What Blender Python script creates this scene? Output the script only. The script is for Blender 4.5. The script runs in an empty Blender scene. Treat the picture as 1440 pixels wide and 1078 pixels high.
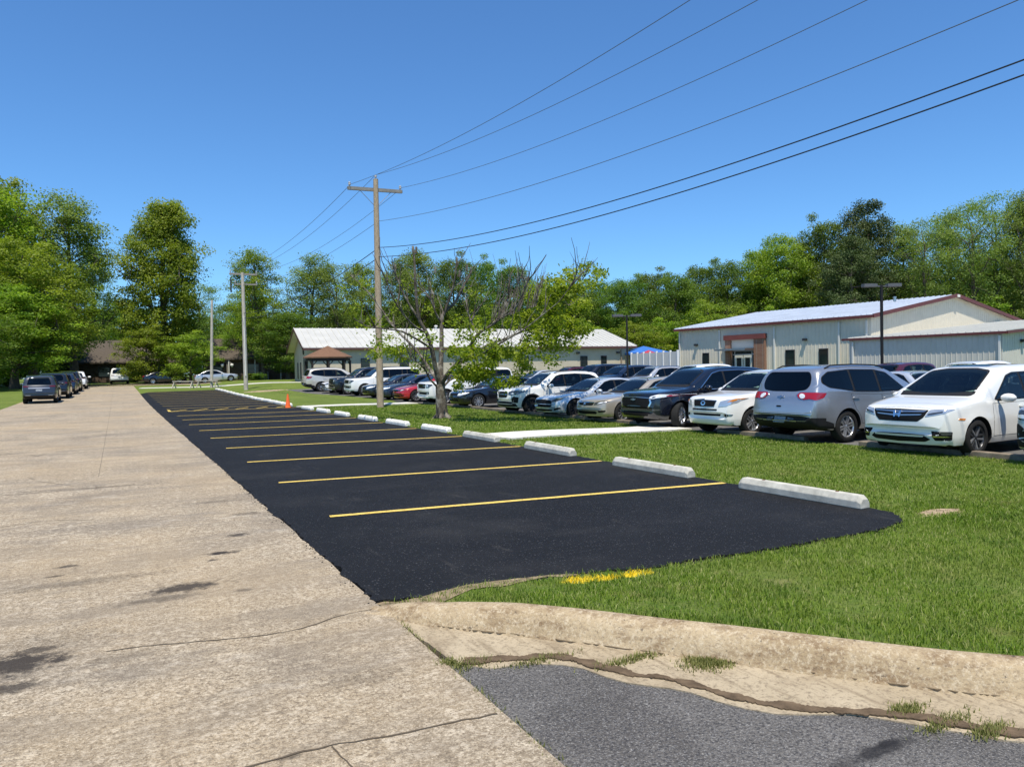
import bpy, bmesh, math, random
import numpy as np
from math import sin, cos, pi, radians, sqrt, atan2, exp
from mathutils import Vector, Matrix, noise as mnoise
from mathutils.bvhtree import BVHTree
from mathutils.geometry import delaunay_2d_cdt

SC = bpy.context.scene
COL = SC.collection
random.seed(7)

# ------------------------------------------------------------------ camera frame
FPX, HY, YAW, CAMH, ROLL = 1044.1, 519.84, radians(28.03), 1.638, radians(-1.03)
PIT = math.atan((539 - HY) / FPX)
R0 = Vector((cos(YAW), -sin(YAW), 0))
FW = Vector((sin(YAW) * cos(PIT), cos(YAW) * cos(PIT), -sin(PIT)))
D0 = -R0.cross(FW)
RC = R0 * cos(ROLL) - D0 * sin(ROLL)
DC = R0 * sin(ROLL) + D0 * cos(ROLL)
EYE = Vector((0, 0, CAMH))

def ray(px, py):
    return FW + RC * ((px - 720) / FPX) + DC * ((py - 539) / FPX)
def at(px, py, d):
    """world point seen in direction px,py of the photo at forward distance d"""
    return EYE + ray(px, py) * d
def flat(px, py, z=0.0):
    r = ray(px, py)
    return EYE + r * ((z - CAMH) / r.z)

# ------------------------------------------------------------------ terrain
def sstep(a, b, x):
    t = np.clip((x - a) / (b - a), 0, 1)
    return t * t * (3 - 2 * t)
DIP = 0.17
def rescale(x, y):
    """ground points were first read off with the car park 0.27 m down; move them along their line of sight"""
    w = float(sstep(8.2, 14.5, np.array(x)) * (1 - sstep(24, 50, np.array(y)))); b = tz(x, y) + DIP * w
    return (CAMH - b + DIP * w) / (CAMH - b + .27 * w)
def terrain(X, Y):
    X = np.asarray(X, float); Y = np.asarray(Y, float)
    base = np.minimum(0.9, 0.0145 * np.log1p(np.exp((Y - 44) / 6.0)) * 6.0)
    dip = -DIP * sstep(8.2, 14.5, X) * (1 - sstep(24, 50, Y)) * (1 - sstep(20, 34, X))
    rise = 0.72 * sstep(35, 48, X) * (1 - sstep(45, 80, Y) * 0.9) + .33 * sstep(7, 14, X) * sstep(54, 66, Y)
    return np.minimum(base + rise, 0.95) + dip
def tz(x, y): return float(terrain(x, y))
def hit(px, py, dz=0.0):
    r = ray(px, py)
    t = 2.0
    while t < 400:
        p = EYE + r * t
        if p.z <= tz(p.x, p.y) + dz:
            a, b = t - 0.5, t
            for _ in range(24):
                m = (a + b) / 2; p = EYE + r * m
                if p.z <= tz(p.x, p.y) + dz: b = m
                else: a = m
            return EYE + r * b
        t += 0.5
    return EYE + r * 400

# ------------------------------------------------------------------ naming
def tag(o, label=None, cat=None, group=None, kind=None):
    if label: o['label'] = label
    if cat: o['category'] = cat
    if group: o['group'] = group
    if kind: o['kind'] = kind
    return o
def empty(name, loc=(0, 0, 0), rz=0.0, label=None, cat=None, group=None):
    o = bpy.data.objects.new(name, None); COL.objects.link(o)
    o.location = loc; o.rotation_euler = (0, 0, rz); o.empty_display_size = .3
    return tag(o, label, cat, group)
def kids(o): return [c for c in COL.objects if c.parent == o]
def link(name, me, parent=None, mats=()):
    for m in mats: me.materials.append(m)
    o = bpy.data.objects.new(name, me); COL.objects.link(o)
    if parent: o.parent = parent
    return o

# ------------------------------------------------------------------ mesh builder
class MB:
    def __init__(s): s.v = []; s.f = []; s.m = []; s.sm = []
    def add(s, vs, fs, mi=0, smooth=False):
        b = len(s.v); s.v += [tuple(v) for v in vs]
        for f in fs: s.f.append([i + b for i in f]); s.m.append(mi); s.sm.append(smooth)
        return s
    def box(s, c, d, mi=0, rz=0.0, M=None, taper=1.0):
        x, y, z = d[0] / 2, d[1] / 2, d[2] / 2
        vs = []
        for sz in (-1, 1):
            k = 1 if sz < 0 else taper
            for sx, sy in ((-1, -1), (1, -1), (1, 1), (-1, 1)):
                p = Vector((sx * x * k, sy * y * k, sz * z))
                if M: p = M @ p
                if rz: p = Matrix.Rotation(rz, 3, 'Z') @ p
                vs.append(p + Vector(c))
        s.add(vs, [(3, 2, 1, 0), (4, 5, 6, 7), (0, 1, 5, 4), (1, 2, 6, 5), (2, 3, 7, 6), (3, 0, 4, 7)], mi)
        return s
    def bar(s, a, b, w, h=None, mi=0):
        a = Vector(a); b = Vector(b); h = h or w
        t = (b - a).normalized(); up = Vector((0, 0, 1)) if abs(t.z) < .95 else Vector((1, 0, 0))
        x = t.cross(up).normalized(); y = x.cross(t).normalized()
        vs = []
        for p in (a, b):
            for i, j in ((-1, -1), (1, -1), (1, 1), (-1, 1)): vs.append(p + x * (i * w / 2) + y * (j * h / 2))
        s.add(vs, [(0, 1, 2, 3), (7, 6, 5, 4), (1, 0, 4, 5), (2, 1, 5, 6), (3, 2, 6, 7), (0, 3, 7, 4)], mi)
        return s
    def tube(s, pts, rad, n=8, mi=0, smooth=True, cap=True):
        pts = [Vector(p) for p in pts]; k = len(pts)
        if not hasattr(rad, '__len__'): rad = [rad] * k
        vs = []; prev = None
        for i, p in enumerate(pts):
            t = (pts[min(i + 1, k - 1)] - pts[max(i - 1, 0)]).normalized()
            if prev is None:
                u = Vector((1, 0, 0)) if abs(t.x) < .9 else Vector((0, 1, 0)); x = t.cross(u).normalized()
            else:
                x = prev - t * prev.dot(t)
                if x.length < 1e-5: x = t.cross(Vector((.3, .5, .8)))
                x.normalize()
            prev = x; y = t.cross(x)
            for j in range(n):
                a = 2 * pi * j / n; vs.append(p + (x * cos(a) + y * sin(a)) * rad[i])
        fs = [(i * n + j, i * n + (j + 1) % n, (i + 1) * n + (j + 1) % n, (i + 1) * n + j) for i in range(k - 1) for j in range(n)]
        s.add(vs, fs, mi, smooth)
        if cap:
            b = len(s.v) - len(vs)
            s.f.append([b + j for j in range(n)][::-1]); s.m.append(mi); s.sm.append(False)
            s.f.append([b + (k - 1) * n + j for j in range(n)]); s.m.append(mi); s.sm.append(False)
        return s
    def lathe(s, prof, n=24, mi=0, c=(0, 0, 0), axis='Z', smooth=True):
        """prof: list of (r, h)"""
        vs = []; k = len(prof)
        for r, h in prof:
            for j in range(n):
                a = 2 * pi * j / n
                if axis == 'Z': p = (r * cos(a), r * sin(a), h)
                else: p = (r * cos(a), h, r * sin(a))
                vs.append((p[0] + c[0], p[1] + c[1], p[2] + c[2]))
        fl = []
        for i in range(k - 1):
            for j in range(n):
                q = (i * n + j, i * n + (j + 1) % n, (i + 1) * n + (j + 1) % n, (i + 1) * n + j)
                fl.append(q if axis == 'Z' else q[::-1])
        return s.add(vs, fl, mi, smooth)
    def prism(s, poly, a, b, mi=0):
        """poly list of 3D points (flat) extruded by vectors: from +a to +b"""
        n = len(poly); a = Vector(a); b = Vector(b)
        vs = [Vector(p) + a for p in poly] + [Vector(p) + b for p in poly]
        fs = [list(range(n))[::-1], [n + i for i in range(n)]] + [(i, (i + 1) % n, n + (i + 1) % n, n + i) for i in range(n)]
        return s.add(vs, fs, mi)
    def xf(s, M, start=0):
        for i in range(start, len(s.v)): s.v[i] = tuple(M @ Vector(s.v[i]))
        return s
    def mesh(s, name, fixn=False):
        me = bpy.data.meshes.new(name); me.from_pydata(s.v, [], s.f)
        me.polygons.foreach_set('material_index', s.m); me.polygons.foreach_set('use_smooth', s.sm)
        if fixn:
            bm = bmesh.new(); bm.from_mesh(me); bmesh.ops.recalc_face_normals(bm, faces=bm.faces); bm.to_mesh(me); bm.free()
        if any(s.sm): me.set_sharp_from_angle(angle=radians(42))
        me.update(); return me
    def build(s, name, mats, parent=None, fixn=True):
        if not isinstance(mats, (list, tuple)): mats = [mats]
        return link(name, s.mesh(name, fixn), parent, mats)

def bevel(o, w=.01, seg=2):
    bm = bmesh.new(); bm.from_mesh(o.data)
    es = [e for e in bm.edges if len(e.link_faces) == 2 and e.calc_face_angle(0) > .5]
    bmesh.ops.bevel(bm, geom=es, offset=w, segments=seg, profile=.6, affect='EDGES', clamp_overlap=True)
    bm.to_mesh(o.data); bm.free(); return o

def copy_thing(o, parent=None, swap=None):
    """copy a thing with its parts and sub-parts; swap = {material: material} gives the copy its own paint"""
    c = o.copy(); COL.objects.link(c); c.parent = parent
    if swap and c.data and any(m in swap for m in c.data.materials):
        c.data = c.data.copy()
        for i, m in enumerate(c.data.materials):
            if m in swap: c.data.materials[i] = swap[m]
    for ch in kids(o): copy_thing(ch, c, swap)
    return c

# ------------------------------------------------------------------ materials
class NT:
    def __init__(s, name):
        s.mat = bpy.data.materials.new(name); s.mat.use_nodes = True
        s.n = s.mat.node_tree.nodes; s.l = s.mat.node_tree.links
        s.b = s.n['Principled BSDF']; s.out = s.n['Material Output']
    def node(s, t, **kw):
        n = s.n.new(t)
        for k, v in kw.items(): setattr(n, k, v)
        return n
    def co(s, kind='Object', scale=None):
        t = s.node('ShaderNodeTexCoord')
        if scale is None: return t.outputs[kind]
        m = s.node('ShaderNodeMapping'); m.inputs['Scale'].default_value = scale
        s.l.new(t.outputs[kind], m.inputs[0]); return m.outputs[0]
    def pos(s, scale=(1, 1, 1), rot=(0, 0, 0)):
        g = s.node('ShaderNodeNewGeometry'); m = s.node('ShaderNodeMapping')
        m.inputs['Scale'].default_value = scale; m.inputs['Rotation'].default_value = rot
        s.l.new(g.outputs['Position'], m.inputs[0]); return m.outputs[0]
    def noise(s, vec, scale=5, det=4, rough=.55, dist=0):
        n = s.node('ShaderNodeTexNoise'); n.inputs['Scale'].default_value = scale; n.inputs['Detail'].default_value = det
        n.inputs['Roughness'].default_value = rough; n.inputs['Distortion'].default_value = dist
        s.l.new(vec, n.inputs['Vector']); return n.outputs['Fac']
    def voro(s, vec, scale=5, feat='F1', out='Distance'):
        n = s.node('ShaderNodeTexVoronoi', feature=feat); n.inputs['Scale'].default_value = scale
        s.l.new(vec, n.inputs['Vector']); return n.outputs[out]
    def ramp(s, fac, stops, interp='LINEAR'):
        r = s.node('ShaderNodeValToRGB'); r.color_ramp.interpolation = interp
        els = r.color_ramp.elements
        while len(els) < len(stops): els.new(.5)
        for e, (p, c) in zip(els, stops):
            e.position = p; e.color = (c, c, c, 1) if not hasattr(c, '__len__') else (*c[:3], 1)
        s.l.new(fac, r.inputs[0]); return r.outputs[0]
    def mix(s, fac, a, b, mode='MIX'):
        m = s.node('ShaderNodeMix', data_type='RGBA', blend_type=mode)
        for sock, v in ((m.inputs[0], fac), (m.inputs[6], a), (m.inputs[7], b)):
            if hasattr(v, 'links'): s.l.new(v, sock)
            elif hasattr(v, '__len__'): sock.default_value = (*v[:3], 1)
            else: sock.default_value = v if sock == m.inputs[0] else (v, v, v, 1)
        return m.outputs[2]
    def math(s, op, a, b=0.0):
        m = s.node('ShaderNodeMath', operation=op)
        for sock, v in ((m.inputs[0], a), (m.inputs[1], b)):
            if hasattr(v, 'links'): s.l.new(v, sock)
            else: sock.default_value = v
        return m.outputs[0]
    def bump(s, h, strength=.3, dist=.02):
        b = s.node('ShaderNodeBump'); b.inputs['Strength'].default_value = strength; b.inputs['Distance'].default_value = dist
        s.l.new(h, b.inputs['Height']); s.l.new(b.outputs[0], s.b.inputs['Normal'])
    def set(s, **kw):
        nm = dict(col='Base Color', rough='Roughness', metal='Metallic', spec='Specular IOR Level', coat='Coat Weight', coatr='Coat Roughness', trans='Transmission Weight', emit='Emission Color', es='Emission Strength', alpha='Alpha')
        for k, v in kw.items():
            i = s.b.inputs[nm[k]]
            if hasattr(v, 'links'): s.l.new(v, i)
            elif hasattr(v, '__len__'): i.default_value = (*v[:3], 1)
            else: i.default_value = v
        return s

def simple(name, col, rough=.5, metal=0., spec=.5, coat=0., var=0., vscale=3., bump=0., bscale=60.):
    t = NT(name); t.set(col=col, rough=rough, metal=metal, spec=spec, coat=coat)
    if var:
        f = t.noise(t.co('Object'), vscale, 5)
        t.set(col=t.mix(t.ramp(f, [(.3, 0), (.7, 1)]), [c * (1 - var) for c in col], [min(1, c * (1 + var)) for c in col]))
    if bump: t.bump(t.noise(t.co('Object'), bscale, 4), bump, .01)
    return t.mat
# ------------------------------------------------------------------ sky, sun, camera
def setup():
    w = bpy.data.worlds.new('World'); SC.world = w; w.use_nodes = True
    n = w.node_tree.nodes; l = w.node_tree.links
    sk = n.new('ShaderNodeTexSky'); sk.sky_type = 'NISHITA'; sk.sun_disc = False
    sd = Vector((-.165, -.345, .933)).normalized()
    sk.sun_elevation = math.asin(sd.z); sk.sun_rotation = atan2(sd.x, sd.y)
    sk.air_density = SKY[1]; sk.dust_density = SKY[2]; sk.ozone_density = SKY[3]; sk.altitude = SKY[4]
    mx = n.new('ShaderNodeMix'); mx.data_type = 'RGBA'; mx.blend_type = 'MULTIPLY'; mx.inputs[0].default_value = 1; mx.inputs[7].default_value = (*SKYT, 1)
    l.new(sk.outputs[0], mx.inputs[6]); l.new(mx.outputs[2], n['Background'].inputs[0]); n['Background'].inputs[1].default_value = SKY[0]
    ld = bpy.data.lights.new('sun', 'SUN'); ld.energy = SUN; ld.angle = radians(.53); ld.color = (1, .925, .79)
    lo = bpy.data.objects.new('sun', ld); COL.objects.link(lo)
    lo.rotation_euler = sd.to_track_quat('Z', 'Y').to_euler(); lo.location = (0, -10, 40)
    cd = bpy.data.cameras.new('camera'); cam = bpy.data.objects.new('camera', cd); COL.objects.link(cam)
    cd.sensor_fit = 'HORIZONTAL'; cd.sensor_width = 36; cd.lens = 36 * FPX / 1440; cd.clip_start = .05; cd.clip_end = 6000
    M = Matrix((RC, -DC, -FW)).transposed().to_4x4(); M.translation = EYE
    cam.matrix_world = M; SC.camera = cam
    vs = SC.view_settings; vs.view_transform = 'Standard'; vs.look = 'None'; vs.gamma = 1; vs.exposure = EXPO; vs.use_curve_mapping = False
SKYT = (.56, .87, 1.13); SKY = (.12, 1.0, .12, 4.0, 0); SUN = 4.9; EXPO = 0.34
setup()

# ------------------------------------------------------------------ ground materials
def yellow_spots(t, p):
    out = None
    for px, py, rx, ry in ((818, 819, .20, .09), (850, 816, .14, .06), (893, 808, .20, .08)):
        c = flat(px, py); m = t.node('ShaderNodeMapping'); m.inputs['Location'].default_value = (-c.x / rx, -c.y / ry, 0); m.inputs['Scale'].default_value = (1 / rx, 1 / ry, 0); t.l.new(p, m.inputs[0])
        ln = t.node('ShaderNodeVectorMath', operation='LENGTH'); t.l.new(m.outputs[0], ln.inputs[0])
        f = t.ramp(t.math('ADD', ln.outputs['Value'], t.math('MULTIPLY', t.math('SUBTRACT', t.noise(p, 14, 3), .5), 1.6)), [(.6, .95), (1.0, 0)])
        out = f if out is None else t.math('MAXIMUM', out, f)
    return out
def mat_grass_ground():
    t = NT('lawn'); p = t.pos()
    a = t.noise(p, .35, 5, .6); b = t.noise(p, 6, 5, .65); c = t.noise(p, 45, 3, .6)
    col = t.mix(t.ramp(a, [(.35, 0), (.68, 1)]), (.085, .150, .016), (.165, .225, .034))
    col = t.mix(t.ramp(b, [(.35, 0), (.75, .75)]), col, (.20, .215, .062))
    col = t.mix(t.ramp(c, [(.45, 0), (.75, .75)]), col, (.04, .07, .012))
    d = t.noise(p, 1.3, 4, .6)
    col = t.mix(t.ramp(d, [(.60, 0), (.74, .6)]), col, (.30, .25, .12))
    col = t.mix(yellow_spots(t, p), col, (.78, .58, .03))
    t.set(col=col, rough=.85, spec=.15); t.bump(t.math('ADD', t.math('MULTIPLY', c, .6), b), .9, .07); return t.mat
def mat_concrete_road():
    t = NT('aged_concrete'); p = t.pos()
    big = t.noise(p, .38, 6, .62); med = t.noise(t.pos((1, .35, 1)), 1.5, 6, .66); fine = t.noise(p, 34, 5, .72)
    agg = t.voro(p, 75); pit = t.noise(p, 120, 2, .5); mid = t.noise(p, 9, 5, .7)
    col = t.mix(t.ramp(big, [(.3, 0), (.7, 1)]), (.285, .222, .145), (.40, .325, .228))
    col = t.mix(t.ramp(med, [(.44, 0), (.62, .75)]), col, (.235, .195, .145))
    col = t.mix(t.ramp(mid, [(.5, 0), (.68, .7)]), col, (.64, .56, .43))
    col = t.mix(t.ramp(fine, [(.38, .8), (.53, 0)]), col, (.13, .10, .068))
    sp2 = t.noise(p, 62, 3, .8)
    col = t.mix(t.ramp(sp2, [(.54, 0), (.64, .75)]), col, (.66, .58, .45))
    col = t.mix(t.ramp(sp2, [(.36, .9), (.43, 0)]), col, (.11, .09, .068))
    wx = t.noise(t.pos((.55, 1.7, 1), (0, 0, .5)), .9, 6, .72)
    col = t.mix(t.ramp(wx, [(.47, 0), (.58, .78)]), col, (.20, .168, .13))
    wy = t.noise(t.pos((.7, 1.3, 1), (0, 0, -.3)), 1.3, 6, .75)
    col = t.mix(t.ramp(wy, [(.58, 0), (.72, .55)]), col, (.55, .50, .42))
    wz = t.noise(p, .23, 4, .6)
    col = t.mix(t.ramp(wz, [(.45, 0), (.65, .5)]), col, (.43, .325, .195))
    col = t.mix(t.ramp(agg, [(.08, .5), (.35, 0)]), col, (.56, .48, .36))
    col = t.mix(t.ramp(pit, [(.30, .9), (.42, 0)]), col, (.07, .055, .04))
    # slab joints across the road and one along it
    sx = t.node('ShaderNodeSeparateXYZ'); t.l.new(t.pos(), sx.inputs[0])
    wob = t.math('MULTIPLY', t.math('SUBTRACT', t.noise(p, 2.5, 4), .5), .05)
    yy = t.math('ADD', t.math('ADD', sx.outputs[1], t.math('MULTIPLY', sx.outputs[0], -.62)), wob)
    def joint(v, period, off, wdt):
        m = t.math('ABSOLUTE', t.math('SUBTRACT', t.math('MODULO', t.math('ADD', v, off + 400 * period), period), period / 2))
        return t.ramp(t.math('DIVIDE', m, wdt), [(.45, 1), (1, 0)])
    brk = t.ramp(t.noise(p, 1.1, 3), [(.38, 0), (.5, 1)])
    j = t.math('MULTIPLY', joint(yy, 5.2, .64, .006), t.math('MULTIPLY', brk, .0))
    j2 = t.math('MULTIPLY', joint(sx.outputs[0], 3.4, .3 + 1.7, .006), t.ramp(sx.outputs[1], [(.0, 0), (1, 1)]))
    far = t.math('GREATER_THAN', sx.outputs[1], 14.0); j = t.math('MAXIMUM', j, t.math('MULTIPLY', t.math('MULTIPLY', j2, far), .4))
    # hairline cracks
    m12 = t.noise(p, 17, 6, .8); msk = t.ramp(t.noise(p, .75, 5, .65), [(.38, .15), (.62, 1)]); msk2 = t.ramp(t.noise(t.pos((1, 1, 1), (0, 0, .6)), .9, 5, .65), [(.42, .1), (.62, 1)])
    col = t.mix(t.math('MULTIPLY', t.ramp(m12, [(.50, 0), (.62, .6)]), msk), col, (.56, .49, .385)); col = t.mix(t.math('MULTIPLY', t.ramp(m12, [(.38, .75), (.49, 0)]), msk2), col, (.15, .12, .088))
    cr = t.voro(t.mix(.12, t.pos((.33, .33, .33)), t.node('ShaderNodeTexNoise').outputs['Color']), .8, 'DISTANCE_TO_EDGE')
    crk = t.math('MULTIPLY', t.ramp(cr, [(.0, .9), (.006, 0)]), t.ramp(t.noise(p, .5, 2), [(.58, 0), (.64, .7)]))
    col = t.mix(t.math('MAXIMUM', j, crk), col, (.055, .045, .032))
    # oil drips and tyre smudges with places of their own
    st = None
    d2 = t.mix(.2, p, t.node('ShaderNodeTexNoise').outputs['Color'])
    nz = t.math('MULTIPLY', t.math('SUBTRACT', t.noise(p, 11, 6, .75), .5), 2.6)
    for (x, y, rx, ry, k) in STAINS:
        m = t.node('ShaderNodeMapping'); m.inputs['Location'].default_value = (-x / rx, -y / ry, 0); m.inputs['Scale'].default_value = (1 / rx, 1 / ry, 0)
        g = t.node('ShaderNodeNewGeometry'); t.l.new(g.outputs['Position'], m.inputs[0])
        ln = t.node('ShaderNodeVectorMath', operation='LENGTH'); t.l.new(m.outputs[0], ln.inputs[0])
        f = t.ramp(t.math('ADD', ln.outputs['Value'], nz), [(.45, k), (1.0, 0)])
        st = f if st is None else t.math('MAXIMUM', st, f)
    col = t.mix(st, col, (.040, .033, .028))
    t.set(col=col, rough=.9, spec=.2)
    h = t.math('ADD', t.math('MULTIPLY', agg, .5), fine); h = t.math('SUBTRACT', h, t.math('MULTIPLY', j, 2))
    t.bump(h, .75, .012); return t.mat
_st = [(313, 777, .17, .075, 1), (300, 787, .06, .04, .8), (334, 752, .13, .09, .85), (342, 829, .08, .06, .5), (95, 796, .12, .06, .8), (76, 810, .09, .04, .7),
       (258, 826, .30, .15, .9), (225, 842, .34, .10, .5), (345, 722, .22, .12, .5), (15, 935, .34, .24, .95), (48, 915, .16, .10, .8), (8, 968, .2, .10, .8), (175, 922, .25, .12, .28), (60, 905, .5, .25, .22), (120, 818, .8, .12, .35), (520, 950, .3, .12, .25), (410, 1062, .08, .03, .6), (110, 688, 1.6, .10, .38), (305, 705, .5, .1, .35)]
STAINS = [(flat(px, py).x, flat(px, py).y, rx, ry, k) for px, py, rx, ry, k in _st]
def mat_new_asphalt():
    t = NT('fresh_asphalt'); p = t.pos()
    f = t.noise(p, 90, 3, .7); v = t.voro(p, 95); b = t.noise(p, .9, 5, .6)
    col = t.mix(t.ramp(b, [(.3, 0), (.75, 1)]), (.0060, .0060, .0068), (.0115, .0115, .0125))
    tr = t.noise(t.pos((.5, 3.0, 1)), 1.1, 3)
    col = t.mix(t.ramp(tr, [(.55, 0), (.75, .25)]), col, (.028, .028, .031))
    cell = t.voro(p, 95, 'F1', 'Color')
    sp = t.node('ShaderNodeSeparateColor'); t.l.new(cell, sp.inputs[0])
    col = t.mix(t.ramp(sp.outputs[0], [(.965, 0), (.985, .6)]), col, (.10, .10, .105))
    du = t.noise(p, .45, 5, .65)
    col = t.mix(t.ramp(du, [(.52, 0), (.74, .4)]), col, (.042, .040, .038))
    sc = t.noise(t.pos((2.2, .5, 1), (0, 0, .25)), 1.6, 4, .7)
    col = t.mix(t.ramp(sc, [(.62, 0), (.72, .35)]), col, (.06, .056, .05))
    t.set(col=col, rough=t.ramp(f, [(.3, .62), (.7, .85)]), spec=.22)
    t.bump(t.math('ADD', v, f), .8, .010); return t.mat
def mat_old_asphalt():
    t = NT('weathered_asphalt'); p = t.pos()
    b = t.noise(p, 1.2, 6, .62); f = t.noise(p, 60, 5, .75); v = t.voro(p, 75)
    col = t.mix(t.ramp(b, [(.35, 0), (.68, 1)]), (.095, .088, .080), (.185, .174, .160))
    col = t.mix(t.ramp(f, [(.40, .9), (.55, 0)]), col, (.035, .035, .038))
    s2 = t.noise(p, 105, 3, .8)
    col = t.mix(t.ramp(s2, [(.55, 0), (.68, .8)]), col, (.40, .39, .37))
    col = t.mix(t.ramp(v, [(.1, .55), (.35, 0)]), col, (.24, .24, .245))
    wet = flat(1230, 1052); wet2 = flat(830, 975)
    for c, rx, ry in ((wet, .26, .06), (flat(1245, 1040), .10, .03)):
        m = t.node('ShaderNodeMapping'); m.inputs['Location'].default_value = (-c.x / rx, -c.y / ry, 0); m.inputs['Scale'].default_value = (1 / rx, 1 / ry, 0)
        t.l.new(p, m.inputs[0])
        ln = t.node('ShaderNodeVectorMath', operation='LENGTH'); t.l.new(m.outputs[0], ln.inputs[0])
        nz = t.math('MULTIPLY', t.math('SUBTRACT', t.noise(p, 9, 4), .5), 1.2)
        col = t.mix(t.ramp(t.math('ADD', ln.outputs['Value'], nz), [(.5, .85), (1, 0)]), col, (.016, .0155, .017))
    t.set(col=col, rough=.9, spec=.25); t.bump(t.math('ADD', v, f), .8, .01); return t.mat
def mat_kerb():
    t = NT('kerb_concrete'); p = t.pos()
    a = t.noise(p, 1.3, 5, .6); f = t.noise(p, 60, 4, .7); st = t.noise(t.pos((1, 1, 3)), 5, 6, .7)
    col = t.mix(t.ramp(a, [(.3, 0), (.7, 1)]), (.31, .235, .14), (.44, .35, .225))
    col = t.mix(t.ramp(st, [(.48, 0), (.64, .8)]), col, (.16, .10, .052))
    s4 = t.noise(p, 38, 5, .8); col = t.mix(t.ramp(s4, [(.50, 0), (.62, .7)]), col, (.55, .47, .34))
    s3 = t.noise(p, 22, 4, .7); col = t.mix(t.ramp(s3, [(.30, .85), (.38, 0)]), col, (.06, .05, .04))
    col = t.mix(t.ramp(f, [(.3, .6), (.5, 0)]), col, (.15, .11, .08))
    t.set(col=col, rough=.9, spec=.2); t.bump(f, .5, .01); return t.mat
def mat_gutter():
    t = NT('gutter_concrete'); p = t.pos()
    a = t.noise(p, 1.1, 6, .66); f = t.noise(p, 45, 5, .75); st = t.noise(t.pos((1, 1, 1), (0, 0, .85)), 2.6, 6, .68); mg = t.noise(t.pos((9, 1.1, 1), (0, 0, -.72)), 1.6, 4, .6)
    col = t.mix(t.ramp(a, [(.3, 0), (.7, 1)]), (.35, .285, .19), (.465, .39, .275))
    col = t.mix(t.ramp(st, [(.5, 0), (.66, .6)]), col, (.24, .185, .12))
    col = t.mix(t.ramp(mg, [(.52, 0), (.64, .45)]), col, (.145, .105, .065))
    col = t.mix(t.ramp(f, [(.34, .7), (.5, 0)]), col, (.13, .10, .07))
    t.set(col=col, rough=.92, spec=.2); t.bump(f, .6, .012); return t.mat
M_LAWN = mat_grass_ground(); M_ROAD = mat_concrete_road(); M_NEWASP = mat_new_asphalt(); M_OLDASP = mat_old_asphalt(); M_KERB = mat_kerb(); M_GUT = mat_gutter()
def mat_yellow():
    t = NT('yellow_paint'); p = t.pos(); f = t.noise(p, 40, 4, .7); g = t.noise(p, 5, 3)
    col = t.mix(t.ramp(f, [(.33, .9), (.46, 0)]), t.mix(g, (.62, .43, .075), (.74, .55, .16)), (.05, .045, .03))
    t.set(col=col, rough=.8, spec=.25); t.bump(f, .5, .006); return t.mat
M_YEL = mat_yellow()
M_WHITECON = simple('pale_concrete', (.60, .58, .52), .85, var=.13, vscale=4, bump=.3, bscale=40, spec=.2)
M_STOP = simple('wheel_stop_concrete', (.46, .445, .385), .85, var=.26, vscale=6, bump=.35, bscale=70, spec=.2)
M_STOPW = simple('painted_wheel_stop', (.70, .685, .62), .8, var=.2, vscale=7, bump=.3, bscale=40, spec=.2)
M_CARPARK = simple('car_park_asphalt', (.115, .112, .108), .9, var=.2, vscale=2, bump=.4, bscale=60, spec=.2)
M_TIMBER = simple('kerb_weathered', (.20, .165, .125), .9, var=.35, vscale=5, bump=.5, bscale=35, spec=.15)
M_SOIL = simple('bare_soil', (.33, .25, .165), .95, var=.5, vscale=9, bump=.8, bscale=25, spec=.1)

# ------------------------------------------------------------------ plan shapes
KT = [tuple(flat(px, py, z)[:2]) for px, py, z in ((528, 851, 0), (560, 846.5, .035), (590, 844, .075), (640, 843, .12), (711.7, 844, .145), (807, 852.6, .15), (935, 867, .15), (1031, 877, .15), (1159, 892, .15), (1319, 910, .15), (1440, 920, .15))] + [(4.55, 1.58), (5.2, 1.2), (6.0, .95), (7.3, .8), (9, .74), (30, .74)]
GUT = [(1.60, 3.82), (1.78, 3.70), (1.97, 3.63), (2.17, 3.49), (2.30, 3.16), (2.52, 2.90), (2.68, 2.58), (2.90, 2.37), (3.14, 2.17), (3.44, 1.78), (3.85, 1.40), (4.4, .98), (5.1, .58), (6, .28), (7.2, .1), (9, 0), (30, 0)]
def smooth_line(P, n=8):
    P = [Vector((*p[:2], 0)) for p in P]; out = []
    for i in range(len(P) - 1):
        a, b, c, d = P[max(i - 1, 0)], P[i], P[i + 1], P[min(i + 2, len(P) - 1)]
        for k in range(n):
            t = k / n
            out.append(.5 * ((2 * b) + (c - a) * t + (2 * a - 5 * b + 4 * c - d) * t * t + (3 * b - a - 3 * c + d) * t ** 3))
    out.append(P[-1]); return out
KTS = smooth_line(KT)
def kerb_sd(X, Y):
    """distance to the kerb back line, positive on the lawn side"""
    X = np.asarray(X, float); Y = np.asarray(Y, float); best = np.full(X.shape, 1e9); sg = np.ones(X.shape)
    for a, b in zip(KTS[:-1], KTS[1:]):
        dx, dy = b.x - a.x, b.y - a.y; L2 = dx * dx + dy * dy + 1e-12
        t = np.clip(((X - a.x) * dx + (Y - a.y) * dy) / L2, 0, 1)
        ex, ey = X - a.x - t * dx, Y - a.y - t * dy; d = ex * ex + ey * ey
        m = d < best; best = np.where(m, d, best); sg = np.where(m, np.sign(dx * ey - dy * ex), sg)
    return np.sqrt(best) * sg
LOT_NEAR = [(1.60, 5.14), (2.03, 5.03), (2.63, 5.06), (3.18, 5.00), (3.76, 4.85), (4.42, 4.82), (5.14, 4.78), (6.07, 4.76), (6.6, 4.74), (7.13, 4.86), (7.42, 5.12), (7.50, 5.5)]
LOT_FAR_Y = 69.0
XE = 1.59
def lot_x(Y): return 7.52 + .12 * sstep(8, 16, Y) - .0 * Y
CP_X = 15.1
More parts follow.
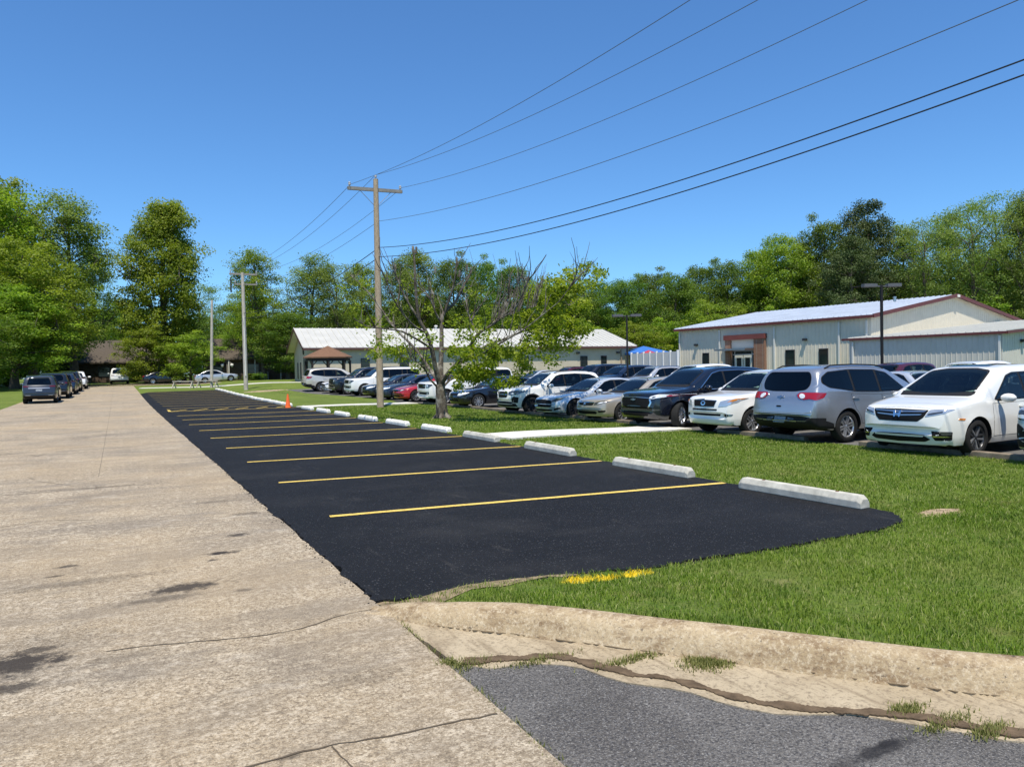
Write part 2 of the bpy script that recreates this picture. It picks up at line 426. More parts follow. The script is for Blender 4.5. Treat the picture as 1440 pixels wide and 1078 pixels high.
def cpx(Y): return 14.35 + .25 * sstep(14, 22, Y) - 0.85 * sstep(30, 46, Y) - 2.0 * sstep(44, 62, Y)

def ground_z(X, Y):
    X = np.asarray(X, float); Y = np.asarray(Y, float)
    z = terrain(X, Y)
    sd = kerb_sd(X, Y)
    near = (X > 1.2) & (Y < 9)
    z = z + np.where(near & (sd > 0), .125 * np.exp(-np.maximum(sd - .1, 0) / .55) * sstep(1.75, 2.4, X), 0)
    z = np.where((sd < -.02) & (X > 1.4) & (Y < 5.0), z - .12, z)
    und = np.maximum(sstep(-5.5, -5.2, X) * (1 - sstep(XE - .06, XE + .02, X)) * (Y < 89), 0)
    ly = np.interp(X, [p[0] for p in LOT_NEAR], [p[1] for p in LOT_NEAR])
    lot = (1 - sstep(7.38, 7.5, X)) * (X > XE - .05) * sstep(0.02, .12, Y - ly) * (Y < LOT_FAR_Y)
    inl = np.maximum(und, lot)
    lip = (X > XE) * np.exp(-np.abs(Y - ly) / .25) * (Y < 6) * (X < 8) * .02
    cp = sstep(.05, .45, X - cpx(Y)) * (X < 48.9) * (Y > -1) * (Y < 60.6)
    return z - .07 * np.maximum(inl, cp) - lip * (1 - inl)
def gz(x, y): return float(ground_z(np.array([x]), np.array([y]))[0])

def build_ground():
    def lines(segs):
        out = []
        for a, b, st in segs: out += list(np.arange(a, b, st))
        return np.array(out + [segs[-1][1]])
    xs = lines([(-1500, -300, 200), (-300, -60, 20), (-60, -8, 2), (-8, 0, .5), (0, 9, .09), (9, 24, .25), (24, 60, 1), (60, 200, 7), (200, 500, 50), (500, 2000, 250)])
    ys = lines([(-200, -20, 30), (-20, 0, 2), (0, 8, .09), (8, 40, .4), (40, 120, 1.2), (120, 300, 15), (300, 2500, 220)])
    X, Y = np.meshgrid(xs, ys); Z = ground_z(X, Y)
    nx, ny = len(xs), len(ys)
    co = np.stack([X, Y, Z], -1).reshape(-1, 3)
    i = np.arange(nx * ny).reshape(ny, nx)
    f = np.stack([i[:-1, :-1], i[:-1, 1:], i[1:, 1:], i[1:, :-1]], -1).reshape(-1, 4)
    o = np_mesh('ground', co, f, [M_LAWN]); tag(o, kind='structure')
    o.data.polygons.foreach_set('use_smooth', [True] * len(o.data.polygons)); return o
def np_mesh(name, co, f, mats, smooth=False):
    me = bpy.data.meshes.new(name); k = f.shape[1]
    me.vertices.add(len(co)); me.vertices.foreach_set('co', np.ascontiguousarray(co, dtype=np.float32).ravel())
    me.loops.add(f.size); me.loops.foreach_set('vertex_index', np.ascontiguousarray(f, dtype=np.int32).ravel())
    me.polygons.add(len(f)); me.polygons.foreach_set('loop_start', np.arange(0, f.size, k, dtype=np.int32))
    me.polygons.foreach_set('loop_total', np.full(len(f), k, dtype=np.int32))
    if smooth: me.polygons.foreach_set('use_smooth', np.ones(len(f), dtype=bool))
    me.update(calc_edges=True); me.validate()
    return link(name, me, None, mats)

def drape(name, poly, mats, dz=0.0, grid=1.0, skirt=.08, parent=None, zf=None, jit=0.0, seed=0, step=None):
    """a flat-lying area with its own thickness that follows the terrain"""
    rnd = random.Random(seed); zf = zf or tz
    pts = []
    n = len(poly)
    for i in range(n):
        a = Vector(poly[i]); b = Vector(poly[(i + 1) % n]); L = (b - a).length; st = step or grid
        k = max(1, int(L / st)); nr = Vector((-(b - a).y, (b - a).x)).normalized() if L else Vector((0, 0))
        for j in range(k):
            p = a + (b - a) * (j / k)
            if jit: p = p + nr * (rnd.gauss(0, jit) + jit * 1.6 * mnoise.noise((p.x * 2.2, p.y * 2.2, seed)))
            pts.append(p)
    nb = len(pts)
    xs = [p.x for p in pts]; ys = [p.y for p in pts]
    gx = np.arange(min(xs), max(xs), grid); gy = np.arange(min(ys), max(ys), grid)
    ins = []
    px = np.array(xs); py = np.array(ys); qx = np.roll(px, -1); qy = np.roll(py, -1)
    for x in gx:
        for y in gy:
            c = ((py > y) != (qy > y)) & (x < (qx - px) * (y - py) / (qy - py + 1e-12) + px)
            if c.sum() % 2: ins.append(Vector((x, y)))
    vs, es, fs, *_ = delaunay_2d_cdt(pts + ins, [(i, (i + 1) % nb) for i in range(nb)], [list(range(nb))], 1, 1e-5)
    m = MB(); V = [(v.x, v.y, zf(v.x, v.y) + dz) for v in vs]
    m.add(V, fs, 0, False)
    if skirt:
        cnt = {}
        for f in fs:
            for i in range(len(f)):
                a, b = f[i], f[(i + 1) % len(f)]; cnt[(a, b)] = 1
        bd = [(a, b) for (a, b) in cnt if (b, a) not in cnt]
        for a, b in bd:
            pa, pb = Vector(V[a]), Vector(V[b]); dn = Vector((0, 0, skirt))
            m.add([pa, pa - dn, pb - dn, pb], [(0, 1, 2, 3)])
    o = m.build(name, mats, parent, fixn=False)
    return o

def crumbs():
    rs = np.random.RandomState(8); V = []; F = []
    xs = [p[0] for p in LOT_NEAR]; ys = [p[1] for p in LOT_NEAR]
    def stone(x, y, z, r):
        b = len(V); a0 = rs.uniform(0, 6.28); k = 5
        for i in range(k): a = a0 + i * 2 * pi / k; q = r * rs.uniform(.7, 1.2); V.append((x + cos(a) * q, y + sin(a) * q, z))
        V.append((x + rs.normal(0, r * .2), y + rs.normal(0, r * .2), z + r * rs.uniform(.5, 1.0)))
        F.extend([(b + i, b + (i + 1) % k, b + k) for i in range(k)])
    for _ in range(1500):
        x = rs.uniform(1.7, 7.1); y = float(np.interp(x, xs, ys)) + rs.normal(-.02, .045); r = rs.uniform(.003, .012) * (1.5 if rs.rand() < .1 else 1); stone(x, y, max(gz(x, y), tz(x, y) - .03 if y > np.interp(x, xs, ys) else -1) + .0, r)
    for _ in range(220):
        y = rs.uniform(5, 14); stone(1.57 + rs.normal(0, .035), y, .002, rs.uniform(.003, .009))
    o = np_mesh('asphalt_crumbs', np.array(V), np.array(F), [M_NEWASP]); tag(o, 'loose black asphalt crumbs along the ragged lot edge', 'gravel', kind='stuff')
def build_setting():
    build_ground()
    # concrete road with its far apron
    road = [(-5.25, -14), (XE, -14)] + [(XE, y) for y in (0, 5, 20, 40, 60, 80, 88)] + [(13, 89.5), (13, 101), (-9, 101), (-9, 92), (-5.25, 86), (-5.25, 60), (-5.25, 30)]
    o = drape('road', road, [M_ROAD], 0.0, 1.5, .1, jit=.006, step=.35); tag(o, kind='structure'); roadob = o
    # fresh parking lot
    lot = list(LOT_NEAR) + [(float(lot_x(y)), y) for y in (6, 9, 14, 20, 30, 40, 50, 60, LOT_FAR_Y)] + [(2.3, LOT_FAR_Y - 1.6), (1.62, LOT_FAR_Y - 5)] + [(XE + .002, y) for y in (60, 45, 30, 20, 12, 7)]
    o = drape('parking_lot', lot, [M_NEWASP], .004, .8, .12, jit=.016, seed=3, step=.07); tag(o, kind='structure')
    lotob = o
    crumbs()
    # painted stall lines: parts of the lot
    s = 3.05; rnd = random.Random(5)
    def line(x0, y0, x1, y1, w=.10, z=.0095):
        m = MB(); L = sqrt((x1 - x0) ** 2 + (y1 - y0) ** 2); k = max(2, int(L / .25)); tx, ty = (x1 - x0) / L, (y1 - y0) / L
        vs = []
        for i in range(k + 1):
            x = x0 + (x1 - x0) * i / k; y = y0 + (y1 - y0) * i / k; wb = .012 * mnoise.noise((x * .9, y * 3, 1)) + .01 * mnoise.noise((x * 4, y, 2))
            ww = w / 2 * (1 + .12 * mnoise.noise((x * 3, y, 7)))
            for sg in (-1, 1): xx, yy = x - ty * (sg * ww + wb), y + tx * (sg * ww + wb); vs.append((xx, yy, tz(xx, yy) + z))
        m.add(vs, [(2 * i, 2 * i + 2, 2 * i + 3, 2 * i + 1) for i in range(k)])
        return m.build('painted_line', M_YEL, lotob, fixn=False)
    for k in range(20):
        y0 = 8.43 + k * s + (.9 if k > 8 else 0)
        if y0 > LOT_FAR_Y - 1.5: break
        line(2.10 + rnd.uniform(-.02, .02), y0, 7.46 + .1 * sstep(8, 16, y0), y0 - .68 * (1 if k < 4 else .8), .105)
    yb = 8.43 + 8 * s + 3.95    # hatched aisle
    for q in range(6):
        x = 2.15 + q * .92; line(x, yb + .05, x + .75, yb + 1.35, .10, .0115)
    line(2.10, yb, 2.10, yb + 1.5, .12, .0125)
    line(2.10, yb - .0, 7.5, yb - .5, .12, .0085)
    # kerb: swept profile
    m = MB(); P = KTS; rows = []
    for i, p in enumerate(P):
        t = (P[min(i + 1, len(P) - 1)] - P[max(i - 1, 0)]).normalized(); nr = Vector((t.y, -t.x, 0)) * -1   # lawn side
        h = float(np.interp(p.x, [1.60, 1.70, 1.80, 1.98, 2.25, 2.5], [.004, .035, .075, .12, .145, .15])) if p.y > 3.6 else .15
        w = .30
        prof = [(.03, -.12), (.0, h - .012), (-.025, h + .002), (-.07, h + .001), (-.105, h - .010), (-.13, h - .035), (-.150, h * .55), (-.168, h * .25), (-.180, .0), (-.188, -.012), (-.20, -.06)]
        if nr.y < 0 and nr.x < 0: nr = -nr
        rows.append([(p.x + nr.x * a * (w / .30), p.y + nr.y * a * (w / .30), z) for a, z in prof])
    k = len(rows[0]); m.add([v for r in rows for v in r], [(i * k + j, (i + 1) * k + j, (i + 1) * k + j + 1, i * k + j + 1) for i in range(len(rows) - 1) for j in range(k - 1)], 0, True)
    m.add(rows[0], [list(range(k))])
    o = m.build('kerb', M_KERB); tag(o, kind='structure')
    # gutter pan
    inn = [Vector((p.x, p.y, 0)) for p in KTS]; gl = smooth_line(GUT)
    poly = [(XE + .004, 4.74)] + [(p.x - .06, p.y - .10) for p in KTS[6::4]][0:] + [(30, 0)] + [(p.x + .02 * sin(p.x * 9), p.y + .02 * sin(p.x * 13)) for p in gl[::-3]]
    o = drape('gutter', poly, [M_GUT], 0, .3, .05, zf=lambda x, y: -.010 + .005 * mnoise.noise((x * 1.4, y * 1.4, 3)) * float(sstep(1.6, 1.9, x)), jit=.006, step=.12); tag(o, kind='structure')
    # old side street
    st = [(XE + .004, -14), (40, -14), (40, .25), (30, .1)] + [(p.x - .02, p.y + .12) for p in gl[::-4]] + [(XE + .004, 3.95)]
    o = drape('side_street', st, [M_OLDASP], 0, .5, .05, zf=lambda x, y: -.014 - .012 * max(0, min(1, (2.4 - y) / 3)) + .003 * mnoise.noise((x * .8, y * .8, 9)), jit=.012, step=.15, seed=4); tag(o, kind='structure')
    # dirt seam where gutter meets street
    gs = [p for p in gl if p.x < 8]
    def ribbon(name, pts, wa, wb, mat, zc, seed):
        L = []; R = []
        for i, p in enumerate(pts):
            t = (pts[min(i + 1, len(pts) - 1)] - pts[max(i - 1, 0)]).normalized(); n = Vector((-t.y, t.x, 0))
            for lst, sg in ((L, 1), (R, -1)):
                w = wa + wb * (mnoise.noise((p.x * 2.3, p.y * 2.3, seed + sg)) + .7 * mnoise.noise((p.x * 9, p.y * 9, seed + sg * 3)))
                q = p + n * sg * max(.004, w); lst.append((q.x, q.y))
        return tag(drape(name, R + L[::-1], [mat], 0, .05, .006, zf=lambda x, y: zc + .004 * mnoise.noise((x * 9, y * 9, 0)), step=.03, jit=.004), kind='structure')
    kerb_shade = simple('kerb_shade', (.15, .115, .075), .95, var=.4, vscale=12, bump=.8, bscale=50, spec=.1)  # dark colour for the painted shade at the kerb foot
    fine = smooth_line([(p.x, p.y) for p in gs], 4)
    up = [p + Vector((.035, .065, 0)) * (1 + .6 * mnoise.noise((p.x * 1.5, p.y * 1.5, 7))) for p in fine if p.x > 1.66]
    ribbon('dirt_seam', up, .030, .050, simple('damp_silt', (.115, .082, .052), .9, var=.4, vscale=12, bump=.8, bscale=50, spec=.15), .000, 1)
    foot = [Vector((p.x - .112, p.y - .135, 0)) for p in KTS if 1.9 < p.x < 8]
    ribbon('kerb_shade_line', smooth_line([(p.x, p.y) for p in foot], 3), .006, .022, kerb_shade, .002, 9)  # shade line under the kerb face, laid in as a dark strip
    edge = [Vector((p[0], p[1], 0)) for p in LOT_NEAR if p[0] < 3.5]; edge = smooth_line([(p.x, p.y) for p in edge], 6)
    L_ = []; R_ = []
    for p in edge:
        fall = max(.0, 1 - (p.x - 1.6) / 2.0); w = .02 + .19 * fall * (1 + 1.3 * mnoise.noise((p.x * 2.6, 0, 4))) + .05 * mnoise.noise((p.x * 11, 2, 0)); L_.append((p.x, p.y + .02)); w = max(w, .40 * (1 - (p.x - 1.6) / .95)); R_.append((p.x + .02, p.y - max(.01, w) * (1 if p.x > 1.72 else .4)))
    tag(drape('soil', R_ + L_[::-1], [simple('dry_soil', (.235, .185, .115), .95, var=.45, vscale=9, bump=.8, bscale=40, spec=.1)], .006, .06, .0, zf=lambda x, y: gz(x, y) + .006 * mnoise.noise((x * 12, y * 12, 0)), step=.04), kind='structure')
    crk_m = simple('crack_dirt', (.105, .083, .06), .95, spec=.1)
    for k, (pts, w) in enumerate((([(150, 915), (240, 905), (336, 897), (420, 885), (470, 868), (523, 857)], .0045), ([(340, 1080), (368, 1073), (470, 1048), (600, 1025), (700, 1004)], .0055), ([(30, 692), (90, 688), (165, 683), (230, 676)], .007), ([(0, 742), (60, 733), (130, 731)], .005), ([(470, 1048), (500, 1080)], .003), ([(0, 640), (120, 628), (235, 618)], .009))):
        L = [flat(px, py) for px, py in pts]; q = smooth_line([(p.x, p.y) for p in L], 14); A = []; B = []
        for i, p in enumerate(q):
            t = (q[min(i + 1, len(q) - 1)] - q[max(i - 1, 0)]).normalized(); n = Vector((-t.y, t.x, 0)); wob = .018 * mnoise.noise((p.x * 3, p.y * 3, k)) + .010 * mnoise.noise((p.x * 14, p.y * 14, k)); ww = w * (1 + .8 * mnoise.noise((p.x * 6, p.y * 6, k + 5)))
            a = p + n * (wob + max(.001, ww)); b = p + n * (wob - max(.001, ww)); A.append((a.x, a.y)); B.append((b.x, b.y))
        m = MB(); nq = len(q); m.add([(x, y, tz(x, y) + .0035) for x, y in B + A], [(i, i + 1, nq + i + 1, nq + i) for i in range(nq - 1)]); m.build('crack', crk_m, roadob, fixn=False)
    # car park beyond the lawn
    cp = [(float(cpx(y)) + .12, y) for y in (-2, 3, 8, 14, 18, 22, 28, 34, 40, 46, 52, 57, 60.4)] + [(49, 60.4), (49, -2)]
    o = drape('car_park', cp, [M_CARPARK], -.004, 1.0, .05); tag(o, kind='structure')
    # walks
    def walk(name, pts, w, dz=.05, mat=M_WHITECON):
        L = []; R = []
        for i, p in enumerate(pts):
            a = Vector(pts[max(i - 1, 0)]); b = Vector(pts[min(i + 1, len(pts) - 1)]); t = (b - a).normalized(); n = Vector((-t.y, t.x)) * (w / 2)
            L.append((p[0] + n.x, p[1] + n.y)); R.append((p[0] - n.x, p[1] - n.y))
        o = drape(name, R + L[::-1], [mat], dz, .5, .25, zf=lambda x, y: gz(x, y)); tag(o, kind='structure'); return o
    walk('path', [(7.95, 16.0), (10, 16.35), (12.3, 16.75), (14.4, 17.1)], 1.5)
    walk('path', [(7.8, 36.0), (11, 36.9), (13.9, 37.5)], 1.2)
    walk('path', [(2, 79.0), (9, 77.5), (14, 75.2), (21, 72), (24, 71), (32, 70.5)], 1.6)
    walk('path', [(21, 72.4), (19.5, 78), (21, 83)], 1.6)
    # bare soil patches
    for cx, cy, rx, ry in ((7.92, 4.96, .50, .22), (10.2, 60.5, 2.2, 1.3)):
        poly = [(cx + rx * cos(a) * (1 + .55 * mnoise.noise((cos(a) * 1.6, sin(a) * 1.6, cx)) + .22 * mnoise.noise((cos(a) * 6, sin(a) * 6, cx))), cy + ry * sin(a) * (1 + .55 * mnoise.noise((cos(a) * 1.6, sin(a) * 1.6, cy)) + .22 * mnoise.noise((cos(a) * 6, sin(a) * 6, cy)))) for a in [2 * pi * i / 40 for i in range(40)]]
        o = drape('soil', poly, [M_SOIL], .03, min(.1, rx / 4), .0, zf=lambda x, y: gz(x, y) + .025 * max(0, 1 - ((x - cx) / rx) ** 2 - ((y - cy) / ry) ** 2) * (1 + mnoise.noise((x * 9, y * 9, 0))) - .042); tag(o, kind='structure')
build_setting()

# ------------------------------------------------------------------ wheel stops and kerb stones of the car park
M_PIN = simple('rusty_pin', (.13, .06, .03), .8)
def wheel_stop(name, mat, L=1.83):
    m = MB(); w, h = .085, .145; prof = [(-w, 0), (-w, h * .55), (-w * .55, h), (w * .55, h), (w, h * .55), (w, 0)]
    xs = [-L / 2, -L / 2 + .05, L / 2 - .05, L / 2]; sc = [.72, 1, 1, .72]
    vs = []
    for x, k in zip(xs, sc): vs += [(p[0] * (.9 if k < 1 else 1), x, p[1] * k) for p in prof]
    n = 6; fs = [(i * n + j, i * n + (j + 1) % n, (i + 1) * n + (j + 1) % n, (i + 1) * n + j) for i in range(3) for j in range(n)] + [list(range(n))[::-1], [3 * n + j for j in range(n)]]
    m.add(vs, fs); o = m.build(name, mat); bevel(o, .008, 2)
    for sy in (-.55, .55): q = MB(); q.lathe([(.022, h - .01), (.022, h + .004), (.008, h + .009), (.001, h + .009)], 12, c=(0, sy, 0)); q.build('steel_pin', M_PIN, o)
    return o
def build_stops():
    rnd = random.Random(2)
    base = wheel_stop('wheel_stop', M_STOP); basew = wheel_stop('wheel_stop', M_STOPW)
    used = set()
    def put(b, x, y, rz, label, grp):
        o = b if b not in used else copy_thing(b)
        used.add(b); o.location = (x, y, tz(x, y) + .004); o.rotation_euler = (0, 0, rz); tag(o, label, 'wheel stop', grp)
    near = [(7.40, 6.42, 'pale concrete wheel stop nearest the camera, beside the corner of the black lot'), (7.41, 9.30, 'pale concrete wheel stop second nearest, between the first two yellow lines'),
            (7.52, 12.62, 'pale concrete wheel stop just in front of the white walk end'), (7.62, 15.95, 'pale wheel stop whose end touches the white walk'),
            (7.72, 19.0, 'off-white wheel stop right before the bare-limbed tree, nearer than the chipped ones'), (7.66, 22.0, 'off-white chipped wheel stop left of the tree trunk'),
            (7.60, 24.9, 'off-white chipped wheel stop two past the tree trunk'), (7.60, 28.2, 'stained off-white wheel stop beside the utility pole base'), (7.62, 31.2, 'off-white wheel stop left of the utility pole, near the second white walk'), (7.60, 34.0, 'off-white wheel stop just this side of the orange cone')]
    for k, (x, y, lab) in enumerate(near): put(base if k < 4 else basew, x, y, rnd.uniform(-.02, .02), lab, 'wheel stops along the right edge of the black lot')
    y = 38.6; k = 0
    while y < 68.4:
        x = 7.62 + rnd.uniform(-.05, .05); put(basew, x, y, rnd.uniform(-.03, .03), 'white wheel stop in the close run beyond the orange cone', 'wheel stops in the close far run'); y += 1.98
    # kerb timbers of the car park
    ys = [(-1.0, 2.0), (2.06, 5.0), (5.08, 8.45), (8.52, 10.75), (12.2, 15.1), (17.75, 21.2), (21.25, 24.6), (24.66, 28.0), (28.1, 31.4), (31.45, 34.6), (34.7, 36.7)]
    labs = {}
    for k, (a, b) in enumerate(ys):
        xa, xb = float(cpx(a)), float(cpx(b)); m = MB(); L = sqrt((b - a) ** 2 + (xb - xa) ** 2)
        m.box((0, 0, -.02), (.17, L, .27)); o = m.build('kerb_stone', M_TIMBER); bevel(o, .02, 2)
        cx, cy = (xa + xb) / 2, (a + b) / 2; o.location = (cx, cy, tz(cx, cy)); o.rotation_euler = (math.atan2(tz(xb, b) - tz(xa, a), b - a), 0, -atan2(xb - xa, b - a))
        tag(o, 'low brown weathered kerb stone along the lawn edge before the parked cars', 'kerb stone', 'kerb stones in front of the parked cars')
build_stops()
# ------------------------------------------------------------------ cars
def paint(name, col, flake=0.0, rough=.28, refl=None):
    t = NT(name); p = t.co('Object'); n = t.noise(p, 1.7, 3)
    t.set(col=t.mix(n, [c * .93 for c in col], [min(1, c * 1.05) for c in col]), rough=rough, metal=flake, coat=1.0, coatr=.04, spec=.5)
    d = t.noise(t.pos((1, 1, 1)), 260, 2)
    t.bump(d, .02, .001); return t.mat
P_BASE = paint('paint_base', (.5, .5, .5))
PAINTS = dict(
    pearl=paint('pearl_white_paint', (.74, .735, .69)), white=paint('white_paint', (.78, .78, .76)), silver=paint('silver_paint', (.47, .48, .495), .8, .34),
    champagne=paint('champagne_paint', (.47, .42, .34), .5, .32), navy=paint('navy_paint', (.0045, .006, .013), .05, .25), black=paint('black_paint', (.006, .0065, .009), 0, .22),
    bluegrey=paint('blue_grey_paint', (.034, .039, .048), .4, .3), red=paint('red_paint', (.42, .012, .018), .15, .25), maroon=paint('maroon_paint', (.075, .008, .012), .2, .25),
    dkblue=paint('dark_blue_paint', (.012, .022, .05), .2, .25), ice=paint('ice_silver_paint', (.56, .60, .65), .4, .26), beige=paint('beige_paint', (.60, .56, .49), .35, .32), greysil=paint('light_silver_paint', (.52, .53, .54), .5, .3))
def mat_glass():
    t = NT('car_glass'); t.set(col=(.008, .014, .016), rough=.02, spec=.5); return t.mat
def mat_pane(name, tint):
    t = NT(name); tr = t.node('ShaderNodeBsdfTransparent'); tr.inputs[0].default_value = (*tint, 1); gl = t.node('ShaderNodeBsdfGlossy'); gl.inputs['Roughness'].default_value = .02
    fr = t.node('ShaderNodeFresnel'); fr.inputs[0].default_value = 1.5; mx = t.node('ShaderNodeMixShader'); t.l.new(fr.outputs[0], mx.inputs[0]); t.l.new(tr.outputs[0], mx.inputs[1]); t.l.new(gl.outputs[0], mx.inputs[2]); t.l.new(mx.outputs[0], t.out.inputs[0]); return t.mat
M_GLASS = mat_pane('side_glass', (.42, .50, .48)); M_SCREEN = mat_pane('windscreen_glass', (.40, .52, .50)); M_TINT = mat_pane('tinted_glass', (.07, .075, .09))
M_ROOFG = NT('sunroof_glass').set(col=(.008, .012, .014), rough=.03, spec=.5).mat
M_CABIN = simple('cabin_trim', (.030, .030, .032), .8, spec=.2, var=.2, vscale=4); M_SEAT = simple('seat_fabric', (.11, .105, .10), .85, var=.25, vscale=5); M_SEATL = simple('light_seat_leather', (.30, .275, .235), .6, var=.15, vscale=5)
M_BLK = simple('black_plastic', (.012, .012, .013), .65, spec=.25)
M_GRIL = simple('dark_grille', (.006, .006, .007), .65, spec=.2)
M_CHROME = simple('chrome', (.75, .76, .78), .12, metal=1.)
M_DULLCH = simple('satin_metal', (.48, .49, .50), .35, metal=1.)
M_LAMP = NT('headlamp_lens').set(col=(.55, .58, .61), rough=.08, metal=.55, coat=1., coatr=.02).mat
M_LAMPD = NT('smoked_lens').set(col=(.07, .075, .08), rough=.08, metal=.3, coat=1., coatr=.02).mat
M_LAMPW = NT('bright_lens').set(col=(.82, .84, .85), rough=.15, metal=.2, coat=1., coatr=.02).mat
M_RED = NT('red_lens').set(col=(.30, .006, .012), rough=.1, coat=1., coatr=.03).mat
M_REDD = NT('dark_red_lens').set(col=(.10, .004, .008), rough=.15, coat=.6).mat
M_AMB = NT('amber_lens').set(col=(.62, .22, .03), rough=.15, coat=1.).mat
M_TYRE = simple('tyre_rubber', (.018, .018, .018), .85, spec=.2, var=.3, vscale=8)
M_ALLOY = simple('alloy_rim', (.62, .63, .65), .28, metal=.85)
M_ALLOYD = simple('dark_alloy', (.06, .062, .068), .35, metal=.6)
M_HUB = simple('wheel_recess', (.012, .012, .012), .7)
M_PLATE = simple('plate_face', (.22, .25, .29), .5, var=.4, vscale=14)
M_SEAM = simple('panel_gap', (.006, .006, .007), .8, spec=.1)

def lerp_curve(pts, smooth=0.0):
    xs = [p[0] for p in pts]; ys = [p[1] for p in pts]
    def f(x):
        if smooth:
            return sum(np.interp(x + d * smooth, xs, ys) for d in (-1, -.5, 0, .5, 1)) / 5
        return float(np.interp(x, xs, ys))
    return f

def body_mesh(S):
    L, W = S['L'], S['W'] / 2
    top0 = lerp_curve(S['top']); top = lambda x: float(top0(x) if x < .12 or x > L - .25 else .25 * (top0(x - .05) + 2 * top0(x) + top0(x + .05)))
    bot = lerp_curve(S['bot']); belt = lerp_curve(S['belt'], .1); plan = lerp_curve(S['plan'])
    xs = [0, .012, .03, .055, .085, .12, .17, .23, .30] + list(np.arange(.36, L - .5, .055)) + [L - d for d in (.46, .40, .34, .28, .23, .18, .14, .10, .07, .045, .022, 0)]
    xs = sorted(set(round(float(x), 4) for x in xs)); H = S['H']; tum = S.get('tumble', .36)
    NS, NU = 11, 17
    rows = []
    for x in xs:
        zt, zb, w, bl = top(x), bot(x), plan(x) * W, belt(x)
        zb = min(zb, zt - .08)
        zs = min(bl, zt - min(.07, .35 * (zt - zb)))
        gh = zt - zs
        pts = [(0, zb), (w * .5, zb), (w * .88, zb), (w * .945, zb + min(.03, .2 * (zs - zb)))]
        cl = S.get('clad', .36); z1 = min(max(cl, zb + .05), zb + .5 * (zs - zb))
        for k in range(NS):
            t = k / (NS - 1); z = z1 + (zs - z1) * t; u = (z - zb) / max(.01, (bl - zb)); u = min(1, max(0, u))
            yy = w * (.962 + .038 * sin(pi * min(1, u * .95 + .02)) ** .8 - .012 * u)
            cr = S.get('crease', .62)
            yy += .010 * exp(-((u - cr) / .05) ** 2) * (1 if .5 < x < L - .4 else 0)
            for xw in (S['xf'], S['xr']):      # swollen wheel arches
                dd = sqrt((x - xw) ** 2 + (z - S['r']) ** 2); R = S['r'] + .06
                yy += S.get('flare', .018) * exp(-((dd - R) / .10) ** 2)
            pts.append((yy, z))
        y0 = pts[-1][0]; yb = w * .955 - tum * gh * .82
        ctrl = [(y0, zs), (min(y0 - .012, w * .955), zs + gh * .10), (w * .955 - tum * gh * .45 , zs + gh * .48), (yb, zs + gh * .80), (yb - .055 - .05 * gh, zs + gh * .935), (yb * .74, zs + gh * .985), (yb * .4, zs + gh * .997), (0, zt)]
        if gh < .2: ctrl = [(y0, zs), (y0 - .015, zs + gh * .3), (w * .90, zs + gh * .62), (w * .80, zs + gh * .8), (w * .66, zs + gh * .88), (w * .45, zs + gh * .95), (w * .22, zs + gh * .99), (0, zt)]
        # even sampling along the control line
        P = [Vector((a, b, 0)) for a, b in ctrl]; P = smooth_line2(P, 4)
        for k in range(1, NU + 1):
            q = P[min(len(P) - 1, int(round(k / NU * (len(P) - 1))))]; pts.append((max(0, q.x), min(q.y, zt)))
        pts[-1] = (0, zt)
        row = []
        for y, z in pts:
            bw = S['bowf'] * (y / W) ** 2.2 * exp(-(x / .55)) - S['bowr'] * (y / W) ** 2.2 * exp(-((L - x) / .5))
            row.append((x + bw, y, z))
        rows.append(row)
    N = len(rows[0]); vs = []
    for r in rows:
        vs += r + [(a, -b, c) for a, b, c in r[-2:0:-1]]
    R = 2 * N - 2
    fs = [(i * R + j, i * R + (j + 1) % R, (i + 1) * R + (j + 1) % R, (i + 1) * R + j) for i in range(len(rows) - 1) for j in range(R)]
    n = len(rows)
    for b, flip in ((0, True), ((n - 1) * R, False)):      # caps as strips between mirrored points
        for j in range(N - 1):
            a, c = b + j, b + j + 1; a2 = b + (R - j) % R; c2 = b + (R - j - 1) % R
            q = [i for i in dict.fromkeys((a, c, c2, a2))]
            if len(q) >= 3: fs.append(q[::-1] if flip else q)
    # x runs back from the nose: turn so that the car faces +X
    V = [(L / 2 - a, -b, c) for a, b, c in vs]
    me = bpy.data.meshes.new('body'); me.from_pydata(V, [], [list(f) for f in fs])
    bm = bmesh.new(); bm.from_mesh(me); bmesh.ops.remove_doubles(bm, verts=bm.verts, dist=.0008); bmesh.ops.recalc_face_normals(bm, faces=bm.faces)
    for f in bm.faces: f.smooth = True
    bm.to_mesh(me); bm.free(); me.update()
    bvh = BVHTree.FromPolygons([v.co.copy() for v in me.vertices], [list(p.vertices) for p in me.polygons])
    return me, bvh
def smooth_line2(P, n):
    out = []
    for i in range(len(P) - 1):
        a, b, c, d = P[max(i - 1, 0)], P[i], P[i + 1], P[min(i + 2, len(P) - 1)]
        for k in range(n):
            t = k / n
            out.append(.5 * ((2 * b) + (c - a) * t + (2 * a - 5 * b + 4 * c - d) * t * t + (3 * b - a - 3 * c + d) * t ** 3))
    out.append(P[-1]); return out

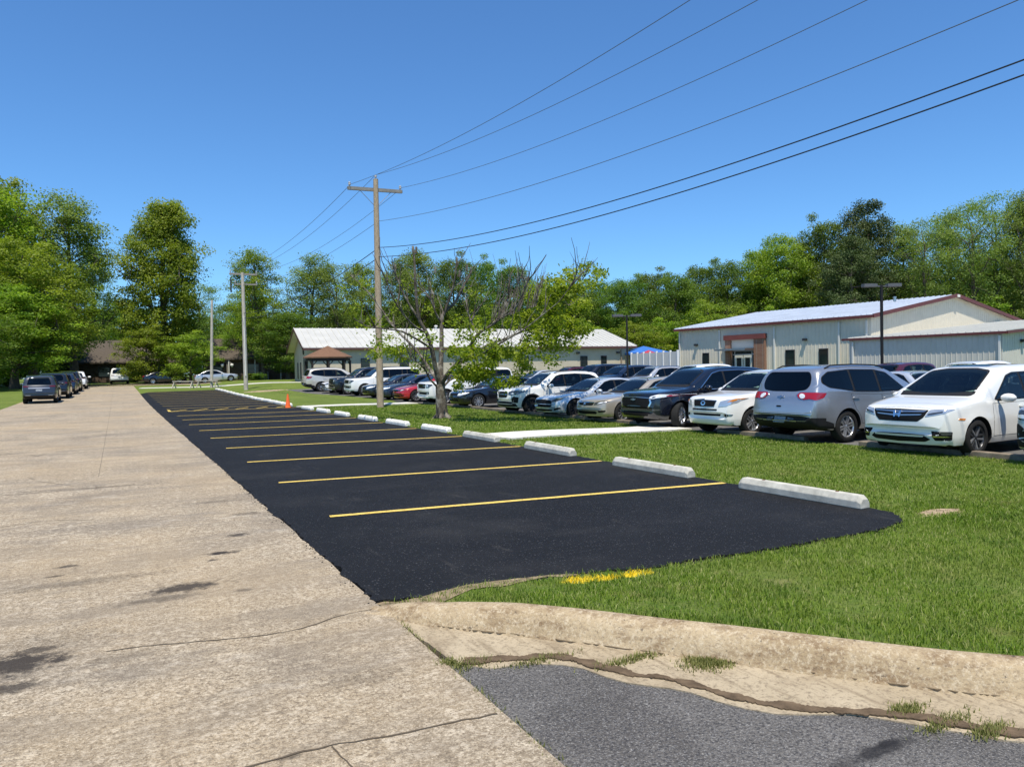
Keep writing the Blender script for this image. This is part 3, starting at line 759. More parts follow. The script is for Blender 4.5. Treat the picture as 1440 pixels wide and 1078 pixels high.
def cut_arches(me, S):
    L = S['L']; R = S['r'] + S.get('gap', .055)
    tmp = bpy.data.objects.new('tmp', me); COL.objects.link(tmp)
    cut = []
    m = MB()
    for xw in (S['xf'], S['xr']):
        for sg in (-1, 1):
            y0, y1 = (S['W'] / 2 - .34) * sg, (S['W'] / 2 + .2) * sg
            n = 40; vs = []
            for y in (y0, y1):
                for j in range(n):
                    a = 2 * pi * j / n; vs.append((L / 2 - xw + R * cos(a), y, S['r'] + R * sin(a) * 1.0))
            m.add(vs, [(j, (j + 1) % n, n + (j + 1) % n, n + j) for j in range(n)] + [list(range(n))[::-1], [n + j for j in range(n)]])
    cm = m.mesh('cut', True); co = bpy.data.objects.new('cut', cm); COL.objects.link(co)
    md = tmp.modifiers.new('b', 'BOOLEAN'); md.object = co; md.operation = 'DIFFERENCE'; md.solver = 'EXACT'
    dg = bpy.context.evaluated_depsgraph_get()
    out = bpy.data.meshes.new_from_object(tmp.evaluated_get(dg))
    bpy.data.objects.remove(tmp); bpy.data.objects.remove(co)
    out.name = 'body'; out.materials.clear(); out.materials.append(P_BASE); out.materials.append(M_BLK)
    idx = []; clad = S.get('cladz'); bot = lerp_curve(S['bot'])
    for p in out.polygons:
        c = p.center; x = L / 2 - c.x; k = 0
        for xw in (S['xf'], S['xr']):
            if sqrt((x - xw) ** 2 + (c.z - S['r']) ** 2) < R + .012 and abs(c.y) < S['W'] / 2 - .012 and (abs(p.normal.y) < .5 or abs(c.y) < S['W'] / 2 - .3): k = 1
        if p.normal.z < -.8 and c.z < .5: k = 1
        if clad and c.z < clad: k = 1
        idx.append(k)
    out.polygons.foreach_set('material_index', idx)
    out.polygons.foreach_set('use_smooth', [True] * len(idx))
    out.set_sharp_from_angle(angle=radians(38)); out.update()
    return out

class Proj:
    """lays flat-drawn outlines (x back from the nose or y across, z up) on the car's skin"""
    def __init__(s, S, bvh): s.S = S; s.bvh = bvh; s.L = S['L']
    def ring(s, mb, poly, eo, ei, view, off, side=1):
        A, B = grow(poly, eo), grow(poly, ei); n = len(A); pa = []; pb = []
        for i in range(n):
            k = max(1, int((Vector(A[(i + 1) % n]) - Vector(A[i])).length / .06))
            for j in range(k):
                t = j / k; pa.append(tuple(Vector(A[i]).lerp(Vector(A[(i + 1) % n]), t))); pb.append(tuple(Vector(B[i]).lerp(Vector(B[(i + 1) % n]), t)))
        out = []
        for v in pa + pb:
            if view == 'side': o = Vector((s.L / 2 - v[0], 4 * side, v[1])); d = Vector((0, -side, 0))
            elif view == 'front': o = Vector((6, v[0] * side, v[1])); d = Vector((-1, 0, 0))
            else: o = Vector((-6, v[0] * side, v[1])); d = Vector((1, 0, 0))
            h, nr, _, _ = s.bvh.ray_cast(o, d)
            if h is None: h, nr, _, _ = s.bvh.find_nearest(o + d * 4)
            out.append(h + ((nr - d).normalized() if nr.dot(d) < 0 else -d) * off)
        k = len(pa); return mb.add(out, [(i, (i + 1) % k, k + (i + 1) % k, k + i) for i in range(k)], 0, True)
    def patch(s, mb, poly, view, off, side=1, grid=.05, mi=0, skirt=.012):
        P = []
        n = len(poly)
        for i in range(n):
            a = Vector(poly[i]); b = Vector(poly[(i + 1) % n]); k = max(1, int((b - a).length / grid))
            P += [a + (b - a) * (j / k) for j in range(k)]
        nb = len(P); xs = [p.x for p in P]; ys = [p.y for p in P]; px = np.array(xs); py = np.array(ys); qx = np.roll(px, -1); qy = np.roll(py, -1)
        ins = []
        for x in np.arange(min(xs) + grid / 2, max(xs), grid):
            for y in np.arange(min(ys) + grid / 2, max(ys), grid):
                c = ((py > y) != (qy > y)) & (x < (qx - px) * (y - py) / (qy - py + 1e-12) + px)
                if c.sum() % 2 and np.min((px - x) ** 2 + (py - y) ** 2) > (grid * .35) ** 2: ins.append(Vector((x, y)))
        vs, es, fs, *_ = delaunay_2d_cdt(P + ins, [(i, (i + 1) % nb) for i in range(nb)], [list(range(nb))], 1, 1e-6)
        out = []
        for v in vs:
            if view == 'side': o = Vector((s.L / 2 - v.x, -4 * -side, v.y)); d = Vector((0, -side, 0))
            elif view == 'front': o = Vector((6, v.x * side, v.y)); d = Vector((-1, 0, 0))
            elif view == 'rear': o = Vector((-6, v.x * side, v.y)); d = Vector((1, 0, 0))
            elif view == 'top': o = Vector((s.L / 2 - v.x, v.y * side, 4)); d = Vector((0, 0, -1))
            else:   # corner view: th degrees from the front axis; v.x measured along the turned plane
                th = radians(view); fx = Vector((cos(th), side * sin(th), 0)); ux = Vector((-sin(th), side * cos(th), 0))
                c0 = Vector(((s.L / 2 - .3) if abs(view) < 90 else (-s.L / 2 + .3), side * (s.S['W'] / 2 - .3), 0))
                o = c0 + fx * 4 + ux * v.x + Vector((0, 0, v.y)); d = -fx
            h, nr, _, _ = s.bvh.ray_cast(o, d)
            if h is None:
                h, nr, _, _ = s.bvh.find_nearest(o + d * 4)
            nn = (nr - d).normalized() if nr.dot(d) < 0 else -d
            out.append(h + nn * off)
        ctr = s.L
        f2 = []
        for f in fs:
            a, b, c = out[f[0]], out[f[1]], out[f[2]]; nrm = (b - a).cross(c - a)
            f2.append(f if nrm.dot(-d) > 0 else f[::-1])
        b0 = len(mb.v)
        mb.add(out, f2, mi, True)
        if skirt:
            ed = {}
            for f in f2:
                for i in range(len(f)): ed[(f[i], f[(i + 1) % len(f)])] = 1
            bd = [(a, b) for (a, b) in ed if (b, a) not in ed]
            for a, b in bd:
                pa, pb = out[a], out[b]; mb.add([pa, pb, pb + d * skirt, pa + d * skirt], [(0, 3, 2, 1)], mi)
        return mb

def inside(P, x, y):
    c = False
    for i in range(len(P)):
        (x1, y1), (x2, y2) = P[i - 1], P[i]
        if (y1 > y) != (y2 > y) and x < (x2 - x1) * (y - y1) / (y2 - y1 + 1e-12) + x1: c = not c
    return c
def open_windows(me, S):
    """leave out the skin behind the panes so that one sees into the cabin"""
    sx, sy, sz = S.get('sc', (1, 1, 1)); L = S['L']
    sc = [(y * sy, z * sz) for y, z in S['screen']]; rg = [(y * sy, z * sz) for y, z in S['rearglass']]; dl = [(x * sx, z * sz) for x, z in S['dlo']]
    bm = bmesh.new(); bm.from_mesh(me); kill = []
    for f in bm.faces:
        n = f.normal; c = f.calc_center_median()
        if c.z < S['H'] * .5: continue
        if abs(n.y) > .5: ok = all(inside(dl, L / 2 - v.co.x, v.co.z) for v in f.verts)
        elif n.x > .2: ok = all(inside(sc, v.co.y, v.co.z) for v in f.verts)
        elif n.x < -.2: ok = all(inside(rg, v.co.y, v.co.z) for v in f.verts)
        else: ok = False
        if ok: kill.append(f)
    bmesh.ops.delete(bm, geom=kill, context='FACES'); bm.to_mesh(me); bm.free(); me.update(); return me
def cabin(S, car, light=False):
    L, W = S['L'], S['W']; H = S['H']; m = MB(); x0 = L / 2 - S['screen_x'] ; k = H / 1.7
    zf = .52 * k + .05
    m.box((x0 - .30, 0, .92 * k), (.42, W * .80, .20), 0); m.box((x0 - .05, 0, .90 * k), (.5, W * .74, .10), 0)
    m.box((-.15, 0, .40), (L * .55, W * .84, .10), 0)
    m.build('dashboard', M_CABIN, car); sm = M_SEATL if light else M_SEAT
    for r in range(3 if L > 5 else 2):
        for s in (-1, 1):
            xs = x0 - 1.02 - r * .88; y = s * W * .21
            if xs < -L / 2 + .9: continue
            m = MB(); m.box((xs, y, zf + .06), (.52, .50, .18)); o = MB()
            M = Matrix.Rotation(radians(-14), 3, 'Y')
            m.box((xs - .28, y, zf + .42), (.16, .48, .62), M=M); m.box((xs - .36, y, zf + .83 * min(1, k)), (.10, .26, .17), M=M)
            ob = m.build('seat', sm, car); bevel(ob, .045, 2)
    m = MB(); pts = [Vector((x0 - .58, -W * .21 * -1 + .19 * cos(a), .97 * k + .17 * sin(a))) + Vector((-.08 * sin(a) * -1, 0, 0)) for a in np.linspace(0, 2 * pi, 17)]; m.tube(pts, .016, 6, cap=False); m.build('steering_wheel', M_CABIN, car)
def grow(poly, e):
    c = Vector((sum(p[0] for p in poly) / len(poly), sum(p[1] for p in poly) / len(poly))); n = len(poly); out = []
    area = sum(poly[i][0] * poly[(i + 1) % n][1] - poly[(i + 1) % n][0] * poly[i][1] for i in range(n)); sg = 1 if area > 0 else -1
    for i in range(n):
        a, b, d = Vector(poly[i - 1]), Vector(poly[i]), Vector(poly[(i + 1) % n])
        t1 = (b - a).normalized(); t2 = (d - b).normalized(); n1 = Vector((t1.y, -t1.x)) * sg; n2 = Vector((t2.y, -t2.x)) * sg
        m = n1 + n2; m = m / max(.35, m.dot(n1)) if m.length > 1e-4 else n1
        out.append(tuple(b + m * e))
    return out
def rounded(poly, r=.04, k=3):
    out = []; n = len(poly)
    for i in range(n):
        a, b, c = Vector(poly[i - 1]), Vector(poly[i]), Vector(poly[(i + 1) % n])
        rr = min(r, (a - b).length * .45, (c - b).length * .45)
        p = b + (a - b).normalized() * rr; q = b + (c - b).normalized() * rr
        for j in range(k + 1):
            t = j / k; out.append(tuple(p * (1 - t) ** 2 + b * 2 * t * (1 - t) + q * t * t))
    return out

WHEELS = {}
def wheel_meshes(style, r, rim_r):
    key = (style, r, rim_r)
    if key in WHEELS: return WHEELS[key]
    w = .115
    m = MB(); m.lathe([(rim_r, -w * .8), (rim_r + .02, -w), (r - .035, -w), (r - .008, -w * .82), (r, -w * .5), (r, w * .5), (r - .008, w * .82), (r - .035, w), (rim_r + .02, w), (rim_r, w * .8)], 36, axis='Y')
    for k in range(3): m.lathe([(r + .001, -w * .5 + k * .05), (r - .008, -w * .5 + k * .05 + .004), (r - .008, -w * .5 + k * .05 + .012), (r + .001, -w * .5 + k * .05 + .016)], 36, axis='Y')
    ty = m.mesh('tyre', True); ty.materials.append(M_TYRE)
    m = MB(); m.lathe([(.002, -.055), (rim_r * .98, -.055), (rim_r * .98, .0), (.002, .0)], 28, axis='Y'); hb = m.mesh('hub', True); hb.materials.append(M_HUB)
    mats = {'five': (M_ALLOY, M_ALLOY), 'ten': (M_ALLOY, M_ALLOY), 'blade': (M_ALLOYD, M_ALLOY), 'dark': (M_ALLOYD, M_ALLOYD), 'cap': (M_ALLOY, M_ALLOY), 'six': (M_ALLOY, M_ALLOY)}[style]
    m = MB(); e = w * .82      # outer face toward -Y
    m.lathe([(rim_r * .90, -.02), (rim_r * .93, -e * .9), (rim_r * .96, -e), (rim_r * 1.015, -e), (rim_r * 1.02, -e * .85), (rim_r * .99, 0)], 40, 0, axis='Y')
    m.lathe([(.001, -e * .82), (rim_r * .13, -e * .8), (rim_r * .2, -e * .66), (rim_r * .22, -.02)], 20, 0, axis='Y')
    n = {'five': 5, 'ten': 10, 'blade': 5, 'dark': 9, 'cap': 9, 'six': 6}[style]
    for k in range(n):
        a = 2 * pi * k / n + .3; M = Matrix.Rotation(a, 4, 'Y')
        wd = {'five': .30, 'ten': .12, 'blade': .26, 'dark': .13, 'cap': .24, 'six': .26}[style] * rim_r
        for dl in ((-.5, .5) if style in ('blade', 'six', 'five') else (0,)):
            mi = 1 if (style != 'blade' or dl > 0) else 0
            x0 = dl * wd * .85; x1 = dl * wd * (1.5 if style == 'blade' else 1.0); hw = wd * (.32 if dl else .5)
            b = len(m.v)
            for (rr, xx, hh, yy) in ((rim_r * .14, x0, hw * .9, -e * .76), (rim_r * .95, x1, hw * 1.15, -e * .95)):
                for sx, sy in ((-1, 0), (1, 0), (1, 1), (-1, 1)): m.v.append(tuple(M @ Vector((xx + sx * hh * (.75 if sy == 0 else 1), yy + sy * .035, rr))))
            for f in ((0, 1, 5, 4), (1, 2, 6, 5), (2, 3, 7, 6), (3, 0, 4, 7)): m.f.append([b + i for i in f]); m.m.append(mi); m.sm.append(False)
    rm = m.mesh('rim', True)
    for x in mats: rm.materials.append(x)
    WHEELS[key] = (ty, hb, rm); return WHEELS[key]

def add_wheel(S, car, x, side, style, steer=0, detail=2):
    r = S['r']; ty, hb, rm = wheel_meshes(style, r, S.get('rim', r * .66))
    h = bpy.data.objects.new('wheel', hb); COL.objects.link(h); h.parent = car
    h.location = (S['L'] / 2 - x, side * (S['W'] / 2 - .135), r)
    h.rotation_euler = (0, random.uniform(0, 6), 0)
    h.rotation_euler = (0, 0, (pi if side > 0 else 0) + steer)
    for nm, me in (('tyre', ty), ('rim', rm)):
        o = bpy.data.objects.new(nm, me); COL.objects.link(o); o.parent = h
    return h

def scale_spec(B, L, W, H, **kw):
    S = dict(B); sx, sy, sz = L / B['L'], W / B['W'], H / B['H']
    S.update(L=L, W=W, H=H)
    for k in ('top', 'bot', 'belt'): S[k] = [(x * sx, z * sz) for x, z in B[k]]
    S['plan'] = [(x * sx, f) for x, f in B['plan']]
    for k in ('xf', 'xr'): S[k] = B[k] * sx
    S['sc'] = (sx, sy, sz); S.update(kw); return S

PLAN = lambda L: [(0, .80), (.05, .855), (.15, .905), (.4, .962), (.8, .992), (1.2, 1), (L - 1.0, 1), (L - .4, .975), (L - .12, .92), (L, .86)]
BOT = lambda L, g=.2: [(0, .42), (.03, .34), (.08, g + .04), (.3, g), (L - .6, g + .02), (L - .2, g + .08), (L - .05, g + .18), (L, g + .26)]
MINIVAN = dict(L=5.16, W=1.99, H=1.75, r=.355, xf=1.03, xr=4.03, bowf=.24, bowr=.12, clad=.34, tumble=.30,
    top=[(0, .60), (.02, .72), (.05, .84), (.10, .93), (.18, .965), (.5, 1.03), (.9, 1.095), (1.12, 1.13), (1.25, 1.19), (2.02, 1.60), (2.22, 1.685), (2.6, 1.735), (3.3, 1.75), (4.2, 1.715), (4.72, 1.64), (4.84, 1.56), (5.0, 1.15), (5.08, .98), (5.13, .8), (5.16, .62)],
    bot=BOT(5.16), belt=[(0, .85), (.3, .925), (.9, 1.0), (1.3, 1.02), (3, 1.03), (4.9, 1.08), (5.16, .95)], plan=PLAN(5.16),
    screen=[(-.74, 1.165), (.74, 1.165), (.60, 1.60), (.3, 1.645), (-.3, 1.645), (-.60, 1.60)], rearglass=[(-.68, 1.12), (.68, 1.12), (.56, 1.54), (-.56, 1.54)],
    dlo=[(1.62, 1.06), (2.25, 1.52), (2.5, 1.58), (3.6, 1.60), (4.5, 1.55), (4.68, 1.45), (4.78, 1.15), (3.0, 1.06)], pill=[2.72, 3.78], doors=[(1.52, 2.68), (2.70, 3.62)])
SEDAN = dict(L=4.88, W=1.85, H=1.46, r=.335, xf=.94, xr=3.74, bowf=.26, bowr=.16, clad=.32, tumble=.42,
    top=[(0, .52), (.02, .60), (.05, .68), (.10, .735), (.2, .77), (.5, .83), (.9, .89), (1.3, .935), (1.48, .965), (1.55, 1.0), (2.18, 1.345), (2.4, 1.415), (2.85, 1.46), (3.2, 1.455), (3.6, 1.395), (3.85, 1.30), (4.3, 1.085), (4.45, 1.06), (4.72, 1.04), (4.80, .98), (4.85, .82), (4.88, .6)],
    bot=BOT(4.88, .19), belt=[(0, .66), (.3, .735), (.9, .835), (1.5, .885), (3, .925), (4.2, .965), (4.7, .93), (4.88, .75)], plan=PLAN(4.88),
    screen=[(-.72, .985), (.72, .985), (.54, 1.345), (.3, 1.385), (-.3, 1.385), (-.54, 1.345)], rearglass=[(-.62, 1.10), (.62, 1.10), (.48, 1.38), (-.48, 1.38)],
    dlo=[(1.75, .935), (2.36, 1.305), (2.65, 1.365), (3.15, 1.37), (3.5, 1.315), (4.02, 1.09), (4.05, 1.01), (3.0, .955)], pill=[2.78, 3.62], doors=[(1.55, 2.74), (2.76, 3.72)])
CROSS = dict(L=4.6, W=1.83, H=1.69, r=.36, xf=.90, xr=3.56, bowf=.22, bowr=.14, clad=.40, tumble=.34,
    top=[(0, .62), (.015, .78), (.04, .90), (.09, .97), (.18, 1.005), (.5, 1.045), (.85, 1.08), (1.15, 1.11), (1.28, 1.15), (1.92, 1.545), (2.1, 1.62), (2.5, 1.675), (3.1, 1.69), (3.8, 1.66), (4.15, 1.60), (4.25, 1.54), (4.42, 1.14), (4.5, 1.0), (4.56, .84), (4.6, .64)],
    bot=BOT(4.6, .24), belt=[(0, .9), (.3, .97), (.9, 1.02), (1.3, 1.03), (2.6, 1.04), (3.8, 1.09), (4.4, 1.12), (4.6, .95)], plan=PLAN(4.6),
    screen=[(-.68, 1.15), (.68, 1.15), (.54, 1.545), (.3, 1.59), (-.3, 1.59), (-.54, 1.545)], rearglass=[(-.62, 1.12), (.62, 1.12), (.50, 1.53), (-.50, 1.53)],
    dlo=[(1.58, 1.065), (2.12, 1.49), (2.4, 1.555), (3.1, 1.575), (3.8, 1.53), (4.08, 1.42), (4.12, 1.22), (3.6, 1.11), (2.6, 1.075)], pill=[2.5, 3.32], doors=[(1.42, 2.46), (2.48, 3.42)])
BOXY = dict(L=5.18, W=2.04, H=1.89, r=.40, xf=.98, xr=3.93, bowf=.14, bowr=.09, clad=.44, tumble=.27,
    top=[(0, .72), (.01, .90), (.03, 1.04), (.07, 1.12), (.15, 1.15), (.5, 1.175), (1.0, 1.20), (1.3, 1.225), (1.43, 1.27), (2.0, 1.72), (2.18, 1.81), (2.6, 1.875), (3.4, 1.89), (4.5, 1.87), (4.82, 1.82), (4.92, 1.74), (5.06, 1.25), (5.11, 1.05), (5.15, .85), (5.18, .66)],
    bot=BOT(5.18, .30), belt=[(0, 1.02), (.3, 1.10), (.9, 1.14), (1.4, 1.15), (3, 1.16), (4.9, 1.18), (5.18, 1.0)], plan=[(0, .86), (.05, .90), (.15, .945), (.4, .98), (.8, 1), (4.3, 1), (4.9, .985), (5.06, .95), (5.18, .90)],
    screen=[(-.76, 1.27), (.76, 1.27), (.64, 1.72), (.3, 1.765), (-.3, 1.765), (-.64, 1.72)], rearglass=[(-.72, 1.24), (.72, 1.24), (.64, 1.72), (-.64, 1.72)],
    dlo=[(1.68, 1.195), (2.15, 1.66), (2.4, 1.735), (4.7, 1.74), (4.82, 1.66), (4.86, 1.24), (3.0, 1.195)], pill=[2.7, 3.62, 3.98], doors=[(1.55, 2.66), (2.68, 3.62)])

def clip_poly(poly, xa, xb):
    """part of an outline between two x values"""
    def cut(P, x, keep):
        out = []
        for i in range(len(P)):
            a, b = P[i - 1], P[i]; ia, ib = keep(a[0], x), keep(b[0], x)
            if ia != ib:
                t = (x - a[0]) / (b[0] - a[0]); out.append((x, a[1] + t * (b[1] - a[1])))
            if ib: out.append(b)
        return out
    return cut(cut(poly, xa, lambda v, x: v >= x), xb, lambda v, x: v <= x)

BODYCACHE = {}
def make_car(B, pk, feats=(), wheel='five', steer=0, name='parked_car', trim=False, rails=False, chromeline=False, handles=True, arch=False, tint=False, roofglass=False, detail=2, plate_rear=True, screen=None):
    """build one car of body B facing +X at the origin"""
    S = B; sx, sy, sz = S.get('sc', (1, 1, 1)); L = S['L']
    key = id(B)
    if key not in BODYCACHE:
        me, bvh = body_mesh(S); BODYCACHE[key] = (open_windows(cut_arches(me, S), S), bvh)
    bme, bvh = BODYCACHE[key]; PJ = Proj(S, bvh); pm = PAINTS[pk]
    car = empty(name)
    me = bme.copy(); me.materials[0] = pm
    body = bpy.data.objects.new('body', me); COL.objects.link(body); body.parent = car
    X = lambda P: [(x * sx, z * sz) for x, z in P]
    Yv = lambda P: [(y * sy, z * sz) for y, z in P]
    S.setdefault('screen_x', next(x for x, z in S['top'] if z >= S['screen'][0][1] * sz - .01)); cabin(S, car, pk in ('pearl', 'champagne', 'beige'))
    # windows
    m = MB(); PJ.ring(m, rounded(Yv(S['screen']), .05), .03, -.055, 'front', .004); m.build('screen_surround', M_BLK, body, False)
    m = MB(); PJ.ring(m, rounded(Yv(S['rearglass']), .07), .012, -.06, 'rear', .004); m.build('window_surround', M_BLK, body, False)
    m = MB(); PJ.patch(m, rounded(Yv(S['screen']), .05), 'front', .008); m.build('windscreen', screen or M_SCREEN, car, False)
    m = MB(); PJ.patch(m, rounded(Yv(S['rearglass']), .07), 'rear', .008); m.build('rear_window', M_TINT if tint else M_GLASS, car, False)
    dlo = X(S['dlo']); pill = [p * sx for p in S['pill']]
    for side in (1, -1):
        if chromeline:
            m = MB(); PJ.ring(m, rounded(dlo, .05), .022, -.004, 'side', .0045, side); m.build('window_strip', M_CHROME, body, False)
        m = MB(); PJ.ring(m, rounded(dlo, .05), .006, -.055, 'side', .006, side)
        for p_ in pill:
            q = clip_poly(dlo, p_ - .065, p_ + .065)
            if len(q) > 2: PJ.patch(m, q, 'side', .0065, side)
        m.build('window_frame', M_BLK, body, False)
        cuts = [min(p[0] for p in dlo)] + pill + [max(p[0] for p in dlo)]
        for a, b in zip(cuts[:-1], cuts[1:]):
            q = clip_poly(dlo, a + .025, b - .025)
            if len(q) > 2 and b - a > .15:
                m = MB(); PJ.patch(m, rounded(grow(q, -.012), .03), 'side', .010, side); m.build('side_window', M_TINT if (tint and a > pill[0] - .1) else M_GLASS, car, False)
        if detail > 1:
            belt = lerp_curve(S['belt'], .1); bot = lerp_curve(S['bot'])
            for k, (a, b) in enumerate(S['doors']):
                a *= sx; b *= sx; z0 = S.get('clad', .36) + .03
                R = S['r'] + S.get('gap', .055) + .05
                P = [(a, z0), (b, z0), (b, belt(b) - .035), (a + .03, belt(a) - .035)]
                if k == 1:
                    P = [(a, z0), (b - .33, z0)] + [(S['xr'] - R * cos(t), S['r'] + R * sin(t)) for t in np.linspace(.25, 1.0, 5) if S['xr'] - R * cos(t) < b] + [(b, belt(b) - .03), (a, belt(a) - .035)]
                    P = [p for p in P if p[1] >= z0 - .001]
                m = MB(); PJ.patch(m, grow(P, .007), 'side', .002, side, .08, skirt=0); sm = m.build('door_gap', M_SEAM, body, False)
                m = MB(); PJ.patch(m, P, 'side', .0045, side, .08, skirt=.004); d = m.build('door', pm, car, False)
                if handles:
                    hx = b - .16 if k == 0 else b - .14; hz = belt(hx) - .12; m = MB()
                    PJ.patch(m, rounded([(hx - .10, hz - .016), (hx + .10, hz - .016), (hx + .10, hz + .018), (hx - .10, hz + .018)], .012), 'side', .032, side, .03, skirt=.03)
                    m.build('handle', M_CHROME if chromeline else pm, d, False)
        if arch:
            for xw in (S['xf'], S['xr']):
                R0_, R1 = S['r'] + S.get('gap', .055) - .002, S['r'] + S.get('gap', .055) + .06
                ts = np.linspace(-.12, pi + .12, 15)
                P = [(xw - R1 * cos(t), S['r'] + R1 * sin(t)) for t in ts] + [(xw - R0_ * cos(t), S['r'] + R0_ * sin(t)) for t in ts[::-1]]
                m = MB(); PJ.patch(m, P, 'side', .012, side, .06); m.build('arch_trim', M_BLK, body, False)
        # door mirror
        mx = min(p[0] for p in dlo) + .12; mz = S['belt'][3][1] + .06 if len(S['belt']) > 3 else 1.0
        mz = lerp_curve(S['belt'])(mx) + .075; my = S['W'] / 2
        m = MB(); prof = [(0, 0), (.055, .01), (.085, .05), (.095, .11), (.08, .17), (.04, .205), (0, .21)]
        m.lathe([(r * .95 + .001, h) for r, h in prof], 14, 0); m.xf(Matrix.Translation((L / 2 - mx, side * (my + .02 + (0 if side > 0 else 0)), mz)) @ Matrix.Rotation(-side * pi / 2, 4, 'X') @ Matrix.Diagonal((1.05, .95, 1.25, 1)))
        mo = m.build('mirror', [pm], car)
        m = MB(); m.tube([(L / 2 - mx + .0, side * (my - .09), mz - .05), (L / 2 - mx, side * (my + .05), mz - .03)], .028, 8); m.build('mirror_arm', M_BLK, mo)
        if rails:
            a, b = 2.1 * sx, L - .75; m = MB(); pts = []
            for t in np.linspace(a, b, 12):
                h, nr, _, _ = bvh.ray_cast(Vector((L / 2 - t, side * (S['W'] / 2 - .30), 4)), Vector((0, 0, -1)))
                if h: pts.append(h + Vector((0, 0, .05 if .08 < (t - a) / (b - a) < .92 else .01)))
            m.tube(pts, .017, 8); m.build('roof_rail', M_DULLCH if rails == 2 else M_BLK, car)
        for x in (S['xf'], S['xr']):
            add_wheel(S, car, x, side, wheel, steer if x == S['xf'] else 0)
    if roofglass:
        m = MB(); PJ.patch(m, rounded([(2.35 * sx, -.42), (3.05 * sx, -.42), (3.05 * sx, .42), (2.35 * sx, .42)], .06), 'top', .006); m.build('sunroof', M_ROOFG, car, False)
    for (nm, mat, view, off, poly, mode) in feats:
        P = X(poly) if view in ('side', 'top') else Yv(poly)
        P = rounded(P, .018, 2)
        if mode == 'c':     # centred: mirrored outline already drawn whole
            m = MB(); PJ.patch(m, P, view, off, 1, .04); m.build(nm, mat, car, False)
        else:
            for side in (1, -1):
                m = MB(); PJ.patch(m, P, view, off, side, .035); m.build(nm, mat, car, False)
    return car
def sym(P):
    """mirror a half outline (y>=0, from the bottom centre outwards to the top centre)"""
    return [(y, z) for y, z in P] + [(-y, z) for y, z in P[::-1]]
# ------------------------------------------------------------------ the cars of the photo
G = M_GRIL
F_VAN = [
    ('grille', G, 'front', .005, sym([(0, .675), (.40, .68), (.50, .76), (.57, .90), (0, .912)]), 'c'),
    ('grille_bar', M_DULLCH, 'front', .016, sym([(0, .845), (.50, .86), (.545, .89), (0, .882)]), 'c'),
    ('grille_bar', M_DULLCH, 'front', .014, sym([(0, .775), (.44, .80), (.475, .825), (0, .805)]), 'c'),
    ('emblem', M_CHROME, 'front', .03, [(-.065, .755), (-.035, .755), (-.028, .80), (.028, .80), (.035, .755), (.065, .755), (.085, .885), (.05, .885), (.036, .825), (-.036, .825), (-.05, .885), (-.085, .885)], 'c'),
    ('headlight', M_LAMP, 'front', .007, [(.52, .77), (.64, .795), (.83, .84), (.905, .915), (.80, .925), (.585, .90)], 'm'),
    ('lamp_strip', M_LAMPD, 'front', .012, [(.56, .80), (.66, .82), (.80, .855), (.80, .88), (.66, .855), (.575, .835)], 'm'),
    ('bumper_intake', G, 'front', .005, sym([(0, .285), (.52, .30), (.62, .35), (.50, .425), (0, .435)]), 'c'),
    ('fog_recess', G, 'front', .005, [(.69, .33), (.895, .335), (.905, .50), (.61, .505)], 'm'),
    ('fog_bar', M_CHROME, 'front', .014, [(.675, .395), (.895, .395), (.90, .415), (.66, .42)], 'm'),
    ('fog_lamp', M_LAMPD, 'front', .014, [(.80, .435), (.90, .435), (.90, .50), (.79, .50)], 'm'),
    ('side_marker', M_AMB, 'side', .007, [(.46, .715), (.62, .70), (.66, .735), (.50, .75)], 'm'),
    ('taillight', M_RED, 'rear', .008, [(.62, .97), (.88, .99), (.88, 1.13), (.70, 1.10)], 'm')]
F_SILVER = [
    ('rear_bumper', M_BLK, 'rear', .008, sym([(0, .30), (.86, .32), (.88, .56), (.55, .60), (0, .60)]), 'c'),
    ('bumper_corner', M_BLK, 135, .009, [(-.46, .32), (.30, .30), (.30, .58), (-.1, .565), (-.44, .44)], 'm'),
    ('bumper_step', 'paint', 'rear', .045, sym([(0, .665), (.66, .665), (.80, .69), (.78, .715), (0, .70)]), 'c'),
    ('lamp_bezel', M_DULLCH, 135, .006, grow([(-.30, 1.085), (-.1, 1.10), (.20, 1.095), (.27, 1.04), (.24, .97), (.15, .945), (.05, .965), (-.08, .935), (-.24, .985)], .016), 'm'),
    ('taillight', M_RED, 135, .016, [(-.30, 1.085), (-.1, 1.10), (.20, 1.095), (.27, 1.04), (.24, .97), (.15, .945), (.05, .965), (-.08, .935), (-.24, .985)], 'm'),
    ('reversing_lamp', M_LAMPW, 135, .026, [(.17 + .055 * cos(a), 1.02 + .055 * sin(a)) for a in np.linspace(0, 5.5, 9)], 'm'),
    ('emblem', M_DULLCH, 'rear', .016, [(-.10, .985), (-.03, .985), (-.03, .97), (.03, .97), (.03, .985), (.085, .985), (.10, 1.015), (.03, 1.015), (.03, 1.03), (-.03, 1.03), (-.03, 1.015), (-.085, 1.015)], 'c'),
    ('number_plate', M_PLATE, 'rear', .022, [(-.15, .445), (.15, .445), (.15, .575), (-.15, .575)], 'c'),
    ('tow_cover', M_SEAM, 'rear', .012, [(-.06, .785), (.06, .785), (.06, .815), (-.06, .815)], 'c'),
    ('reflector', M_LAMPD, 'rear', .014, [(.19, .47), (.34, .49), (.36, .54), (.19, .56)], 'm'),
    ('headlight', M_LAMP, 'front', .007, [(.50, .80), (.74, .80), (.85, .86), (.86, .95), (.54, .92)], 'm'),
    ('grille', G, 'front', .006, sym([(0, .66), (.42, .66), (.48, .90), (0, .91)]), 'c')]
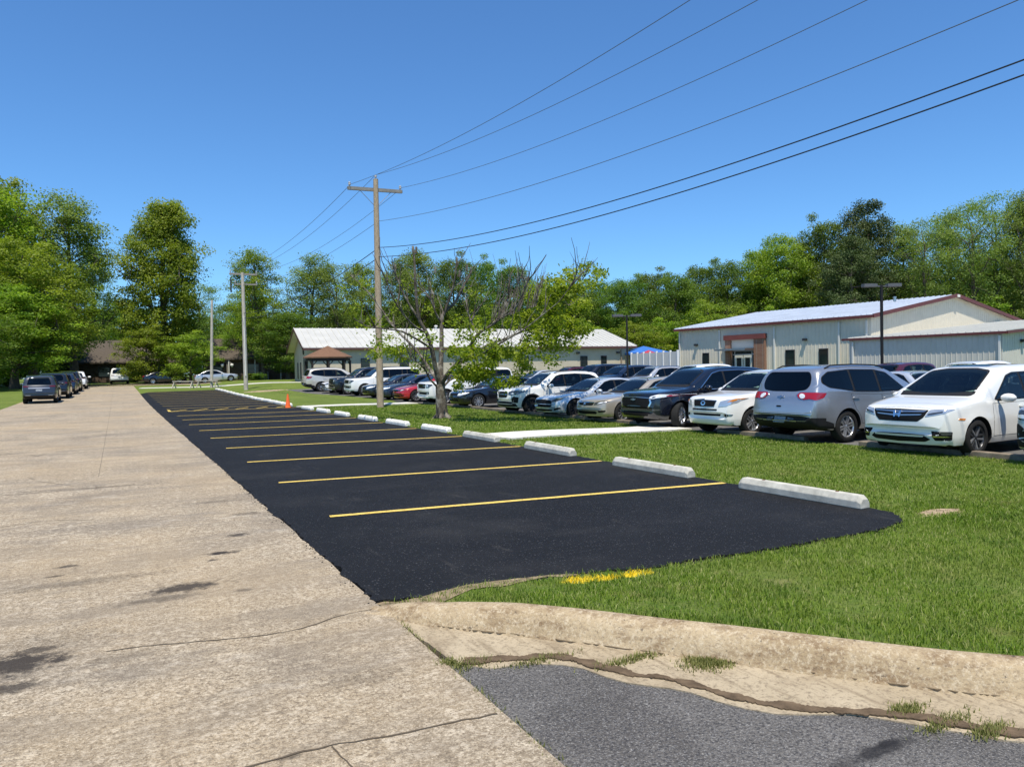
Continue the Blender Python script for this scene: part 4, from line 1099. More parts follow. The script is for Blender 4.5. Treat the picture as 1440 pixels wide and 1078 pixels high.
F_DARK = [
    ('grille', G, 'front', .006, sym([(0, .56), (.46, .56), (.58, .66), (.60, .86), (0, .885)]), 'c'),
    ('grille_bar', M_DULLCH, 'front', .016, sym([(0, .865), (.58, .842), (.58, .862), (0, .893)]), 'c'),
    ('emblem', M_DULLCH, 'front', .03, [(-.11, .79), (-.03, .79), (-.03, .775), (.03, .775), (.03, .79), (.09, .79), (.11, .825), (.03, .825), (.03, .84), (-.03, .84), (-.03, .825), (-.09, .825)], 'c'),
    ('headlight', M_LAMPW, 'front', .008, [(.56, .84), (.70, .835), (.84, .875), (.90, .945), (.80, .955), (.60, .90)], 'm'),
    ('lamp_end', M_RED, 'front', .012, [(.84, .89), (.89, .90), (.905, .95), (.86, .95)], 'm'),
    ('lamp_core', M_LAMPD, 'front', .013, [(.65, .855), (.72, .86), (.76, .90), (.68, .895)], 'm'),
    ('corner_trim', M_CHROME, 'front', .014, [(.575, .82), (.61, .83), (.665, .73), (.60, .61), (.55, .60), (.615, .73)], 'm'),
    ('bumper_intake', G, 'front', .006, sym([(0, .36), (.52, .36), (.58, .47), (0, .48)]), 'c'),
    ('fog_lamp', M_LAMPD, 'front', .008, [(.66, .50), (.80, .51), (.82, .55), (.68, .56)], 'm'),
    ('taillight', M_RED, 'rear', .008, [(.56, .97), (.86, .98), (.86, 1.10), (.60, 1.08)], 'm')]
F_SMALLSUV = [
    ('grille_frame', M_DULLCH, 'front', .005, grow(sym([(0, .745), (.36, .75), (.41, .90), (0, .91)]), .016), 'c'),
    ('grille', G, 'front', .012, sym([(0, .745), (.36, .75), (.41, .90), (0, .91)]), 'c'),
    ('emblem', M_CHROME, 'front', .03, [(.085 * cos(a), .83 + .058 * sin(a)) for a in np.linspace(0, 2 * pi, 15)[:-1]], 'c'),
    ('emblem_core', G, 'front', .034, [(.052 * cos(a), .835 + .030 * sin(a)) for a in np.linspace(0, 2 * pi, 11)[:-1]], 'c'),
    ('headlight', M_LAMP, 'front', .008, [(.49, .745), (.72, .765), (.84, .85), (.875, .965), (.74, .945), (.54, .885)], 'm'),
    ('indicator', M_AMB, 'front', .014, [(.72, .86), (.81, .89), (.875, .965), (.82, .955), (.77, .91)], 'm'),
    ('bumper_slot', G, 'front', .006, sym([(0, .645), (.46, .65), (.46, .69), (0, .69)]), 'c'),
    ('bumper_intake', G, 'front', .006, sym([(0, .50), (.50, .505), (.52, .56), (0, .56)]), 'c'),
    ('fog_recess', M_DULLCH, 'front', .005, [(.60, .49), (.80, .505), (.82, .555), (.66, .575), (.60, .55)], 'm'),
    ('fog_lamp', G, 'front', .010, [(.70 + .05 * cos(a), .53 + .04 * sin(a)) for a in np.linspace(0, 5.5, 9)], 'm'),
    ('taillight', M_RED, 'rear', .008, [(.62, .95), (.85, .97), (.83, 1.2), (.70, 1.15)], 'm')]
F_ACCORD = [
    ('grille', G, 'front', .006, sym([(0, .575), (.38, .59), (.45, .695), (0, .712)]), 'c'),
    ('grille_bar', M_CHROME, 'front', .014, sym([(0, .675), (.43, .662), (.45, .69), (0, .705)]), 'c'),
    ('emblem', M_CHROME, 'front', .03, [(-.05, .595), (-.026, .595), (-.02, .62), (.02, .62), (.026, .595), (.05, .595), (.062, .675), (.036, .675), (.026, .642), (-.026, .642), (-.036, .675), (-.062, .675)], 'c'),
    ('headlight', M_LAMPD, 'front', .007, [(.43, .60), (.60, .615), (.78, .665), (.85, .73), (.70, .735), (.47, .69)], 'm'),
    ('lamp_core', M_LAMPW, 'front', .013, [(.56, .635), (.70, .655), (.79, .70), (.66, .695)], 'm'),
    ('bumper_intake', G, 'front', .006, sym([(0, .29), (.50, .30), (.56, .36), (.48, .40), (0, .40)]), 'c'),
    ('fog_recess', G, 'front', .006, [(.62, .35), (.80, .37), (.82, .43), (.60, .42)], 'm'),
    ('taillight', M_RED, 'rear', .008, [(.50, .80), (.80, .82), (.82, .96), (.52, .93)], 'm')]
F_SPORT = [
    ('grille', G, 'front', .006, sym([(0, .40), (.42, .42), (.60, .55), (.52, .675), (0, .70)]), 'c'),
    ('headlight', M_LAMPD, 'front', .007, [(.57, .60), (.78, .645), (.85, .725), (.70, .735), (.55, .69)], 'm'),
    ('lamp_strip', M_CHROME, 'front', .013, [(.56, .69), (.72, .725), (.86, .735), (.86, .745), (.70, .742)], 'm'),
    ('bumper_intake', G, 'front', .006, sym([(0, .26), (.55, .28), (.60, .34), (0, .35)]), 'c'),
    ('fog_recess', G, 'front', .006, [(.66, .30), (.84, .36), (.83, .42), (.68, .38)], 'm'),
    ('taillight', M_RED, 'rear', .008, [(.45, .85), (.82, .83), (.84, .95), (.46, .95)], 'm')]
F_FORE = [
    ('grille', G, 'front', .006, sym([(0, .66), (.33, .67), (.40, .78), (.36, .895), (0, .91)]), 'c'),
    ('grille_bar', M_DULLCH, 'front', .014, sym([(0, .785), (.37, .775), (.38, .80), (0, .815)]), 'c'),
    ('headlight', M_LAMPD, 'front', .008, [(.42, .79), (.60, .76), (.82, .80), (.885, .93), (.70, .945), (.44, .90)], 'm'),
    ('lamp_core', M_LAMPW, 'front', .014, [(.58, .80), (.72, .81), (.80, .86), (.64, .87)], 'm'),
    ('bumper_intake', M_BLK, 'front', .006, sym([(0, .30), (.80, .32), (.78, .44), (.52, .50), (0, .51)]), 'c'),
    ('fog_recess', M_BLK, 'front', .007, [(.58, .50), (.82, .46), (.83, .68), (.74, .72), (.62, .64)], 'm'),
    ('taillight', M_RED, 'rear', .008, [(.58, .98), (.85, .96), (.83, 1.16), (.60, 1.10)], 'm')]
F_IMP = [
    ('grille', G, 'front', .006, sym([(0, .60), (.36, .605), (.41, .685), (0, .695)]), 'c'),
    ('headlight', M_LAMPW, 'front', .008, [(.46, .585), (.66, .60), (.82, .66), (.86, .735), (.70, .745), (.48, .69)], 'm'),
    ('bumper_intake', G, 'front', .006, sym([(0, .33), (.50, .34), (.52, .42), (0, .42)]), 'c'),
    ('taillight', M_RED, 'rear', .008, [(.50, .80), (.82, .80), (.82, .94), (.50, .93)], 'm')]
F_BOXY = [
    ('grille', G, 'front', .006, sym([(0, .84), (.48, .84), (.52, 1.06), (0, 1.07)]), 'c'),
    ('grille_bar', M_CHROME, 'front', .016, sym([(0, .945), (.50, .945), (.50, .985), (0, .985)]), 'c'),
    ('headlight', M_LAMPD, 'front', .008, [(.56, .87), (.86, .88), (.93, .98), (.93, 1.06), (.58, 1.065)], 'm'),
    ('lamp_core', M_LAMPW, 'front', .014, [(.64, .93), (.74, .93), (.76, 1.02), (.65, 1.02)], 'm'),
    ('bumper_intake', G, 'front', .006, sym([(0, .52), (.52, .52), (.56, .64), (0, .64)]), 'c'),
    ('fog_recess', G, 'front', .006, [(.66, .56), (.86, .57), (.86, .64), (.66, .64)], 'm'),
    ('taillight', M_RED, 'rear', .008, [(.78, .95), (.94, .95), (.92, 1.4), (.80, 1.4)], 'm')]
F_TAIL = [
    ('taillight', M_REDD, 'rear', .008, [(.52, 1.0), (.84, .98), (.87, 1.06), (.54, 1.055)], 'm'),
    ('tail_strip', M_DULLCH, 'rear', .012, sym([(0, .90), (.55, .90), (.55, .945), (0, .945)]), 'c'),
    ('number_plate', M_PLATE, 'rear', .014, [(-.16, .74), (.16, .74), (.16, .86), (-.16, .86)], 'c'),
    ('rear_bumper', M_BLK, 'rear', .008, sym([(0, .30), (.80, .32), (.80, .46), (0, .47)]), 'c'),
    ('headlight', M_LAMP, 'front', .008, [(.49, .76), (.72, .77), (.87, .93), (.54, .885)], 'm')]

def feats(F, pk): return [(n, PAINTS[pk] if m == 'paint' else m, v, o, p, k) for n, m, v, o, p, k in F]
CARTX = {}
def put(car, x, y, rz, label, cat, group, dz=0.0):
    z = tz(x, y)
    c, s_ = cos(rz), sin(rz); e = 1.4
    fx = (tz(x + c * e, y + s_ * e) - tz(x - c * e, y - s_ * e)) / (2 * e); fy = (tz(x - s_ * .8, y + c * .8) - tz(x + s_ * .8, y - c * .8)) / 1.6
    car.location = (x, y, z + dz - (0.0 if False else 0.0)); car.rotation_euler = (math.atan(fy), -math.atan(fx), rz)
    tag(car, label, cat, group); return car

VAN = MINIVAN
BIGX = scale_spec(CROSS, 5.2, 1.99, 1.80, r=.37, clad=.40, gap=.06)
BIGX2 = scale_spec(CROSS, 5.19, 2.0, 1.80, r=.385, clad=.40, gap=.06)
FORE = scale_spec(CROSS, 4.62, 1.82, 1.72, r=.36)
RAV = scale_spec(CROSS, 4.6, 1.82, 1.70, r=.355)
BIGX['dlo'] = [(1.62, 1.075), (2.15, 1.49), (2.5, 1.56), (3.3, 1.575), (3.95, 1.53), (4.17, 1.42), (4.20, 1.30), (4.02, 1.20), (3.3, 1.10), (2.6, 1.075)]
BIGX['rearglass'] = [(-.55, 1.16), (-.3, 1.13), (.3, 1.13), (.55, 1.16), (.62, 1.26), (.60, 1.42), (.52, 1.53), (-.52, 1.53), (-.60, 1.42), (-.62, 1.26)]
SPORT = scale_spec(SEDAN, 4.9, 1.86, 1.45, r=.345)
IMP = scale_spec(SEDAN, 5.0, 1.85, 1.48, r=.335)
TAHOE = BOXY
ARM = scale_spec(BOXY, 5.15, 2.0, 1.90, r=.39)
GRP1 = 'cars in the front row of the car park'; GRP2 = 'cars in the back row of the car park'; GRP3 = 'cars parked along the left side of the road'
NX = 14.42     # noses near the kerb stones
def row(B, pk, F, nose, y, label, cat='car', rz=pi, **kw):
    c = make_car(B, pk, feats(F, pk), **kw); L = B['L']
    k = rescale(nose + 1, y - .9); x = (nose + 1) * k - 1 + L / 2; y = (y - .9) * k + .9
    return put(c, x, y, rz, label, cat, GRP1)
def build_cars():
    row(VAN, 'pearl', F_VAN, 14.25, 9.75, 'pearl white minivan with dark sunroof and two-tone rims, nose over the kerb stones', 'minivan', wheel='blade', roofglass=True, name='minivan')
    row(BIGX, 'silver', F_SILVER, 14.42, 13.02, 'silver crossover parked tail first toward the lawn, red taillights facing us', 'SUV', rz=0.0, wheel='six', tint=True, rails=1, name='crossover')
    row(RAV, 'white', F_SMALLSUV, 14.50, 15.75, 'white small SUV with amber indicators, half hidden behind the silver crossover', 'SUV', wheel='five', name='small_suv', arch=False)
    row(BIGX2, 'navy', F_DARK, 14.40, 18.80, 'black blue crossover with front wheels turned and bright headlamps', 'SUV', wheel='five', steer=.45, chromeline=True, tint=True, name='crossover')
    row(SEDAN, 'champagne', F_ACCORD, 14.60, 21.85, 'champagne sedan between the black blue crossover and the silvery sports sedan', 'car', wheel='ten', name='sedan')
    row(SPORT, 'ice', F_SPORT, 14.65, 25.0, 'silvery white sports sedan with wide black grille and dark multi-spoke rims', 'car', wheel='dark', name='sedan')
    row(FORE, 'white', F_FORE, 14.65, 28.3, 'white wagon-like SUV with black lower bumper and roof rails, beside the silvery sports sedan', 'SUV', wheel='dark', rails=1, arch=True, name='small_suv')
    row(IMP, 'black', F_IMP, 14.55, 33.5, 'black sedan with large pale headlamps and bright wheel covers, right of the tree trunk', 'car', wheel='cap', name='sedan', chromeline=True)
    row(ARM, 'white', F_BOXY, 14.35, 37.2, 'big white boxy SUV seen behind the trunk of the bare-limbed tree', 'SUV', wheel='six', tint=True, name='boxy_suv')
    row(SEDAN, 'red', F_ACCORD, 13.9, 40.2, 'bright red car, the only red one in the front row', 'car', wheel='ten', name='sedan')
    row(SEDAN, 'dkblue', F_IMP, 13.7, 42.8, 'dark blue sedan directly left of the red car', 'car', wheel='ten', name='sedan')
    row(SPORT, 'navy', F_IMP, 13.6, 45.4, 'dark blue sedan just behind the utility pole, left of another dark sedan', 'car', wheel='ten', name='sedan')
    row(TAHOE, 'white', F_BOXY, 13.45, 48.75, 'large white SUV with long tinted windows left of the utility pole', 'SUV', wheel='six', tint=True, rails=1, name='boxy_suv')
    row(TAHOE, 'navy', F_BOXY, 13.2, 51.9, 'dark full-size SUV, its black nose beside the large white SUV', 'SUV', wheel='six', tint=True, name='boxy_suv')
    row(SPORT, 'white', F_SPORT, 13.3, 54.8, 'white car nose, between the dark full-size SUV and the cream crossover', 'car', wheel='ten', name='sedan')
    row(BIGX, 'beige', F_SILVER, 12.55, 57.7, 'cream crossover with its tail toward the lawn, in front of the gazebo', 'SUV', rz=0.0, wheel='six', tint=True, name='crossover')
    c = make_car(FORE, 'greysil', feats(F_FORE, 'greysil'), wheel='dark', arch=True, name='small_suv'); put(c, 13.55 + 2.3, 6.45, pi, 'silver SUV corner with black cladding, cut off by the right edge', 'SUV', GRP1)
    # back row
    def back(B, pk, F, x, y, label, cat='SUV', rz=pi, **kw):
        c = make_car(B, pk, feats(F, pk), detail=1, **kw); return put(c, x, y, rz, label, cat, GRP2)
    back(RAV, 'greysil', F_SMALLSUV, 29.0, 36.0, 'light silver SUV with roof rails in the back row, above the champagne sedan', tint=True, rails=2, name='small_suv')
    back(BIGX, 'white', F_SILVER, 29.2, 32.6, 'white crossover in the back row, only its roof seen over the black blue crossover', name='crossover')
    back(TAHOE, 'navy', F_BOXY, 29.5, 42.8, 'black SUV roof in the back row in front of the two small windows', tint=True, name='boxy_suv')
    back(BIGX, 'dkblue', F_SILVER, 29.3, 39.5, 'dark blue crossover in the back row beside the left lamp post', tint=True, name='crossover')
    back(RAV, 'maroon', F_SMALLSUV, 29.6, 46.6, 'maroon SUV roof in the back row, left of the black SUV', rails=1, name='small_suv')
    back(SEDAN, 'ice', F_ACCORD, 28.6, 49.6, 'pale blue grey sedan in the back row, left of the maroon SUV', 'car', name='sedan')
    back(RAV, 'white', F_SMALLSUV, 29.6, 17.4, 'white SUV in the back row, roof seen above the white minivan', tint=True, name='small_suv')
    back(RAV, 'maroon', F_SMALLSUV, 29.6, 20.6, 'dark maroon car roof just showing behind the silver crossover', name='small_suv')
    back(SEDAN, 'ice', F_ACCORD, 25.4, 16.6, 'silver sedan facing us between the silver crossover and the minivan', 'car', rz=-pi / 2 - .3, name='sedan')
    back(TAHOE, 'white', F_BOXY, 31.4, 14.6, 'tall white SUV behind the minivan roof at the right edge', tint=True, name='boxy_suv')
    # left side of the road
    def left(B, pk, F, x, y, label, cat='SUV', rz=pi / 2, **kw):
        c = make_car(B, pk, feats(F, pk), **kw); return put(c, x, y, rz, label, cat, GRP3)
    left(RAV, 'bluegrey', F_TAIL, -4.05, 54.0, 'blue grey SUV with its tail toward us, nearest on the left of the road', wheel='ten', name='small_suv')
    left(BIGX, 'black', F_TAIL, -3.85, 61.0, 'black SUV second in the line on the left of the road', detail=1, wheel='ten', tint=True, name='crossover')
    left(RAV, 'dkblue', F_TAIL, -3.65, 68.5, 'dark blue SUV third in the line on the left of the road', detail=1, wheel='ten', name='small_suv')
    left(BIGX, 'black', F_TAIL, -3.7, 75.5, 'black crossover fourth in the line, in the tree shade', detail=1, name='crossover')
    left(RAV, 'white', F_TAIL, -3.4, 83.0, 'white hatchback farthest in the line on the left of the road', 'car', detail=1, name='small_suv')
    c = make_car(ARM, 'white', feats(F_TAIL, 'white'), detail=1, name='boxy_suv'); put(c, .3, 100.5, pi / 2, 'white van with dark rear window parked at the far end of the road', 'van', None)
    c = make_car(SEDAN, 'black', feats(F_ACCORD, 'black'), detail=1, name='sedan'); put(c, 5.0, 96.0, 0, 'black car parked in the shade behind the big round tree', 'car', None)
    c = make_car(SEDAN, 'greysil', feats(F_ACCORD, 'greysil'), detail=1, name='sedan'); put(c, 10.2, 92.0, 0, 'pale silver sedan parked crosswise behind the pale low rail', 'car', None)
build_cars()
# ------------------------------------------------------------------ buildings
M_CREAM = simple('cream_metal_siding', (.64, .585, .47), .5, var=.05, vscale=1.5, spec=.35)
M_CREAM2 = simple('pale_metal_siding', (.54, .515, .455), .5, var=.06, vscale=1.5, spec=.35)
M_GREY = simple('grey_board_siding', (.50, .44, .345), .7, var=.08, vscale=1.2, spec=.25)
M_MAROON = simple('maroon_trim', (.115, .026, .022), .5, var=.15, vscale=2)
M_ROOFM = simple('galvanised_roof', (.56, .60, .66), .42, metal=.25, var=.08, vscale=.6)
M_ROOFW = simple('white_metal_roof', (.53, .52, .47), .45, metal=.1, var=.08, vscale=.7)
M_TRIMW = simple('white_trim', (.66, .64, .58), .5)
M_DARKFR = simple('dark_frame', (.025, .025, .027), .5)
M_WIN = NT('window_glass').set(col=(.012, .020, .020), rough=.06, spec=.5).mat
def mat_brick(name, a, b):
    t = NT(name); br = t.node('ShaderNodeTexBrick'); br.inputs['Scale'].default_value = 4.0; br.inputs['Color1'].default_value = (*a, 1); br.inputs['Color2'].default_value = (*b, 1)
    br.inputs['Mortar'].default_value = (.3, .27, .22, 1); br.inputs['Mortar Size'].default_value = .012
    m = t.node('ShaderNodeMapping'); m.inputs['Rotation'].default_value = (pi / 2, 0, 0); t.l.new(t.co('Object'), m.inputs[0]); t.l.new(m.outputs[0], br.inputs['Vector'])
    t.set(col=br.outputs['Color'], rough=.9, spec=.2); return t.mat
M_BRICK = mat_brick('red_brick', (.26, .135, .085), (.21, .105, .068)); M_DBRICK = mat_brick('dark_brick', (.085, .05, .035), (.065, .038, .028))
def mat_shingle(name, a, b):
    t = NT(name); p = t.co('Object'); n = t.noise(p, 3.5, 6, .7); f = t.noise(t.co('Object', (8, 8, 40)), 2, 3)
    col = t.mix(n, a, b); col = t.mix(t.ramp(f, [(.4, .35), (.6, 0)]), col, [c * .5 for c in a]); t.set(col=col, rough=.95, spec=.15); t.bump(f, .5, .03); return t.mat
M_SHB = mat_shingle('brown_shingle', (.075, .062, .050), (.125, .105, .085)); M_SHR = mat_shingle('tan_red_shingle', (.15, .085, .055), (.235, .135, .085))

class Frame:
    """local frame of a wall: s along, n outward, z up"""
    def __init__(f, a, b):
        f.a = Vector((a[0], a[1], 0)); d = Vector((b[0] - a[0], b[1] - a[1], 0)); f.L = d.length; f.t = d.normalized(); f.n = Vector((f.t.y, -f.t.x, 0))
    def P(f, s, n, z): return f.a + f.t * s + f.n * n + Vector((0, 0, z))
    def box(f, m, s0, s1, n0, n1, z0, z1, mi=0):
        q = [f.P(s, n, z) for z in (z0, z1) for s, n in ((s0, n0), (s1, n0), (s1, n1), (s0, n1))]
        m.add(q, [(3, 2, 1, 0), (4, 5, 6, 7), (0, 1, 5, 4), (1, 2, 6, 5), (2, 3, 7, 6), (3, 0, 4, 7)], mi); return m
    def s_at(f, px, z):
        """distance along the wall seen at photo column px"""
        best = None
        lo, hi = -20.0, f.L + 20
        def col(s):
            p = f.P(s, 0, z) - EYE; return 720 + FPX * p.dot(RC) / p.dot(FW)
        inc = col(hi) > col(lo)
        for _ in range(60):
            m = (lo + hi) / 2
            if (col(m) < px) == inc: lo = m
            else: hi = m
        return lo
def ribs(f, m, s0, s1, z0, z1f, step=.32, h=.026, w=.07, skip=()):
    s = s0 + step / 2
    while s < s1 - .05:
        if not any(a < s < b for a, b in skip):
            z1 = z1f(s) if callable(z1f) else z1f
            q = [f.P(s + x, n, z) for z in (z0, z1) for x, n in ((-w / 2, .003), (w / 2, .003), (w * .25, h), (-w * .25, h))]
            m.add(q, [(0, 1, 2, 3), (7, 6, 5, 4), (1, 0, 4, 5), (2, 1, 5, 6), (3, 2, 6, 7), (0, 3, 7, 4)])
        s += step
def slab(m, a, b, c, d, th, mi=0):
    """sloped sheet through a,b,c,d with thickness th downward"""
    q = [Vector(p) for p in (a, b, c, d)]; dn = Vector((0, 0, -th)); m.add(q + [p + dn for p in q], [(0, 1, 2, 3), (7, 6, 5, 4), (1, 0, 4, 5), (2, 1, 5, 6), (3, 2, 6, 7), (0, 3, 7, 4)], mi)
def seams(m, e0, e1, r0, r1, n, h=.05, w=.06, mi=0):
    """standing seams from eave line to ridge line"""
    for k in range(n + 1):
        t = k / n; a = Vector(e0).lerp(Vector(e1), t); b = Vector(r0).lerp(Vector(r1), t); up = Vector((0, 0, h / 2 + .002)); m.bar(a + up, b + up, w, h, mi)

def window_part(f, root, s0, s1, z0, z1, frame=M_DARKFR, n=0.03, bars=0, sill=True):
    m = MB(); w = .06
    for a, b, c, d in ((s0, s0 + w, z0, z1), (s1 - w, s1, z0, z1), (s0 + w, s1 - w, z1 - w, z1), (s0 + w, s1 - w, z0, z0 + w)): f.box(m, a, b, .012, n + .04, c, d)
    for k in range(bars): zz = z0 + (z1 - z0) * (k + 1) / (bars + 1); f.box(m, s0 + w, s1 - w, .012, n + .03, zz - .025, zz + .025)
    wo = m.build('window', frame, root); m = MB(); f.box(m, s0 + w, s1 - w, .010, n, z0 + w, z1 - w); m.build('pane', M_WIN, wo); return wo
def wall_lamp(f, root, s, z):
    m = MB(); f.box(m, s - .16, s + .16, .04, .30, z - .08, z + .12); f.box(m, s - .06, s + .06, .0, .04, z - .06, z + .06); o = m.build('wall_lamp', M_DARKFR, root); bevel(o, .03, 2)

def right_building():
    c0, c1 = (50.6, 58.7), (52.5, 38.3); f = Frame(c1, c0); f.n = Vector((-f.t.y, f.t.x, 0)) if Vector((-f.t.y, f.t.x, 0)).x < 0 else f.n
    L = f.L; z0 = .3; ze, zr, W = 5.40, 7.42, 25.4
    root = empty('metal_building', (c1[0], c1[1], 0)); root.location = (0, 0, 0)
    tag(root, 'long cream ribbed metal building with maroon trim and a pale low-pitched roof', 'building')
    ends = MB()
    A, B = f.P(0, 0, 0), f.P(L, 0, 0); inn = -f.n
    def Q(base, n, z): return Vector((base.x, base.y, 0)) + inn * n + Vector((0, 0, z))
    m = MB()
    for base in (A, B):
        m.add([Q(base, 0, z0), Q(base, W, z0), Q(base, W, ze), Q(base, W / 2, zr), Q(base, 0, ze)], [(0, 1, 2, 3, 4)])
    m.add([Q(A, 0, z0), Q(B, 0, z0), Q(B, 0, ze), Q(A, 0, ze)], [(0, 1, 2, 3)]); m.add([Q(A, W, z0), Q(B, W, z0), Q(B, W, ze), Q(A, W, ze)], [(0, 1, 2, 3)])
    sd0, sd1 = f.s_at(1067, 3), f.s_at(1019, 3)     # entrance span
    sd0, sd1 = min(sd0, sd1), max(sd0, sd1)
    ribs(f, m, .1, L - .1, z0, ze - .1, .36, skip=((sd0, sd1),))
    g = Frame((A.x, A.y), (A.x + inn.x * W, A.y + inn.y * W))
    if g.n.y > 0: g.n = -g.n
    ribs(g, m, .2, W - .2, z0, lambda s: ze + (zr - ze) * (1 - abs(s - W / 2) / (W / 2)) - .15, .36, .022)
    m.build('wall', M_CREAM, root)
    m = MB(); ov = .36; eo = .34
    def R(s, n, z): return f.P(s, -n, z)
    sl = (zr - ze) / (W / 2)
    slab(m, R(-ov, -eo, ze - eo * sl + .12), R(L + ov, -eo, ze - eo * sl + .12), R(L + ov, W / 2, zr + .12), R(-ov, W / 2, zr + .12), .06)
    slab(m, R(-ov, W / 2, zr + .12), R(L + ov, W / 2, zr + .12), R(L + ov, W + eo, ze - eo * sl + .12), R(-ov, W + eo, ze - eo * sl + .12), .06)
    seams(m, R(-ov + .05, -eo, ze - eo * sl + .12), R(L + ov - .05, -eo, ze - eo * sl + .12), R(-ov + .05, W / 2, zr + .12), R(L + ov - .05, W / 2, zr + .12), 44)
    rf = m.build('roof', M_ROOFM, root)
    m = MB(); m.lathe([(.12, 0), (.12, .35), (.16, .36), (.16, .42), (.001, .46)], 12, c=tuple(R(4, W / 2 - 2.2, zr - .2))); m.build('roof_vent', M_DULLCH, rf)
    m = MB()
    m.bar(R(-ov, -eo - .03, ze - eo * sl - .02), R(L + ov, -eo - .03, ze - eo * sl - .02), .08, .22)
    for s in (-ov - .03, L + ov + .03):
        m.bar(R(s, -eo, ze - eo * sl + .0), R(s, W / 2, zr + .03), .08, .30); m.bar(R(s, W / 2, zr + .03), R(s, W + eo, ze - eo * sl + .0), .08, .30)
    m.build('fascia', M_MAROON, root)
    m = MB(); p = R(-ov - .09, W / 2, zr - .02); m.box(p, (.35, .12, .22)); m.build('ridge_cap', M_TRIMW, root)
    for px in (957, 1013, 1090, 1181, 1220):
        s = f.s_at(px, 3); m = MB(); f.box(m, s - .07, s + .07, .04, .15, z0, ze - .35); m.build('downspout', M_TRIMW, root)
    for a, b in ((988.5, 997.5), (1105, 1118), (1152, 1165)):
        s0, s1 = sorted((f.s_at(a, 2), f.s_at(b, 2))); window_part(f, root, s0, s1, .75, 2.95)
    for px in (980, 1133): wall_lamp(f, root, f.s_at(px, 4), 3.75)
    # entrance: brick piers, header, canopy, glazed doors
    a0, a1 = f.s_at(1078, 3), f.s_at(1063, 3); b0, b1 = f.s_at(1030, 3), f.s_at(1023, 3)
    for s0, s1 in ((a0, a1), (b0, b1)):
        m = MB(); f.box(m, s0, s1, .01, .32, z0, 4.05); m.build('brick_pier', M_BRICK, root)
    m = MB(); f.box(m, a0 - .06, b1 + .12, .01, .42, 4.05, 4.50); m.build('entrance_beam', simple('rust_beam', (.16, .042, .032), .6, var=.1), root)
    m = MB(); f.box(m, a1 + .02, b0 + .9, .3, 1.5, 3.05, 3.22); o = m.build('canopy', M_DULLCH, root)
    m = MB(); f.box(m, a1, b0, .01, .12, 3.22, 4.05); m.build('upper_panel', M_CREAM2, root)
    s0, s1 = a1 + .01, b0 - .01; m = MB(); z1 = 3.05
    f.box(m, s0, s1, .012, .06, z0 + .2, z1); d = m.build('entrance_glazing', M_WIN, root)
    m = MB(); sm = (s0 + s1) / 2; w2 = .98
    for ss in (s0 + .04, sm - w2, sm + w2, s1 - .04, ): f.box(m, ss - .045, ss + .045, .062, .11, z0 + .2, z1)
    f.box(m, s0, s1, .064, .105, z1 - .08, z1); f.box(m, s0, s1, .066, .104, 2.62, 2.72)
    m.build('glazing_bar', M_DULLCH, d)
    for k in (-1, 1):
        c = sm + k * w2 / 2; m = MB(); e0, e1 = c - w2 / 2 + .05, c + w2 / 2 - .03
        for q in ((e0, e0 + .17, z0 + .2, 2.62), (e1 - .17, e1, z0 + .2, 2.62), (e0 + .17, e1 - .17, z0 + .2, z0 + .75), (e0 + .17, e1 - .17, 2.38, 2.62)): f.box(m, q[0], q[1], .068, .12, q[2], q[3])
        dd = m.build('door', M_TRIMW, root); m = MB(); f.box(m, c - k * .34 - .02, c - k * .34 + .02, .12, .18, 1.2, 1.6); m.build('handle', M_DULLCH, dd)
    # annex at the near gable
    an = empty('annex_building'); tag(an, 'low pale ribbed annex with white roof in front of the cream building gable', 'building')
    a, b = (49.83, 38.25), (50.82, 27.6); f2 = Frame(b, a)
    if f2.n.x > 0: f2.n = -f2.n
    L2 = f2.L; W2, e2, r2 = 48, 3.50, 5.25
    A, B = f2.P(0, 0, 0), f2.P(L2, 0, 0); inn = -f2.n
    m = MB()
    for base in (A, B): m.add([Q(base, 0, z0), Q(base, W2, z0), Q(base, W2, e2), Q(base, W2 / 2, r2), Q(base, 0, e2)], [(0, 1, 2, 3, 4)])
    m.add([Q(A, 0, z0), Q(B, 0, z0), Q(B, 0, e2), Q(A, 0, e2)], [(0, 1, 2, 3)]); m.add([Q(A, W2, z0), Q(B, W2, z0), Q(B, W2, e2), Q(A, W2, e2)], [(0, 1, 2, 3)])
    ribs(f2, m, .3, L2 - .1, z0, e2 - .1, .34)
    g = Frame((A.x, A.y), (A.x + inn.x * W2, A.y + inn.y * W2))
    if g.n.y > 0: g.n = -g.n
    ribs(g, m, .2, W2 - .2, z0, lambda s: e2 + (r2 - e2) * (1 - abs(s - W2 / 2) / (W2 / 2)) - .12, .34, .02)
    m.build('wall', M_CREAM2, an)
    def R2(s, n, z): return f2.P(s, -n, z)
    sl = (r2 - e2) / (W2 / 2); eo = .19; m = MB(); ov = .35
    slab(m, R2(-ov, -eo, e2 - eo * sl + .1), R2(L2 + .02, -eo, e2 - eo * sl + .1), R2(L2 + .02, W2 / 2, r2 + .1), R2(-ov, W2 / 2, r2 + .1), .05)
    slab(m, R2(-ov, W2 / 2, r2 + .1), R2(L2 + .02, W2 / 2, r2 + .1), R2(L2 + .02, W2 + eo, e2 - eo * sl + .1), R2(-ov, W2 + eo, e2 - eo * sl + .1), .05)
    seams(m, R2(-ov, -eo, e2 - eo * sl + .1), R2(L2, -eo, e2 - eo * sl + .1), R2(-ov, W2 / 2, r2 + .1), R2(L2, W2 / 2, r2 + .1), 22)
    m.build('roof', M_ROOFW, an)
    m = MB(); m.bar(R2(-ov, -eo - .03, e2 - eo * sl), R2(L2 + .5, -eo - .03, e2 - eo * sl), .07, .16)
